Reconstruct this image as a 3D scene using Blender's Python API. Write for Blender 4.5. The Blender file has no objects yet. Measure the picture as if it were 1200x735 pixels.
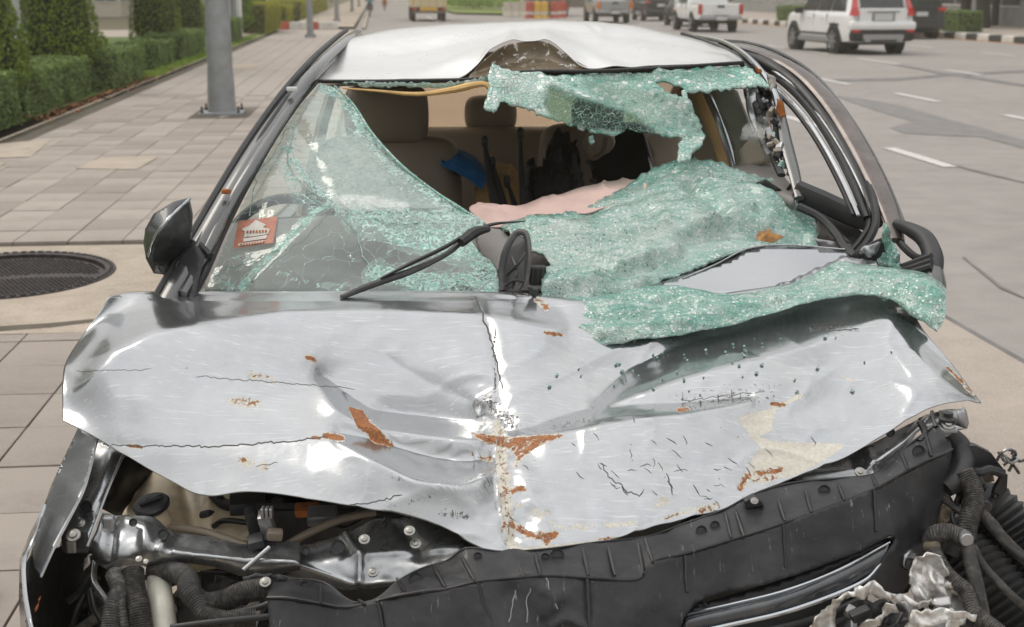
import bpy, bmesh, math, random
import numpy as np
from mathutils import Vector, Matrix, Euler, geometry
random.seed(7); rng = np.random.default_rng(7)
SC = bpy.context.scene
COL = SC.collection
PI = math.pi
# ---------------------------------------------------------------- camera
FP = 1600.0                      # focal length in photo pixels (photo 1200 x 735)
CH = 1.67                        # camera height
TILT = math.atan(379/FP)
YAW = math.atan(160*math.cos(TILT)/FP)      # the street runs a little to the left of the view
cam_d = bpy.data.cameras.new('camera'); cam = bpy.data.objects.new('camera', cam_d); COL.objects.link(cam)
cam.location = (0, 0, CH); cam.rotation_euler = (PI/2-TILT, 0, 0)
cam_d.sensor_fit = 'HORIZONTAL'; cam_d.sensor_width = 36; cam_d.lens = 36*FP/1200
cam_d.clip_start = .05; cam_d.clip_end = 3000
cam_d.dof.use_dof = True; cam_d.dof.focus_distance = 3.0; cam_d.dof.aperture_fstop = 6.5
SC.camera = cam
# ---------------------------------------------------------------- sky, sun, exposure
SUN_EL, SUN_AZ = 52, -62         # azimuth from +Y (ahead), negative to the left
wd = bpy.data.worlds.new('World'); SC.world = wd; wd.use_nodes = True
wt = wd.node_tree; wt.nodes.clear()
wo = wt.nodes.new('ShaderNodeOutputWorld'); bg = wt.nodes.new('ShaderNodeBackground')
sky = wt.nodes.new('ShaderNodeTexSky'); sky.sky_type = 'NISHITA'; sky.sun_disc = False
sky.sun_elevation = math.radians(SUN_EL); sky.sun_rotation = math.radians(SUN_AZ)
sky.air_density = 1.0; sky.dust_density = 2.0
tc = wt.nodes.new('ShaderNodeTexCoord'); mp = wt.nodes.new('ShaderNodeMapping'); mp.inputs['Scale'].default_value = (1, 1, 2.6)
nz = wt.nodes.new('ShaderNodeTexNoise'); nz.inputs['Scale'].default_value = 1.6; nz.inputs['Detail'].default_value = 6; nz.inputs['Roughness'].default_value = .55
cr = wt.nodes.new('ShaderNodeValToRGB'); cr.color_ramp.elements[0].position = .33; cr.color_ramp.elements[1].position = .68
cr.color_ramp.elements[0].color = (7.2, 7.3, 7.4, 1); cr.color_ramp.elements[1].color = (11.2, 11.0, 10.7, 1)
mx = wt.nodes.new('ShaderNodeMix'); mx.data_type = 'RGBA'; mx.inputs[0].default_value = .86
wt.links.new(tc.outputs['Generated'], mp.inputs[0]); wt.links.new(mp.outputs[0], nz.inputs['Vector'])
wt.links.new(nz.outputs['Fac'], cr.inputs[0]); wt.links.new(sky.outputs[0], mx.inputs[6]); wt.links.new(cr.outputs[0], mx.inputs[7])
# an overcast sky is about a third as bright at the horizon as overhead
sp = wt.nodes.new('ShaderNodeSeparateXYZ'); wt.links.new(tc.outputs['Generated'], sp.inputs[0])
mr = wt.nodes.new('ShaderNodeMapRange'); mr.inputs[1].default_value = 0; mr.inputs[2].default_value = 1; mr.inputs[3].default_value = .36; mr.inputs[4].default_value = 1.38; wt.links.new(sp.outputs[2], mr.inputs[0])
ml = wt.nodes.new('ShaderNodeVectorMath'); ml.operation = 'SCALE'; wt.links.new(mx.outputs[2], ml.inputs[0]); wt.links.new(mr.outputs[0], ml.inputs['Scale'])
wt.links.new(ml.outputs[0], bg.inputs[0]); bg.inputs[1].default_value = .1; wt.links.new(bg.outputs[0], wo.inputs[0])
sl = bpy.data.lights.new('sun', 'SUN'); sun = bpy.data.objects.new('sun', sl); COL.objects.link(sun)
sl.energy = .9; sl.angle = math.radians(30); sl.color = (1, .93, .82)
sun.rotation_euler = Vector((-math.sin(math.radians(SUN_AZ))*math.cos(math.radians(SUN_EL)), -math.cos(math.radians(SUN_AZ))*math.cos(math.radians(SUN_EL)), -math.sin(math.radians(SUN_EL)))).to_track_quat('-Z', 'Y').to_euler()
sun.location = (0, 0, 30)
SC.view_settings.view_transform = 'Standard'; SC.view_settings.look = 'None'; SC.view_settings.gamma = 1
SC.view_settings.exposure = 0.44
SC.cycles.max_bounces = 8; SC.cycles.transparent_max_bounces = 16
# ---------------------------------------------------------------- coordinates
def ray(px, py):
    b = (367-py)/FP; c = (px-600)/FP
    return c, math.cos(TILT)+b*math.sin(TILT), -math.sin(TILT)+b*math.cos(TILT)
def P(px, py, Y):
    x, y, z = ray(px, py); k = Y/y; return Vector((x*k, Y, CH+z*k))
def W(r, s, z=0.0):
    return Vector((r*math.cos(YAW)-s*math.sin(YAW), r*math.sin(YAW)+s*math.cos(YAW), z))
def RS(px, py, z=0.0):
    x, y, zz = ray(px, py); k = (z-CH)/zz; x *= k; y *= k
    return x*math.cos(YAW)+y*math.sin(YAW), -x*math.sin(YAW)+y*math.cos(YAW)
def Pn(px, py, Y):
    px = np.asarray(px, float); py = np.asarray(py, float)
    b = (367-py)/FP; c = (px-600)/FP
    y = math.cos(TILT)+b*math.sin(TILT); z = -math.sin(TILT)+b*math.cos(TILT); k = Y/y
    return np.stack([c*k, Y+0*c, CH+z*k], -1)
def proj(V):
    V = np.asarray(V); d = V-np.array([0, 0, CH])
    fw = d[..., 1]*math.cos(TILT)-d[..., 2]*math.sin(TILT); up = d[..., 1]*math.sin(TILT)+d[..., 2]*math.cos(TILT)
    return 600+FP*d[..., 0]/fw, 367-FP*up/fw
# ---------------------------------------------------------------- noise
_lat = rng.random((64, 64))
def vnoise(x, y, seed=0):
    x = np.asarray(x, float)+seed*7.31; y = np.asarray(y, float)+seed*3.17
    xi = np.floor(x).astype(int); yi = np.floor(y).astype(int); fx = x-xi; fy = y-yi
    fx = fx*fx*(3-2*fx); fy = fy*fy*(3-2*fy)
    g = lambda a, b: _lat[a % 64, b % 64]
    return (g(xi, yi)*(1-fx)+g(xi+1, yi)*fx)*(1-fy)+(g(xi, yi+1)*(1-fx)+g(xi+1, yi+1)*fx)*fy*1.0
def fbm(x, y, seed=0, o=4):
    v = 0; a = .5
    for i in range(o):
        v = v+a*(vnoise(x*2**i, y*2**i, seed+i*5)-.5); a *= .5
    return v*2
# ---------------------------------------------------------------- objects
def tag(o, label=None, cat=None, group=None, kind=None):
    if label: o['label'] = label
    if cat: o['category'] = cat
    if group: o['group'] = group
    if kind: o['kind'] = kind
    return o
def link(name, me, parent=None):
    o = bpy.data.objects.new(name, me); COL.objects.link(o)
    if parent is not None:
        o.parent = parent
        if parent.get('world_space'): o.matrix_parent_inverse = Matrix.Translation(parent.location).inverted()
    return o
def empty(name, loc=(0, 0, 0), rz=0.0, label=None, cat=None, group=None):
    o = bpy.data.objects.new(name, None); COL.objects.link(o); o.location = loc; o.rotation_euler = (0, 0, rz)
    o.empty_display_size = .2
    return tag(o, label, cat, group)
def mk(name, V, F, mat, parent=None, smooth=False, attrs=None, thick=0, mats=None, sharp=None, fmat=None):
    me = bpy.data.meshes.new(name)
    V = np.asarray(V, np.float32)
    if isinstance(F, np.ndarray):
        n, k = F.shape
        me.vertices.add(len(V)); me.vertices.foreach_set('co', V.ravel())
        me.loops.add(n*k); me.loops.foreach_set('vertex_index', F.astype(np.int32).ravel())
        me.polygons.add(n); me.polygons.foreach_set('loop_start', np.arange(0, n*k, k, dtype=np.int32))
        try: me.polygons.foreach_set('loop_total', np.full(n, k, np.int32))
        except Exception: pass
        me.update(calc_edges=True)
    else:
        me.from_pydata([tuple(v) for v in V.tolist()], [], [tuple(f) for f in F])
    me.validate()
    if attrs:
        for kx, a in attrs.items():
            at = me.attributes.new(kx, 'FLOAT', 'POINT'); at.data.foreach_set('value', np.asarray(a, np.float32).ravel())
    for m in (mats or [mat]): me.materials.append(m)
    if fmat is not None and len(fmat) == len(me.polygons): me.polygons.foreach_set('material_index', np.asarray(fmat, np.int32))
    if smooth:
        me.polygons.foreach_set('use_smooth', np.ones(len(me.polygons), bool))
        if sharp: me.set_sharp_from_angle(angle=math.radians(sharp))
    o = link(name, me, parent)
    if thick:
        so = o.modifiers.new('thickness', 'SOLIDIFY'); so.thickness = abs(thick); so.offset = -1 if thick > 0 else 1
    return o
class MB:
    """collects shapes into one mesh"""
    def __init__(s): s.v = []; s.f = []
    def add(s, V, F):
        n = len(s.v); s.v += [tuple(map(float, v)) for v in V]; s.f += [tuple(i+n for i in f) for f in F]; return s
    def box(s, c, d, R=None, taper=1.0):
        hx, hy, hz = d[0]/2, d[1]/2, d[2]/2; V = []
        for z in (-hz, hz):
            k = 1 if z < 0 else taper
            for x, y in ((-hx, -hy), (hx, -hy), (hx, hy), (-hx, hy)):
                p = Vector((x*k, y*k, z))
                if R: p = R @ p
                V.append(p+Vector(c))
        return s.add(V, [(3, 2, 1, 0), (4, 5, 6, 7), (0, 1, 5, 4), (1, 2, 6, 5), (2, 3, 7, 6), (3, 0, 4, 7)])
    def rbox(s, c, d, b=.01, R=None):
        """box with chamfered edges"""
        bm = bmesh.new(); bmesh.ops.create_cube(bm, size=1)
        for v in bm.verts: v.co = Vector((v.co.x*d[0], v.co.y*d[1], v.co.z*d[2]))
        bmesh.ops.bevel(bm, geom=bm.edges[:], offset=min(b, min(d)*.45), segments=2, profile=.6, affect='EDGES')
        V = [((R @ v.co) if R else v.co)+Vector(c) for v in bm.verts]
        bm.verts.index_update(); F = [[v.index for v in f.verts] for f in bm.faces]; bm.free()
        return s.add(V, F)
    def tube(s, pts, rad, n=8, closed=False, flat=1.0, up=None, ridges=0):
        pts = [Vector(p) for p in pts]; m = len(pts)
        if not hasattr(rad, '__len__'): rad = [rad]*m
        V = []; prev = None
        for i, p in enumerate(pts):
            t = (pts[min(i+1, m-1)]-pts[max(i-1, 0)])
            t = t.normalized() if t.length > 1e-9 else Vector((0, 0, 1))
            if prev is None:
                a = Vector(up) if up else (Vector((0, 0, 1)) if abs(t.z) < .9 else Vector((1, 0, 0)))
                u = (a-t*a.dot(t)).normalized()
            else:
                u = (prev-t*prev.dot(t))
                u = u.normalized() if u.length > 1e-6 else prev
            prev = u; w = t.cross(u)
            r = rad[i]*(1+(.13 if ridges and (i % 2) else 0))
            for k in range(n):
                an = 2*PI*k/n; V.append(p+u*(math.cos(an)*r*flat)+w*(math.sin(an)*r))
        F = []
        for i in range(m-1):
            for k in range(n):
                F.append((i*n+k, i*n+(k+1) % n, (i+1)*n+(k+1) % n, (i+1)*n+k))
        F.append(tuple(range(n))[::-1]); F.append(tuple((m-1)*n+k for k in range(n)))
        return s.add(V, F)
    def lathe(s, prof, c=(0, 0, 0), n=24, R=None, cap=True):
        V = []; F = []
        for r, z in prof:
            for k in range(n):
                a = 2*PI*k/n; p = Vector((r*math.cos(a), r*math.sin(a), z))
                if R: p = R @ p
                V.append(p+Vector(c))
        m = len(prof)
        for i in range(m-1):
            for k in range(n): F.append((i*n+k, i*n+(k+1) % n, (i+1)*n+(k+1) % n, (i+1)*n+k))
        if cap: F.append(tuple(range(n))[::-1]); F.append(tuple((m-1)*n+k for k in range(n)))
        return s.add(V, F)
    def prism(s, poly, axis, off):
        """poly: 3-D points of one face, extruded by vector off"""
        n = len(poly); V = [Vector(p) for p in poly]+[Vector(p)+Vector(off) for p in poly]
        F = [tuple(range(n))[::-1], tuple(range(n, 2*n))]+[(i, (i+1) % n, n+(i+1) % n, n+i) for i in range(n)]
        return s.add(V, F)
    def build(s, name, mat, parent=None, smooth=None, thick=0):
        o = mk(name, s.v, s.f, mat, parent, smooth=bool(smooth), sharp=(smooth if smooth and smooth > 1 else None), thick=thick)
        bm = bmesh.new(); bm.from_mesh(o.data); bmesh.ops.recalc_face_normals(bm, faces=bm.faces[:]); bm.to_mesh(o.data); bm.free()
        return o
def cr_spline(pts, n):
    """Catmull-Rom through control tuples, n samples, roughly even by control spacing"""
    A = np.asarray(pts, float); m = len(A)
    d = np.r_[0, np.cumsum(np.linalg.norm(np.diff(A[:, :2], axis=0), axis=1)+1e-6)]; t = np.linspace(0, d[-1], n)
    i = np.clip(np.searchsorted(d, t, side='right')-1, 0, m-2)
    u = ((t-d[i])/(d[i+1]-d[i]))[:, None]
    def tang(k):
        k0 = np.clip(k-1, 0, m-1); k1 = np.clip(k+1, 0, m-1)
        return (A[k1]-A[k0])/np.maximum(d[k1]-d[k0], 1e-6)[:, None]
    L = (d[i+1]-d[i])[:, None]; p0 = A[i]; p1 = A[i+1]; m0 = tang(i)*L; m1 = tang(i+1)*L
    return (2*u**3-3*u**2+1)*p0+(u**3-2*u**2+u)*m0+(-2*u**3+3*u**2)*p1+(u**3-u**2)*m1
def curve3(pts, n=None):
    """photo-pixel+distance control points -> smooth list of 3-D points"""
    C = cr_spline(pts, n or len(pts)*6)
    return [P(c[0], c[1], c[2]) for c in C]
def tubeP(name, pts, r, mat, parent, n=8, k=None, flat=1.0, ridges=0):
    k = k or len(pts)*6
    rr = r
    if hasattr(r, '__len__'): rr = list(np.interp(np.linspace(0, 1, k), np.linspace(0, 1, len(r)), r))
    return MB().tube(curve3(pts, k), rr, n, flat=flat, ridges=ridges).build(name, mat, parent, smooth=40)
def inpoly(x, y, poly):
    x = np.asarray(x); y = np.asarray(y); r = np.zeros(x.shape, bool); n = len(poly)
    for i in range(n):
        x0, y0 = poly[i]; x1, y1 = poly[(i+1) % n]
        if y0 == y1: continue
        c = ((y0 > y) != (y1 > y)) & (x < (x1-x0)*(y-y0)/(y1-y0)+x0); r ^= c
    return r
def segdist(x, y, pts):
    """distance to polyline and parameter along it"""
    x = np.asarray(x, float); y = np.asarray(y, float); best = np.full(x.shape, 1e9); par = np.zeros(x.shape)
    n = len(pts)
    for i in range(n-1):
        ax, ay = pts[i][:2]; bx, by = pts[i+1][:2]; dx, dy = bx-ax, by-ay; L = dx*dx+dy*dy+1e-9
        t = np.clip(((x-ax)*dx+(y-ay)*dy)/L, 0, 1); d = np.hypot(x-ax-t*dx, y-ay-t*dy)
        m = d < best; best = np.where(m, d, best); par = np.where(m, (i+t)/(n-1), par)
    return best, par
def tps(ctrl):
    """thin-plate spline through (px,py,value) -> function"""
    C = np.asarray(ctrl, float); X = C[:, :2]/300.0; n = len(C)
    U = lambda r2: np.where(r2 > 0, .5*r2*np.log(r2+1e-12), 0)
    K = U(((X[:, None]-X[None])**2).sum(-1))+np.eye(n)*1e-4; Pm = np.c_[np.ones(n), X]
    A = np.block([[K, Pm], [Pm.T, np.zeros((3, 3))]]); w = np.linalg.solve(A, np.r_[C[:, 2], 0, 0, 0])
    def f(px, py):
        q = np.stack([np.asarray(px, float), np.asarray(py, float)], -1)/300.0
        sh = q.shape[:-1]; q = q.reshape(-1, 2)
        k = U(((q[:, None]-X[None])**2).sum(-1))
        return (k @ w[:n]+w[n]+q @ w[n+1:]).reshape(sh)
    return f
def resample(poly, step, jag=0, closed=True, seed=0):
    out = []; n = len(poly); rr = np.random.default_rng(seed+11)
    for i in range(n if closed else n-1):
        a = np.array(poly[i][:2], float); b = np.array(poly[(i+1) % n][:2], float); L = np.linalg.norm(b-a); k = max(1, int(L/step))
        for j in range(k):
            p = a+(b-a)*j/k
            if jag: p = p+rr.normal(0, jag, 2)
            out.append(tuple(p))
    return out
def sheetpoly(name, poly, depth, res, mat, parent=None, disp=None, thick=.002, jag=0, holes=(), attrs=None, smooth=True, seed=0, flat_shade=False):
    """A clean-edged surface: outline in photo pixels, real distance from depth(px,py)."""
    bd = resample(poly, res, jag, seed=seed); hb = [resample(h, res, jag, seed=seed+3) for h in holes]
    A = np.array(bd); x0, y0 = A.min(0); x1, y1 = A.max(0)
    gx, gy = np.meshgrid(np.arange(x0, x1, res), np.arange(y0, y1, res*.87))
    gx = gx+(np.arange(gx.shape[0])[:, None] % 2)*res*.5; gx = gx.ravel(); gy = gy.ravel()
    keep = inpoly(gx, gy, bd)
    dd, _ = segdist(gx, gy, bd+[bd[0]]); keep &= dd > res*.45
    for h in hb:
        keep &= ~inpoly(gx, gy, h); dd, _ = segdist(gx, gy, h+[h[0]]); keep &= dd > res*.45
    pts = list(bd); edges = [(i, (i+1) % len(bd)) for i in range(len(bd))]
    for h in hb:
        n0 = len(pts); pts += h; edges += [(n0+i, n0+(i+1) % len(h)) for i in range(len(h))]
    pts += list(zip(gx[keep], gy[keep]))
    V2, E2, F2, *_ = geometry.delaunay_2d_cdt([Vector((float(a), float(b))) for a, b in pts], edges, [], 0, 1e-5)
    v2 = np.array([tuple(v) for v in V2]); F = np.array([f for f in F2 if len(f) == 3])
    c = v2[F].mean(1); ok = inpoly(c[:, 0], c[:, 1], bd)
    for h in hb: ok &= ~inpoly(c[:, 0], c[:, 1], h)
    F = F[ok]
    Y = depth(v2[:, 0], v2[:, 1]); V = Pn(v2[:, 0], v2[:, 1], Y)
    if disp is not None: V = V+disp(v2[:, 0], v2[:, 1])
    # faces towards the camera
    a, b, cc = V[F[:, 0]], V[F[:, 1]], V[F[:, 2]]; nn = np.cross(b-a, cc-a)
    if (nn*((a+b+cc)/3-np.array([0, 0, CH]))).sum() > 0: F = F[:, ::-1].copy()
    at = {k: g(v2[:, 0], v2[:, 1]) for k, g in attrs.items()} if attrs else None
    return mk(name, V, F, mat, parent, smooth=smooth and not flat_shade, attrs=at, thick=thick)
def gridsheet(name, rows, nu, nv, mat, parent=None, disp=None, thick=.002, attrs=None, smooth=True, fit=0):
    """rows: list (far to near) of polylines of (px,py,Y); lofted smoothly through them"""
    R = np.array([cr_spline(r, nu) for r in rows]); R3 = Pn(R[..., 0], R[..., 1], R[..., 2])
    m = len(rows); t = np.linspace(0, m-1, nv); i = np.clip(np.floor(t).astype(int), 0, m-2); u = (t-i)[:, None, None]
    g = lambda k: R3[np.clip(k, 0, m-1)]
    p0, p1 = g(i), g(i+1); m0 = (g(i+1)-g(i-1))/2; m1 = (g(i+2)-g(i))/2
    V = (2*u**3-3*u**2+1)*p0+(u**3-2*u**2+u)*m0+(-2*u**3+3*u**2)*p1+(u**3-u**2)*m1
    px, py = proj(V)
    if disp is not None:
        V0 = V; qx, qy = px, py
        for _ in range(fit):       # so that each dent ends where it was laid out
            nx, ny = proj(V0+disp(qx, qy)); qx = .5*(qx+nx); qy = .5*(qy+ny)
        V = V0+disp(qx, qy)
        if fit: px, py = proj(V)
    V = V.reshape(-1, 3); ii = np.arange(nv-1)[:, None]*nu+np.arange(nu-1)[None]
    F = np.stack([ii, ii+nu, ii+nu+1, ii+1], -1).reshape(-1, 4)
    at = {k: q(px, py).ravel() for k, q in attrs.items()} if attrs else None
    a, b, c = V[F[:, 0]], V[F[:, 1]], V[F[:, 2]]; nn = np.cross(b-a, c-a)
    if (nn*(a-np.array([0, 0, CH]))).sum() > 0: F = F[:, ::-1].copy()
    return mk(name, V, F, mat, parent, smooth=smooth, attrs=at, thick=thick)
def copy_tree(o, parent=None):
    c = o.copy(); COL.objects.link(c); c.parent = parent
    for ch in list(o.children): copy_tree(ch, c)
    return c
# ---------------------------------------------------------------- materials
class NT:
    def __init__(s, name):
        s.m = bpy.data.materials.new(name); s.m.use_nodes = True; s.t = s.m.node_tree; s.t.nodes.clear()
        s.out = s.t.nodes.new('ShaderNodeOutputMaterial')
    def n(s, typ, ins=None, **kw):
        nd = s.t.nodes.new('ShaderNode'+typ)
        for k, v in kw.items(): setattr(nd, k, v)
        for k, v in (ins or {}).items(): s.set(nd, k, v)
        return nd
    def set(s, nd, k, v):
        if isinstance(v, bpy.types.NodeSocket): s.t.links.new(v, nd.inputs[k])
        elif hasattr(v, 'outputs'): s.t.links.new(v.outputs[0], nd.inputs[k])
        else:
            if isinstance(v, tuple) and len(v) == 3 and nd.inputs[k].type == 'RGBA': v = (*v, 1)
            nd.inputs[k].default_value = v
    def co(s, kind='Object'): return s.n('TexCoord').outputs[kind]
    def noise(s, scale, detail=4, rough=.55, vec=None, dist=0):
        return s.n('TexNoise', {'Vector': vec or s.co(), 'Scale': scale, 'Detail': detail, 'Roughness': rough, 'Distortion': dist}).outputs['Fac']
    def math(s, op, a, b=None, c=None, clamp=False):
        nd = s.n('Math', {0: a}, operation=op, use_clamp=clamp)
        if b is not None: s.set(nd, 1, b)
        if c is not None: s.set(nd, 2, c)
        return nd.outputs[0]
    def ramp(s, fac, a, b, ca=(0, 0, 0), cb=(1, 1, 1)):
        nd = s.n('ValToRGB', {0: fac}); e = nd.color_ramp.elements; e[0].position = a; e[1].position = b; e[0].color = (*ca, 1); e[1].color = (*cb, 1)
        return nd.outputs[0]
    def mix(s, f, a, b, blend='MIX'):
        nd = s.n('Mix', None, data_type='RGBA', blend_type=blend); s.set(nd, 0, f); s.set(nd, 6, a); s.set(nd, 7, b); return nd.outputs[2]
    def mixs(s, f, a, b):
        nd = s.n('MixShader'); s.set(nd, 0, f); s.set(nd, 1, a); s.set(nd, 2, b); return nd.outputs[0]
    def attr(s, name): return s.n('Attribute', None, attribute_name=name).outputs['Fac']
    def bump(s, h, strength=.3, dist=.01, normal=None):
        nd = s.n('Bump', {'Strength': strength, 'Distance': dist, 'Height': h})
        if normal is not None: s.set(nd, 'Normal', normal)
        return nd.outputs[0]
    def bsdf(s, **kw):
        nd = s.t.nodes.new('ShaderNodeBsdfPrincipled')
        mp = dict(color='Base Color', rough='Roughness', metal='Metallic', normal='Normal', coat='Coat Weight', coatr='Coat Roughness', spec='Specular IOR Level', trans='Transmission Weight', alpha='Alpha', emit='Emission Color', estr='Emission Strength', ior='IOR', sheen='Sheen Weight', sss='Subsurface Weight')
        for k, v in kw.items(): s.set(nd, mp[k], v)
        return nd.outputs[0]
    def done(s, sh): s.t.links.new(sh, s.out.inputs[0]); return s.m
def simple(name, col, rough=.5, metal=0, var=.25, vs=8, bump=.15, bs=60, bd=.002, coat=0, spec=.5, dust=None):
    t = NT(name); a = tuple(c*(1-var) for c in col); b = tuple(min(1, c*(1+var)) for c in col)
    c = t.mix(t.ramp(t.noise(vs, 5), .3, .7), a, b)
    if dust:
        c = t.mix(t.ramp(t.noise(vs*2.3, 6, .65), .48, .72, (0, 0, 0), (dust[3],)*3), c, dust[:3])
    rr = t.math('MULTIPLY_ADD', t.noise(vs*1.7, 4), .35*min(1, rough*2), rough-.17*min(1, rough*2), clamp=True)
    nm = t.bump(t.noise(bs, 4), bump, bd)
    return t.done(t.bsdf(color=c, rough=rr, metal=metal, normal=nm, coat=coat, spec=spec))
# ================================================================ the setting
def ground_mat(name, ca, cb, sc, rough, bump, stains=.25, agg=True):
    t = NT(name); co = t.co()
    c = t.mix(t.ramp(t.noise(sc, 6, .6), .3, .72), ca, cb)
    c = t.mix(t.ramp(t.noise(.35, 4, .6), .42, .68, (0, 0, 0), (stains,)*3), c, tuple(x*.55 for x in ca))
    if agg:
        c = t.mix(t.ramp(t.noise(160, 2), .42, .62, (0, 0, 0), (.35,)*3), c, tuple(x*1.45 for x in cb))
    return t.done(t.bsdf(color=c, rough=rough, normal=t.bump(t.noise(220, 3), bump, .003), spec=.3))
M = {}
M['road'] = ground_mat('old_asphalt', (.245, .225, .210), (.325, .30, .282), 3.2, .85, .5)
M['gutter'] = ground_mat('gutter_concrete', (.33, .285, .245), (.42, .365, .32), 4, .85, .35)
M['slab'] = ground_mat('slab_concrete', (.31, .26, .205), (.47, .40, .33), 5, .85, .4, .45)
M['earth'] = ground_mat('earth', (.10, .09, .06), (.16, .14, .09), 4, .95, .6)
M['grout'] = ground_mat('tile_joint', (.07, .06, .05), (.15, .13, .10), 9, .95, .6)
M['tar'] = simple('bitumen', (.17, .16, .155), .7, var=.3, vs=3)
M['wet'] = simple('dark_stain_asphalt', (.195, .184, .178), .7, var=.15, vs=5, bump=.3, bs=200)
M['line'] = simple('worn_road_paint', (.62, .60, .57), .7, var=.12, vs=30, bump=.2, bs=150, dust=(.25, .23, .21, .8))
t = NT('paving_tile'); oi = t.n('ObjectInfo').outputs['Random']
c = t.mix(oi, (.245, .208, .182), (.385, .335, .297)); c = t.mix(t.ramp(t.noise(7, 6, .7), .35, .75, (0, 0, 0), (.6,)*3), c, (.37, .325, .285))
c = t.mix(t.ramp(t.noise(2.2, 5, .7), .5, .75, (0, 0, 0), (.5,)*3), c, (.16, .13, .11))
c = t.mix(t.ramp(t.noise(140, 2), .45, .65, (0, 0, 0), (.3,)*3), c, (.42, .37, .33))
M['tile'] = t.done(t.bsdf(color=c, rough=.8, spec=.35, normal=t.bump(t.noise(150, 4), .35, .003)))
def leafmat(name, a, b, c3, tr=.25):
    t = NT(name); g = t.n('NewGeometry').outputs['Random Per Island']
    c = t.mix(g, a, b); c = t.mix(t.ramp(t.noise(2.5, 3), .4, .7), c, c3)
    d = t.bsdf(color=c, rough=.55, spec=.35); tl = t.n('BsdfTranslucent', {'Color': t.mix(.5, c, (.22, .30, .04))})
    return t.done(t.mixs(tr, d, tl.outputs[0]))
M['hedge'] = leafmat('clipped_hedge_leaves', (.09, .16, .045), (.30, .40, .13), (.18, .25, .08))
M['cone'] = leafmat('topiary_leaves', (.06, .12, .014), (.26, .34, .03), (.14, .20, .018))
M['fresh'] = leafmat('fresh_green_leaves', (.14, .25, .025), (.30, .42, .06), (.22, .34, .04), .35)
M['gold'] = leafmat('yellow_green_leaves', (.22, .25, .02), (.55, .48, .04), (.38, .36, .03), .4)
M['tree'] = leafmat('tree_leaves', (.05, .09, .015), (.12, .17, .03), (.08, .12, .02), .3)
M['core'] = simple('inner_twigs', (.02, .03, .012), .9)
M['bark'] = simple('pale_bark', (.30, .24, .19), .9, var=.3, vs=6, bump=.6, bs=30, bd=.01)
M['darkbark'] = simple('dark_bark', (.035, .03, .028), .9, var=.3, vs=6, bump=.6, bs=30, bd=.01)
M['steel'] = simple('galvanised_steel', (.33, .35, .365), .5, .55, var=.18, vs=5, bump=.1, dust=(.30, .28, .25, .5))
M['white'] = simple('white_paint', (.72, .72, .70), .55, var=.08, vs=2, dust=(.5, .48, .44, .4))
M['grey'] = simple('grey_render', (.30, .30, .295), .8, var=.15, vs=2)
M['brown'] = simple('brown_cladding', (.16, .12, .10), .7, var=.2)
M['cream'] = simple('cream_render', (.55, .50, .42), .8, var=.12)
M['tower'] = simple('added_tower_dark', (.07, .085, .09), .35, .2, var=.3, vs=.05)
M['dark'] = simple('dark_opening', (.02, .02, .022), .35, var=.3)
M['black'] = simple('black_kerb_paint', (.035, .035, .035), .7, var=.3, dust=(.2, .19, .17, .5))
M['kerbw'] = simple('white_kerb_paint', (.66, .64, .60), .7, var=.15, dust=(.3, .28, .25, .6))
M['red'] = simple('red_kerb_paint', (.45, .08, .05), .6, var=.15)
M['orange'] = simple('orange_line_paint', (.48, .27, .13), .7, var=.2)
M['yellow'] = simple('yellow_plastic', (.70, .42, .06), .45, var=.12)
M['teal'] = simple('teal_rail_paint', (.05, .16, .17), .5)
M['iron'] = simple('cast_iron', (.04, .034, .036), .55, .4, var=.35, vs=12, bump=.5, bs=90, dust=(.17, .14, .125, .5))

def sheet(name, poly, z, mat, kind='structure', parent=None):
    V = [tuple(W(r, s, z)) for r, s in poly]
    o = mk(name, V, [tuple(range(len(V)))], mat, parent)
    if o.data.polygons[0].normal.z < 0: o.data.flip_normals()
    if kind: o['kind'] = kind
    return o
def px_sheet(name, pts, z, mat):
    return sheet(name, [RS(x, y, z) for x, y in pts], z, mat)
sheet('ground', [(-900, -300), (900, -300), (900, 1500), (-900, 1500)], -.03, M['earth'])
sheet('road', [(-.9, -12), (40, -12), (40, 420), (-.9, 420)], 0, M['road'])
sheet('gutter_strip', [(-.9, -12), (2.92, -12), (2.92, 46), (-.9, 46)], .004, M['gutter'])
sheet('joint_line', [(2.92, -12), (2.955, -12), (2.955, 46), (2.92, 46)], .005, M['tar'])
for r, s0, s1 in [(5.5, 12.7, 14.35), (5.5, 8.8, 10.4), (5.5, 16.6, 18.2), (5.5, 20.5, 22.1), (8.55, 16.4, 18.1), (8.55, 20.4, 22.15), (8.5, 24.3, 26), (8.5, 28.2, 30), (8.5, 34, 38), (12.1, 22.8, 24.5), (12.12, 26.8, 28.6), (12, 31, 33.8), (12, 36, 37.8), (12, 40, 42), (16.5, 34.6, 36.6), (16.5, 40, 42), (3.3, 62, 66), (3.3, 74, 90), (16.4, 30.2, 32), (12, 44, 46), (5.6, 60, 62), (5.6, 66, 68)]:
    sheet('lane_marking', [(r-.075, s0), (r+.075, s0), (r+.075, s1), (r-.075, s1)], .008, M['line'])
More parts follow.
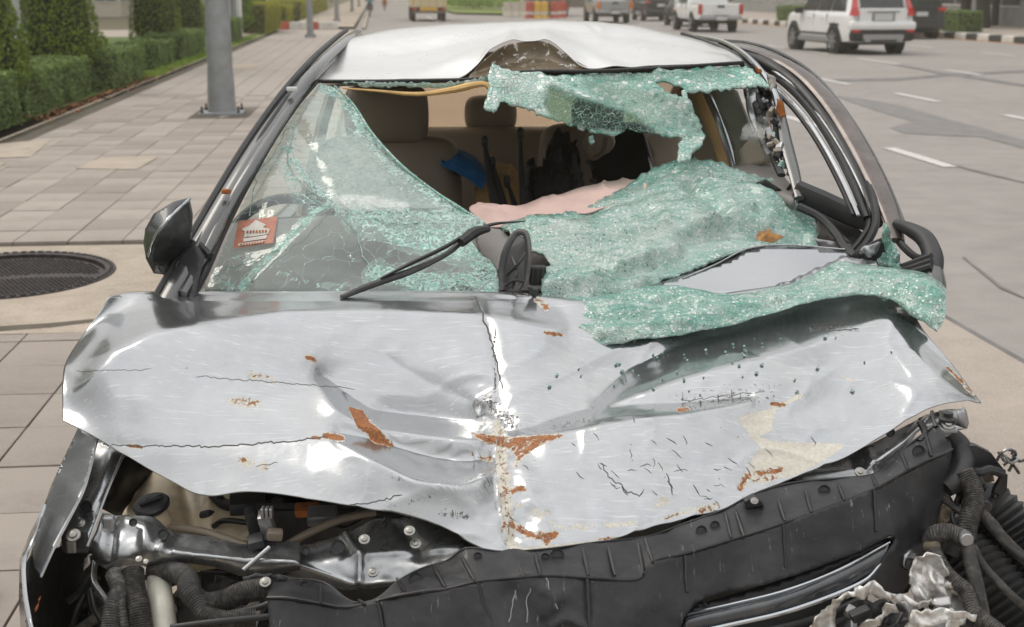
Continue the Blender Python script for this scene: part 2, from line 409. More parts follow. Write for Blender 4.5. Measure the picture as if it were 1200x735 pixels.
# stains and crack sealing on the asphalt
px_sheet('road_stain', [(975, 111), (1010, 115), (1060, 124), (1110, 139), (1160, 152), (1215, 168), (1240, 185), (1210, 176), (1150, 160), (1100, 158), (1060, 156), (1043, 149), (1070, 142), (1030, 130), (1000, 120)], .005, M['wet'])
px_sheet('crack_seal', [(970, 92), (1050, 91), (1110, 86), (1210, 81), (1210, 84), (1110, 89), (1050, 94), (975, 95)], .006, M['tar'])
px_sheet('crack_seal', [(1040, 72), (1110, 85), (1150, 90), (1210, 100), (1210, 103), (1150, 93), (1105, 87), (1040, 74)], .007, M['tar'])
px_sheet('crack_seal', [(1100, 187), (1150, 200), (1210, 215), (1210, 216), (1148, 202), (1100, 188.5)], .006, M['tar'])
px_sheet('crack_seal', [(1130, 300), (1175, 335), (1210, 352), (1210, 353), (1172, 337), (1128, 301)], .006, M['tar'])

# sidewalk: base, kerb, tiles
zt = .12
sw = sheet('sidewalk', [(-3.95, -12), (-.63, -12), (-.63, 50), (-3.95, 50)], .095, M['grout'])
sheet('sidewalk', [(-3.95, 61), (-.98, 61), (-.98, 400), (-3.95, 400)], .12, M['slab'])
sheet('driveway', [(-14, 50), (-.9, 50), (-.9, 61), (-14, 61)], .006, M['gutter'])
kerb = empty('kerb', W(-.55, 20, 0), YAW); tag(kerb, kind='structure')
me = None
for i in range(58):
    s = -8+i*1.0
    if me is None:
        b = MB().rbox((0, 0, .06), (.14, .985, .13), .02); o = b.build('kerb_stone', M['slab'], kerb); me = o.data
    else: o = link('kerb_stone', me, kerb)
    o.location = (0, s-20, 0)
b = MB()
for i in range(110): b.rbox((0, 61.5+i*3-20, .06), (.14, 2.95, .13), .02)
tag(b.build('far_kerb_stones', M['slab'], kerb), kind='stuff')
MR, MS_, MRAD = -2.10, 7.72, .60
TW, TH = .34, .43
tb = MB().rbox((0, 0, -.012), (TW-.007, TH-.007, .026), .003); proto_me = None
tiles = []
for row in range(0, 112):
    s = 2.1+row*TH
    for k in range(-1, 8):
        r = -1.13-k*TW
        if 6.42 < s < 8.70: continue
        px, py = proj(np.array(W(r, s, zt)))
        if px < -150 or py > 790 or px > 470: continue
        tiles.append((s, r, k, row))
tiles.sort()
light = {(40, 7), (40, 6), (36, 5), (35, 5), (35, 4)}
strip = MB()
for i, (s, r, k, row) in enumerate(tiles):
    c = W(r, s, zt); jz = random.uniform(-.003, .002); tx, ty = random.uniform(-.006, .006), random.uniform(-.006, .006)
    if i < 292:
        if proto_me is None: o = tb.build('tile', M['tile'], sw); proto_me = o.data
        else: o = link('tile', proto_me, sw)
        o.location = c+Vector((0, 0, jz)); o.rotation_euler = (tx, ty, YAW+random.uniform(-.004, .004))
    else:
        strip.rbox(c+Vector((0, 0, -.012+jz)), (TW-.01, TH-.01, .026), .003, Matrix.Rotation(YAW, 3, 'Z'))
tag(strip.build('far_tiles', M['tile'], sw), kind='stuff')
# pale concrete repair slabs in the tiling
for j, pts in enumerate([[(0, 168), (62, 162), (36, 183), (-30, 186)], [(118, 184), (186, 183), (160, 198), (88, 197)], [(268, 75), (306, 74), (298, 81), (264, 81)], [(-30, 190), (8, 190), (-10, 200), (-40, 200)]]):
    px_sheet('repair_slab', pts, .1245, M['slab'])
# manhole in its concrete surround
n = 56; ring = [(MR+MRAD*1.0*math.cos(2*PI*i/n), MS_+MRAD*1.12*math.sin(2*PI*i/n)) for i in range(n)]
x0, x1, y0, y1 = -3.95, -.63, 6.32, 8.60
sq = []
for r, s in ring:
    dx, dy = r-MR, s-MS_; k = min(((x1-MR)/dx) if dx > 1e-6 else (((x0-MR)/dx) if dx < -1e-6 else 1e9), ((y1-MS_)/dy) if dy > 1e-6 else (((y0-MS_)/dy) if dy < -1e-6 else 1e9))
    sq.append((MR+dx*k, MS_+dy*k))
V = [tuple(W(r, s, .122)) for r, s in ring]+[tuple(W(r, s, .122)) for r, s in sq]+[tuple(W(r, s, .02)) for r, s in ring]
F = [(i, (i+1) % n, n+(i+1) % n, n+i) for i in range(n)]+[((i+1) % n, i, 2*n+i, 2*n+(i+1) % n) for i in range(n)]
for cxy in ((x0, y0), (x1, y0), (x1, y1), (x0, y1)):
    j = min(range(n), key=lambda i: (sq[i][0]-cxy[0])**2+(sq[i][1]-cxy[1])**2)
    V[n+j] = tuple(W(*cxy, .122))
so = mk('manhole_surround', V, F, M['slab']); so['kind'] = 'structure'
px_sheet('joint_line', [(-20, 383), (60, 378), (110, 373), (110, 377), (60, 383), (-20, 389)], .1235, M['grout'])
mh = empty('manhole_cover', W(MR, MS_, .072), YAW, 'round rusty cast iron manhole cover set in the pale concrete slab of the pavement', 'manhole cover')
b = MB(); R_ = MRAD
b.lathe([(R_*.90, .0), (R_*.90, .050), (R_*.93, .056), (R_*.995, .056), (R_*.995, 0)], n=56, cap=False); fr = b.build('frame', M['iron'], mh, smooth=30)
for v in fr.data.vertices: v.co.y *= 1.12
b = MB()
for i in range(72):
    a = 2*PI*i/72; b.box((R_*.955*math.cos(a), R_*.955*1.12*math.sin(a), .058), (.018, .028, .010), Matrix.Rotation(a, 3, 'Z'))
tag(b.build('frame_teeth', M['iron'], mh), kind='stuff')
b = MB(); b.lathe([(0.001, .03), (R_*.885, .03), (R_*.885, .0)], n=56, cap=False); cv = b.build('cover', M['iron'], mh)
b.v = []; b.f = []
for i in range(-19, 20):
    for j in range(-21, 22):
        x, y = i*.027+(j % 2)*.0135, j*.027
        if (x*x+(y/1.12)**2) < (R_*.84)**2 and abs(y-.05*math.sin(x*6)) > .05: b.box((x, y, .033), (.015, .015, .008), Matrix.Rotation(PI/4, 3, 'Z'), .7)
st = b.build('tread_studs', M['iron'], mh); tag(st, kind='stuff')
for v in cv.data.vertices: v.co.y *= 1.12
# ---------------------------------------------------------------- foliage
def leafmesh(pts, nrm, size, jit=.6):
    n = len(pts); d = rng.normal(size=(n, 3)); a = nrm+d*jit; a /= np.linalg.norm(a, axis=1)[:, None]+1e-9
    u = np.cross(a, rng.normal(size=(n, 3))); u /= np.linalg.norm(u, axis=1)[:, None]+1e-9; v = np.cross(a, u)
    sz = size*rng.uniform(.6, 1.35, (n, 1))
    Q = np.stack([pts-u*sz, pts-v*sz*.55, pts+u*sz, pts+v*sz*.55], 1).reshape(-1, 3)
    return Q, np.arange(n*4).reshape(-1, 4)
def hedge_pts(L, D, H, n):
    A = [D*L, L*H*2, D*H*2]; p = np.array(A)/sum(A); k = rng.choice(3, n, p=p); q = rng.uniform(-.5, .5, (n, 3)); nr = np.zeros((n, 3))
    sg = rng.choice([-1, 1], n)
    m = k == 0; q[m, 2] = .5; nr[m, 2] = 1
    m = k == 1; q[m, 0] = .5*sg[m]; nr[m, 0] = sg[m]
    m = k == 2; q[m, 1] = .5*sg[m]; nr[m, 1] = sg[m]
    P_ = q*np.array([D, L, H])+np.array([0, 0, H/2]); b = vnoise(P_[:, 1]*3+P_[:, 2]*2, P_[:, 0]*3+P_[:, 2]*3, 3)-.5
    P_ += nr*(b[:, None]*.10+rng.normal(0, .015, (n, 1))); return P_, nr
def hedge(r, s, L, D, H, label, mat='hedge', dens=2600, group='clipped hedge blocks along the pavement', lsz=.022, z=.1):
    h = empty('hedge', W(r, s, z), YAW, label, 'hedge', group)
    n = int(dens*(L*D+2*L*H)); V, F = leafmesh(*hedge_pts(L, D, H, n), lsz)
    mk('leaves', V, F, M[mat], h)
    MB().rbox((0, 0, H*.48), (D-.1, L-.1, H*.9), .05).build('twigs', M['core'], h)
    return h
hedge(-4.68, 14.7, 4.9, .72, .62, 'clipped hedge block nearest the camera, cut off by the left edge of the view')
hedge(-4.78, 19.75, 4.2, .74, .56, 'clipped green hedge block below the widest cone shaped bush', )
hedge(-4.56, 23.95, 2.9, .80, .60, 'clipped green hedge block just past the widest cone shaped bush, beside the fallen leaves')
hedge(-4.85, 30.0, 2.5, .80, .52, 'small clipped hedge block beyond the grass gap, left of the big lamp post')
hedge(-4.75, 34.0, 4.0, .8, .60, 'clipped hedge block directly left of the big lamp post', dens=1800)
hedge(-4.65, 43.5, 3.0, .8, .72, 'clipped hedge block just right of the big lamp post', dens=1500)
hedge(-4.45, 55.5, 8.0, .9, 1.1, 'tall far hedge by the driveway in front of the yellow-green bush', 'gold', dens=900)
hedge(-6.0, 66.0, 4.5, 4.0, .9, 'low yellow-green hedge beyond the red and white kerb', 'gold', dens=500, group='yellow green hedges past the driveway', lsz=.04)
hedge(-5.5, 96.0, 40, 3.0, 1.0, 'long sunlit yellow-green hedge bank in the distance behind the second lamp post', 'gold', dens=120, group='yellow green hedges past the driveway', lsz=.07)
def cone_bush(r, s, R0, H, label, mat='cone', n=14000, z0=.25, group='cone shaped topiary bushes behind the hedge', lsz=.026):
    o = empty('topiary_bush', W(r, s, .1), random.uniform(0, 6), label, 'bush', group)
    u = rng.random(n); h = z0+(H-z0)*(1-np.sqrt(u*.93+.07*rng.random(n))) if False else z0+(H-z0)*rng.random(n)**1.25
    prof = lambda z: R0*np.clip(np.minimum(1.0, .55+.9*(z-z0)/.5), 0, 1)*np.clip(1-((z-z0)/(H-z0))**1.6, .02, 1)
    a = rng.uniform(0, 2*PI, n); rad = prof(h)*(1+.16*(vnoise(a*3+7, h*3, 5)-.5)+rng.normal(0, .035, n)); rad *= np.where(rng.random(n) < .25, rng.uniform(.75, .98, n), 1)
    pts = np.stack([rad*np.cos(a), rad*np.sin(a), h], 1); nr = np.stack([np.cos(a), np.sin(a), .3+0*a], 1)
    V, F = leafmesh(pts, nr, lsz, .8); mk('crown', V, F, M[mat], o)
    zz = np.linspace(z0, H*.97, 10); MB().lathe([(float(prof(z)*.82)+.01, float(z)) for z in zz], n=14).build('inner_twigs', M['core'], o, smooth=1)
    MB().lathe([(.06, 0), (.05, z0+.1)], n=8).build('trunk', M['darkbark'], o)
    return o
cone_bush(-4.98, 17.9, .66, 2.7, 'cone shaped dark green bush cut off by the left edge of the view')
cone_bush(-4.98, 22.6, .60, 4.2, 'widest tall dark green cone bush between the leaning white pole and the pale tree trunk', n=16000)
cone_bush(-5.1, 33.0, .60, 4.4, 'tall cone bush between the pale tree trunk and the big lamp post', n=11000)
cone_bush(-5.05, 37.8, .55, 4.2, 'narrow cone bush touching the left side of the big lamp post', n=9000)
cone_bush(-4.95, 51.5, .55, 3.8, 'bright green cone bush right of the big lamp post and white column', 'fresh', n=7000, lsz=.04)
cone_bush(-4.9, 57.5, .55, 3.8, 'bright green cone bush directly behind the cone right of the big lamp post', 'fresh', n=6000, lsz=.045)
for i, (r, s) in enumerate([(-6.3, 70), (-6.6, 78), (-5.9, 88), (-6.2, 99), (-5.6, 112)]):
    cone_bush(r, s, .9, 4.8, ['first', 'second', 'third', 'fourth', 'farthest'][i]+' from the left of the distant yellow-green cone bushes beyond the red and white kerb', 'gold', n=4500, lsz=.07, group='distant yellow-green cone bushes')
def shrub(r, s, R0, H, label, mat='fresh', n=3500, lsz=.045, name='shrub', z=.05, sy=1):
    o = empty(name, W(r, s, z), YAW, label, 'shrub', None)
    k = 9; cs = rng.uniform(-.6, .6, (k, 3))*np.array([R0, R0*sy, 0])+np.stack([np.zeros(k), np.zeros(k), rng.uniform(.3, .75, k)*H], 1)
    d = rng.normal(size=(n, 3)); d /= np.linalg.norm(d, axis=1)[:, None]; ix = rng.integers(0, k, n)
    pts = cs[ix]+d*np.array([R0*.5, R0*.5*sy, H*.3])*rng.uniform(.75, 1.05, (n, 1)); pts[:, 2] = np.maximum(pts[:, 2], .02)
    V, F = leafmesh(pts, d, lsz, .8); mk('leaves', V, F, M[mat], o)
    b = MB()
    for c in cs[:5]: b.tube([(0, 0, 0), tuple(c)], [.03, .012], 6)
    b.build('stems', M['darkbark'], o); return o
shrub(-6.6, 27.5, .9, .9, 'bright green loose shrub behind the hedge below the pale tree trunk')
shrub(-6.0, 21.8, .55, .85, 'dark green shrub between the two nearest cone bushes', 'tree')
shrub(-7.2, 25, .7, 1.5, 'yellowish shrub behind the railing near the leaning white pole', 'gold')
shrub(-6.2, 30.2, .5, 1.0, 'bright shrub at the foot of the third cone bush')
shrub(-6.0, 42, .7, 1.1, 'bright shrub seen in the gap left of the big lamp post')
sheet('grass_verge', [(-4.4, 25.6), (-3.97, 25.6), (-3.97, 60), (-4.4, 60)], .115, simple('verge_grass', (.13, .18, .03), .9, var=.4, vs=6, bump=.8, bs=50, bd=.02))
sheet('lawn', [(-15, -12), (-4.35, -12), (-4.35, 49.5), (-15, 49.5)], .09, simple('lawn_grass', (.10, .15, .03), .9, var=.4, vs=6, bump=.8, bs=50, bd=.02))
n = 5000; pts = np.stack([rng.uniform(-4.38, -4.0, n), rng.uniform(25.6, 48, n), rng.uniform(.12, .16, n)], 1)
pw = np.array([tuple(W(*p)) for p in pts]); V, F = leafmesh(pw, np.tile([0, 0, 1.], (n, 1)), .03, 1.2); tag(mk('grass', V, F, M['fresh']), 'short bright green grass growing along the pavement edge', 'grass', kind='stuff')
n = 700; pts = np.stack([rng.normal(-4.1, .10, n), rng.uniform(17, 30, n), rng.uniform(.125, .15, n)], 1)
pw = np.array([tuple(W(*p)) for p in pts]); V, F = leafmesh(pw, np.tile([0, 0, 1.], (n, 1)), .028, .5)
tag(mk('fallen_leaves', V, F, simple('dry_leaves', (.30, .13, .05), .8, var=.5, vs=40)), 'dry reddish leaves fallen along the foot of the hedge', 'leaves', kind='stuff')
sheet('hedge_edging', [(-3.99, -12), (-3.95, -12), (-3.95, 50), (-3.99, 50)], .135, M['slab'])
def tree(r, s, H, R0, label, mat='tree', n=6000, lsz=.12, trunk=.16, bark='bark', z=0, cb=.45, group=None, lean=(0, 0)):
    o = empty('tree', W(r, s, z), random.uniform(0, 6), label, 'tree', group)
    b = MB(); b.tube([(0, 0, 0), (lean[0]*.5+.05, lean[1]*.5, H*.3), (lean[0], lean[1], H*.62)], [trunk*1.25, trunk, trunk*.6], 10)
    k = 13; cs = []
    for i in range(k):
        a = 2*PI*i/k+random.random(); rr = R0*random.uniform(.25, .75); hz = H*random.uniform(cb+.08, .93); cs.append((rr*math.cos(a), rr*math.sin(a), hz))
        b.tube([(lean[0]*.8, lean[1]*.8, H*random.uniform(.35, .55)), (rr*.5*math.cos(a), rr*.5*math.sin(a), hz*.85), cs[-1]], [trunk*.45, trunk*.25, trunk*.08], 6)
    b.build('trunk', M[bark], o, smooth=60)
    cs = np.array(cs); ix = rng.integers(0, k, n); d = rng.normal(size=(n, 3)); d /= np.linalg.norm(d, axis=1)[:, None]
    rad = R0*rng.uniform(.28, .5, k)[ix][:, None]*rng.uniform(.5, 1.05, (n, 1)); pts = cs[ix]+d*rad*np.array([1, 1, .7])
    V, F = leafmesh(pts, d, lsz, 1.0); mk('crown', V, F, M[mat], o); return o
tree(-7.0, 29.5, 7, 2.4, 'tree with pale brown trunk standing in front of the left building', trunk=.12, n=5000)
for i, (r, s, H, R0) in enumerate([(-12, 75, 12, 5), (-9, 95, 12, 5), (-13, 120, 14, 6), (-8, 150, 13, 6), (-6, 190, 14, 6)]):
    tree(r, s, H, R0, ['nearest', 'second', 'middle', 'fourth', 'farthest'][i]+' tree of the sunlit row left of the street beyond the driveway', 'gold', n=3500, lsz=.22, trunk=.25, group='street trees left of the road')
for i, (r, s, H, R0) in enumerate([(-24, 10, 12, 5), (-27, 24, 13, 6), (-26, 50, 14, 6)]):  # unseen trees, added so the hood mirrors something dark on the left
    tree(r, s, H, R0, ['nearest', 'middle', 'farthest'][i]+' of the tall dense trees added left of the lawn, outside the view, to darken reflections', 'tree', n=5000, lsz=.25, trunk=.3, bark='darkbark', group='added unseen trees left of the lawn')
for i, (r, s, H, R0) in enumerate([(29, 14, 13, 6), (30, 27, 14, 6), (31, 41, 14, 6)]):  # unseen as well, added for dark reflections from the right
    tree(r, s, H, R0, ['nearest', 'middle', 'farthest'][i]+' of the tall dense trees added across the road, outside the view, to darken reflections', 'tree', n=5000, lsz=.25, trunk=.3, bark='darkbark', group='added unseen trees across the road')
for i, (px, s) in enumerate([(1137, 58), (1160, 56), (1174, 60), (1078, 62)]):
    r, _ = RS(px, 17); r = (px-440)/1600*s
    tree(r, s, 8, 3, ['leftmost of the three dark tree trunks at the upper right', 'middle and thickest of the dark tree trunks at the upper right', 'rightmost thin dark tree trunk at the upper right', 'dark tree behind the black car at the upper right'][i], n=3000, lsz=.15, trunk=[.2, .25, .14, .2][i], bark='darkbark', z=.12, lean=((.3, 0) if i == 1 else (0, 0)), group='dark trunked trees across the road')
# ---------------------------------------------------------------- lamp posts and poles
def lamp_post(r, s, label, rad=.15, H=8.5, z=.12):
    o = empty('lamp_post', W(r, s, z), YAW, label, 'lamp post', 'lamp posts along the pavement')
    MB().lathe([(rad*1.12, .03), (rad*1.08, .3), (rad, .6), (rad*.9, 3), (rad*.55, H)], n=28).build('shaft', M['steel'], o, smooth=40)
    MB().rbox((0, 0, .02), (rad*3.4, rad*3.4, .035), .006).build('base_plate', M['steel'], o)
    for i, (x, y) in enumerate(((-1, -1), (1, -1), (1, 1), (-1, 1))):
        b = MB(); b.lathe([(.022, 0), (.022, .03), (.012, .035), (.012, .085)], c=(x*rad*1.42, y*rad*1.42, .037), n=8); bo = b.build('anchor_bolt', M['iron'], o)
    b = MB(); b.tube([(0, 0, H-.1), (.5, 0, H+.5), (1.6, 0, H+.7)], [rad*.5, .05, .04], 10); b.build('arm', M['steel'], o, smooth=40)
    MB().rbox((1.8, 0, H+.68), (.7, .3, .12), .04).build('lamp_head', M['steel'], o)
    return o
lamp_post(-1.99, 17.9, 'big galvanised steel lamp post with bolted base plate on the pavement behind the wreck', .16)
sheet('post_footing', [(-2.36, 17.3), (-1.62, 17.3), (-1.62, 18.9), (-2.36, 18.9)], .1225, M['grout'])
lamp_post(-2.2, 47, 'second lamp post from the camera, standing before the red and white kerb', .105)
for r, s, l in [(-2.0, 72, 'third lamp post from the camera, past the red and white kerb'), (-1.75, 104, 'fourth lamp post from the camera, thin with distance'), (-1.6, 135, 'fifth lamp post from the camera, thin with distance')]:
    lamp_post(r, s, l, .11)
def pole(px0, py0, px1, py1, Y0, Y1, r0, r1, label, mat='white'):
    a = P(px0, py0, Y0); b_ = P(px1, py1, Y1); o = empty('pole', a, 0, label, 'pole')
    MB().tube([Vector((0, 0, 0)), b_-a], [r0, r1], 14).build('shaft', M[mat], o, smooth=40)
    MB().lathe([(r0*1.8, 0), (r0*1.8, .03), (r0*1.1, .05)], n=12).build('foot', M[mat], o)
    return o
pole(34, 74, 4, -50, 22.5, 22.5, .045, .09, 'leaning white pole between the two nearest cone bushes')
pole(214, 40, 200, -30, 37, 37, .11, .11, 'white pole between the third and fourth cone bush')
pole(276, 55, 272, -20, 44, 44, .09, .09, 'thin grey post right of the white gate column', 'steel')
pole(315, 30, 311, -10, 62, 62, .12, .12, 'short white post behind the bright cone bush right of the big lamp post')
# gate column
gc = empty('gate_column', W(-4.75, 45.6, 0), YAW, 'white rendered gate column seen right behind the big lamp post', 'column')
MB().rbox((0, 0, 1.9), (.85, .8, 3.8), .02).build('shaft', M['white'], gc); MB().rbox((0, 0, 3.86), (1.0, .95, .12), .02).build('cap', M['white'], gc); MB().rbox((0, 0, .12), (.95, .9, .24), .02).build('plinth', M['grey'], gc)
# railing behind the hedge
rl = empty('railing', W(-6.6, 24, .1), YAW, 'teal railing with pale rails behind the nearest cone bushes', 'railing')
for k in range(9): MB().rbox((0, -6+k*1.8, .5), (.09, .09, 1.0), .01).build('post', M['teal'], rl)
for z in (.45, .72, .98): MB().rbox((0, 1.2, z), (.05, 14.4, .05), .01).build('rail', M['white'], rl)
# ---------------------------------------------------------------- buildings
def building(name, r, s, Wd, Dp, H, label, wall, trim, rows, cols, faces='r', z=0, cat='building'):
    o = empty(name, W(r, s, z), YAW, label, cat)
    b = MB(); b.box((0, 0, H/2), (Wd, Dp, H)); b.build('wall', M[wall], o)
    MB().rbox((0, 0, H+.1), (Wd+.4, Dp+.4, .2), .03).build('roof', M[trim], o)
    for q in rows: MB().rbox((0, 0, q), (Wd+.3, Dp+.3, .14), .02).build('ledge', M[trim], o)
    for face in faces:
        L = Dp if face in 'rl' else Wd
        for zr in [q+.9 for q in ([.3]+list(rows))]:
            for k in range(cols):
                u = -L/2+L*(k+.5)/cols; w_ = L/cols*.72
                if face in 'rl': sx = 1 if face == 'r' else -1; c = (sx*(Wd/2+.01), u, zr+.35); d = (.05, w_, 1.1); d2 = (.1, w_+.12, .06)
                else: sy = -1; c = (u, sy*(Dp/2+.01), zr+.35); d = (w_, .05, 1.1); d2 = (w_+.12, .1, .06)
                wn = MB().box(c, d).build('window', M['dark'], o)
                MB().rbox((c[0], c[1], c[2]-.58), d2, .01).build('sill', M[trim], wn)
                MB().rbox(c, (d[0]+.02, .05, 1.1) if face in 'rl' else (.05, d[1]+.02, 1.1), .01).build('mullion', M[trim], wn)
    return o
building('left_building', -14.5, 33, 8, 26, 7.5, 'low pale grey building with white ledges behind the hedges and bushes on the left', 'grey', 'white', [2.0, 3.1, 5.2], 6, 'rf')
building('office_block', -24, 110, 16, 40, 16, 'pale office block rising behind the trees left of the street', 'cream', 'white', [3, 6, 9, 12], 9, 'rf')
building('shop_row', 34, 78, 12, 60, 6, 'low grey building with dark doorways behind the hedge across the road', 'grey', 'white', [3.2], 12, 'lf')
building('distant_building', 24, 150, 20, 20, 9, 'brown distant building above the parked traffic across the road', 'brown', 'cream', [3, 6], 7, 'lf')
building('added_tower', -48, 210, 40, 30, 36, 'tall dark tower added far ahead left of the street to darken reflections', 'tower', 'grey', [4, 8, 12, 16, 20, 24, 28, 32], 7, 'rf')  # these three towers are added to darken what the hood reflects
building('added_tower', 16, 330, 60, 30, 34, 'wide dark block added at the far end of the street to darken reflections', 'tower', 'grey', [5, 12, 19, 26], 9, 'f')
building('added_tower', 78, 230, 50, 40, 34, 'tall dark tower added far ahead right of the street to darken reflections', 'tower', 'grey', [4, 10, 16, 22, 28], 8, 'lf')
building('far_building', 3, 300, 40, 14, 10, 'cream far building closing the end of the street', 'cream', 'white', [3, 6], 12, 'f')
# ---------------------------------------------------------------- far side of the road
ka, kb = Vector((20.9, 36)), Vector((18.3, 84))
dk = (kb-ka).normalized(); ang = YAW+math.atan2(-dk.x, dk.y)
sheet('far_pavement', [(21.3, 30), (60, 30), (60, 140), (17.9, 92)], .13, M['gutter'])
fk = empty('painted_kerb', W(ka.x, ka.y, 0), ang, 'black and white painted kerb along the far side of the road', 'kerb')
ms = {}
for i in range(56):
    nm = i % 2
    if nm not in ms: o = MB().rbox((0, 0, .11), (.32, .80, .24), .05).build('kerb_stone', M['kerbw' if nm else 'black'], fk); ms[nm] = o.data
    else: o = link('kerb_stone', ms[nm], fk)
    o.location = (random.uniform(-.01, .01), i*.82, 0)
MB().rbox((-.32, 23, .006), (.22, 46, .012), .003).build('edge_line', M['orange'], fk)
hedge(21.6, 65.5, 13, 1.2, .75, 'low clipped hedge across the road between the white pickup and the white car', dens=500, group='low hedges across the road', lsz=.045)
hedge(22.2, 51.3, 1.6, 1.0, .8, 'small hedge end right of the dark car across the road', dens=900, group='low hedges across the road', lsz=.04)
fe = empty('fence', W(30, 58, .12), YAW, 'grey fence with horizontal rails behind the dark tree trunks across the road', 'fence')
for k in range(14): MB().rbox((0, -13+k*2, .8), (.16, .16, 1.6), .02).build('post', M['grey'], fe)
for z in (.3, .62, .94, 1.26, 1.55): MB().rbox((0, 0, z), (.06, 26, .14), .01).build('rail', M['steel'], fe)
# red and white kerb at the driveway
rk = empty('painted_kerb', W(-2.9, 61, 0), YAW, 'short red and white painted kerb across the driveway on the left', 'kerb')
for i in range(6): MB().rbox((-1.05+i*.42, 0, .16), (.41, .3, .34), .04).build('kerb_stone', M['red' if i in (0, 3) else 'kerbw'], rk)
# median with grass, concrete barrier, works
sheet('median_grass', [(5.5, 98), (9.5, 92), (12, 160), (9, 240), (6, 240)], .13, simple('median_lawn', (.15, .20, .03), .9, var=.3, vs=1))
shrub(8.6, 118, 3.2, 1.4, 'sunlit green bushes on the median beyond the yellow truck', 'fresh', n=3000, lsz=.15, sy=3)
cb_ = empty('concrete_barrier', W(8.9, 87, 0), YAW, 'row of pale concrete barrier blocks ahead of the roof of the wreck', 'barrier')
for i in range(4):
    pr = [(-.28, 0), (.28, 0), (.24, .15), (.10, .4), (.08, .95), (-.08, .95), (-.10, .4), (-.24, .15)]
    MB().prism([(-1.0+i*.52, y, z) for y, z in pr], None, (.49, 0, 0)).build('block', M['cream'], cb_)
def drum(r, s, mat, label, R0=.3, H=.95):
    o = empty('traffic_drum', W(r, s, 0), 0, label, 'drum', 'traffic drums at the road works')
    MB().lathe([(R0, 0), (R0*.98, .06), (R0*.9, .1), (R0*.88, H*.5), (R0*.82, H*.52), (R0*.8, H), (R0*.3, H+.05)], n=16).build('body', M[mat], o, smooth=40)
    MB().lathe([(R0*.91, H*.25), (R0*.9, H*.42)], n=16, cap=False).build('band', M['kerbw'], o, smooth=40)
for px, s, m_, l in [(625, 84, 'yellow', 'left half of the yellow drum pair by the works'), (633, 84, 'yellow', 'right half of the yellow drum pair by the works'), (645, 84, 'red', 'red drum directly right of the yellow drums'), (654, 86, 'red', 'red drum nearest the dark lorry'), (616, 84, 'red', 'red drum directly left of the yellow drums')]:
    drum((px-440)/1600*s, s, m_, l)
bt = empty('site_hut', W(11.3, 96, 0), YAW, 'pale site hut with pillars behind the drums', 'hut')
MB().box((0, 0, 1.5), (2.6, 2, 3)).build('wall', M['cream'], bt); MB().rbox((0, 0, 3.1), (3, 2.4, .2), .04).build('roof', M['brown'], bt)
MB().box((.3, -1.02, 1), (.9, .04, 2)).build('door', M['dark'], bt)
# ---------------------------------------------------------------- vehicles
M['carwhite'] = simple('white_car_paint', (.86, .86, .85), .25, 0, var=.03, bump=0, coat=.8)
M['carsilver'] = simple('silver_car_paint', (.42, .43, .43), .3, .6, var=.05, bump=0, coat=.8)
M['carblack'] = simple('dark_grey_car_paint', (.035, .037, .045), .25, .3, var=.05, bump=0, coat=.8)
M['cartan'] = simple('brown_car_paint', (.15, .11, .09), .4, .3, var=.1, bump=0, coat=.4)
M['glass'] = simple('dark_car_glass', (.012, .016, .018), .10, 0, var=.1, bump=0, spec=.9)
M['rubber'] = simple('tyre_rubber', (.018, .018, .018), .75, var=.2)
M['alloy'] = simple('alloy_wheel', (.42, .42, .43), .3, .8, var=.05)
M['trim'] = simple('black_trim', (.022, .022, .024), .5, var=.2)
M['lampred'] = simple('red_lens', (.55, .015, .012), .15, var=.1, bump=0, coat=1)
M['lampor'] = simple('orange_lens', (.85, .20, .02), .15, var=.1, bump=0, coat=1)
M['plate'] = simple('number_plate', (.62, .63, .62), .4, var=.12, vs=25)
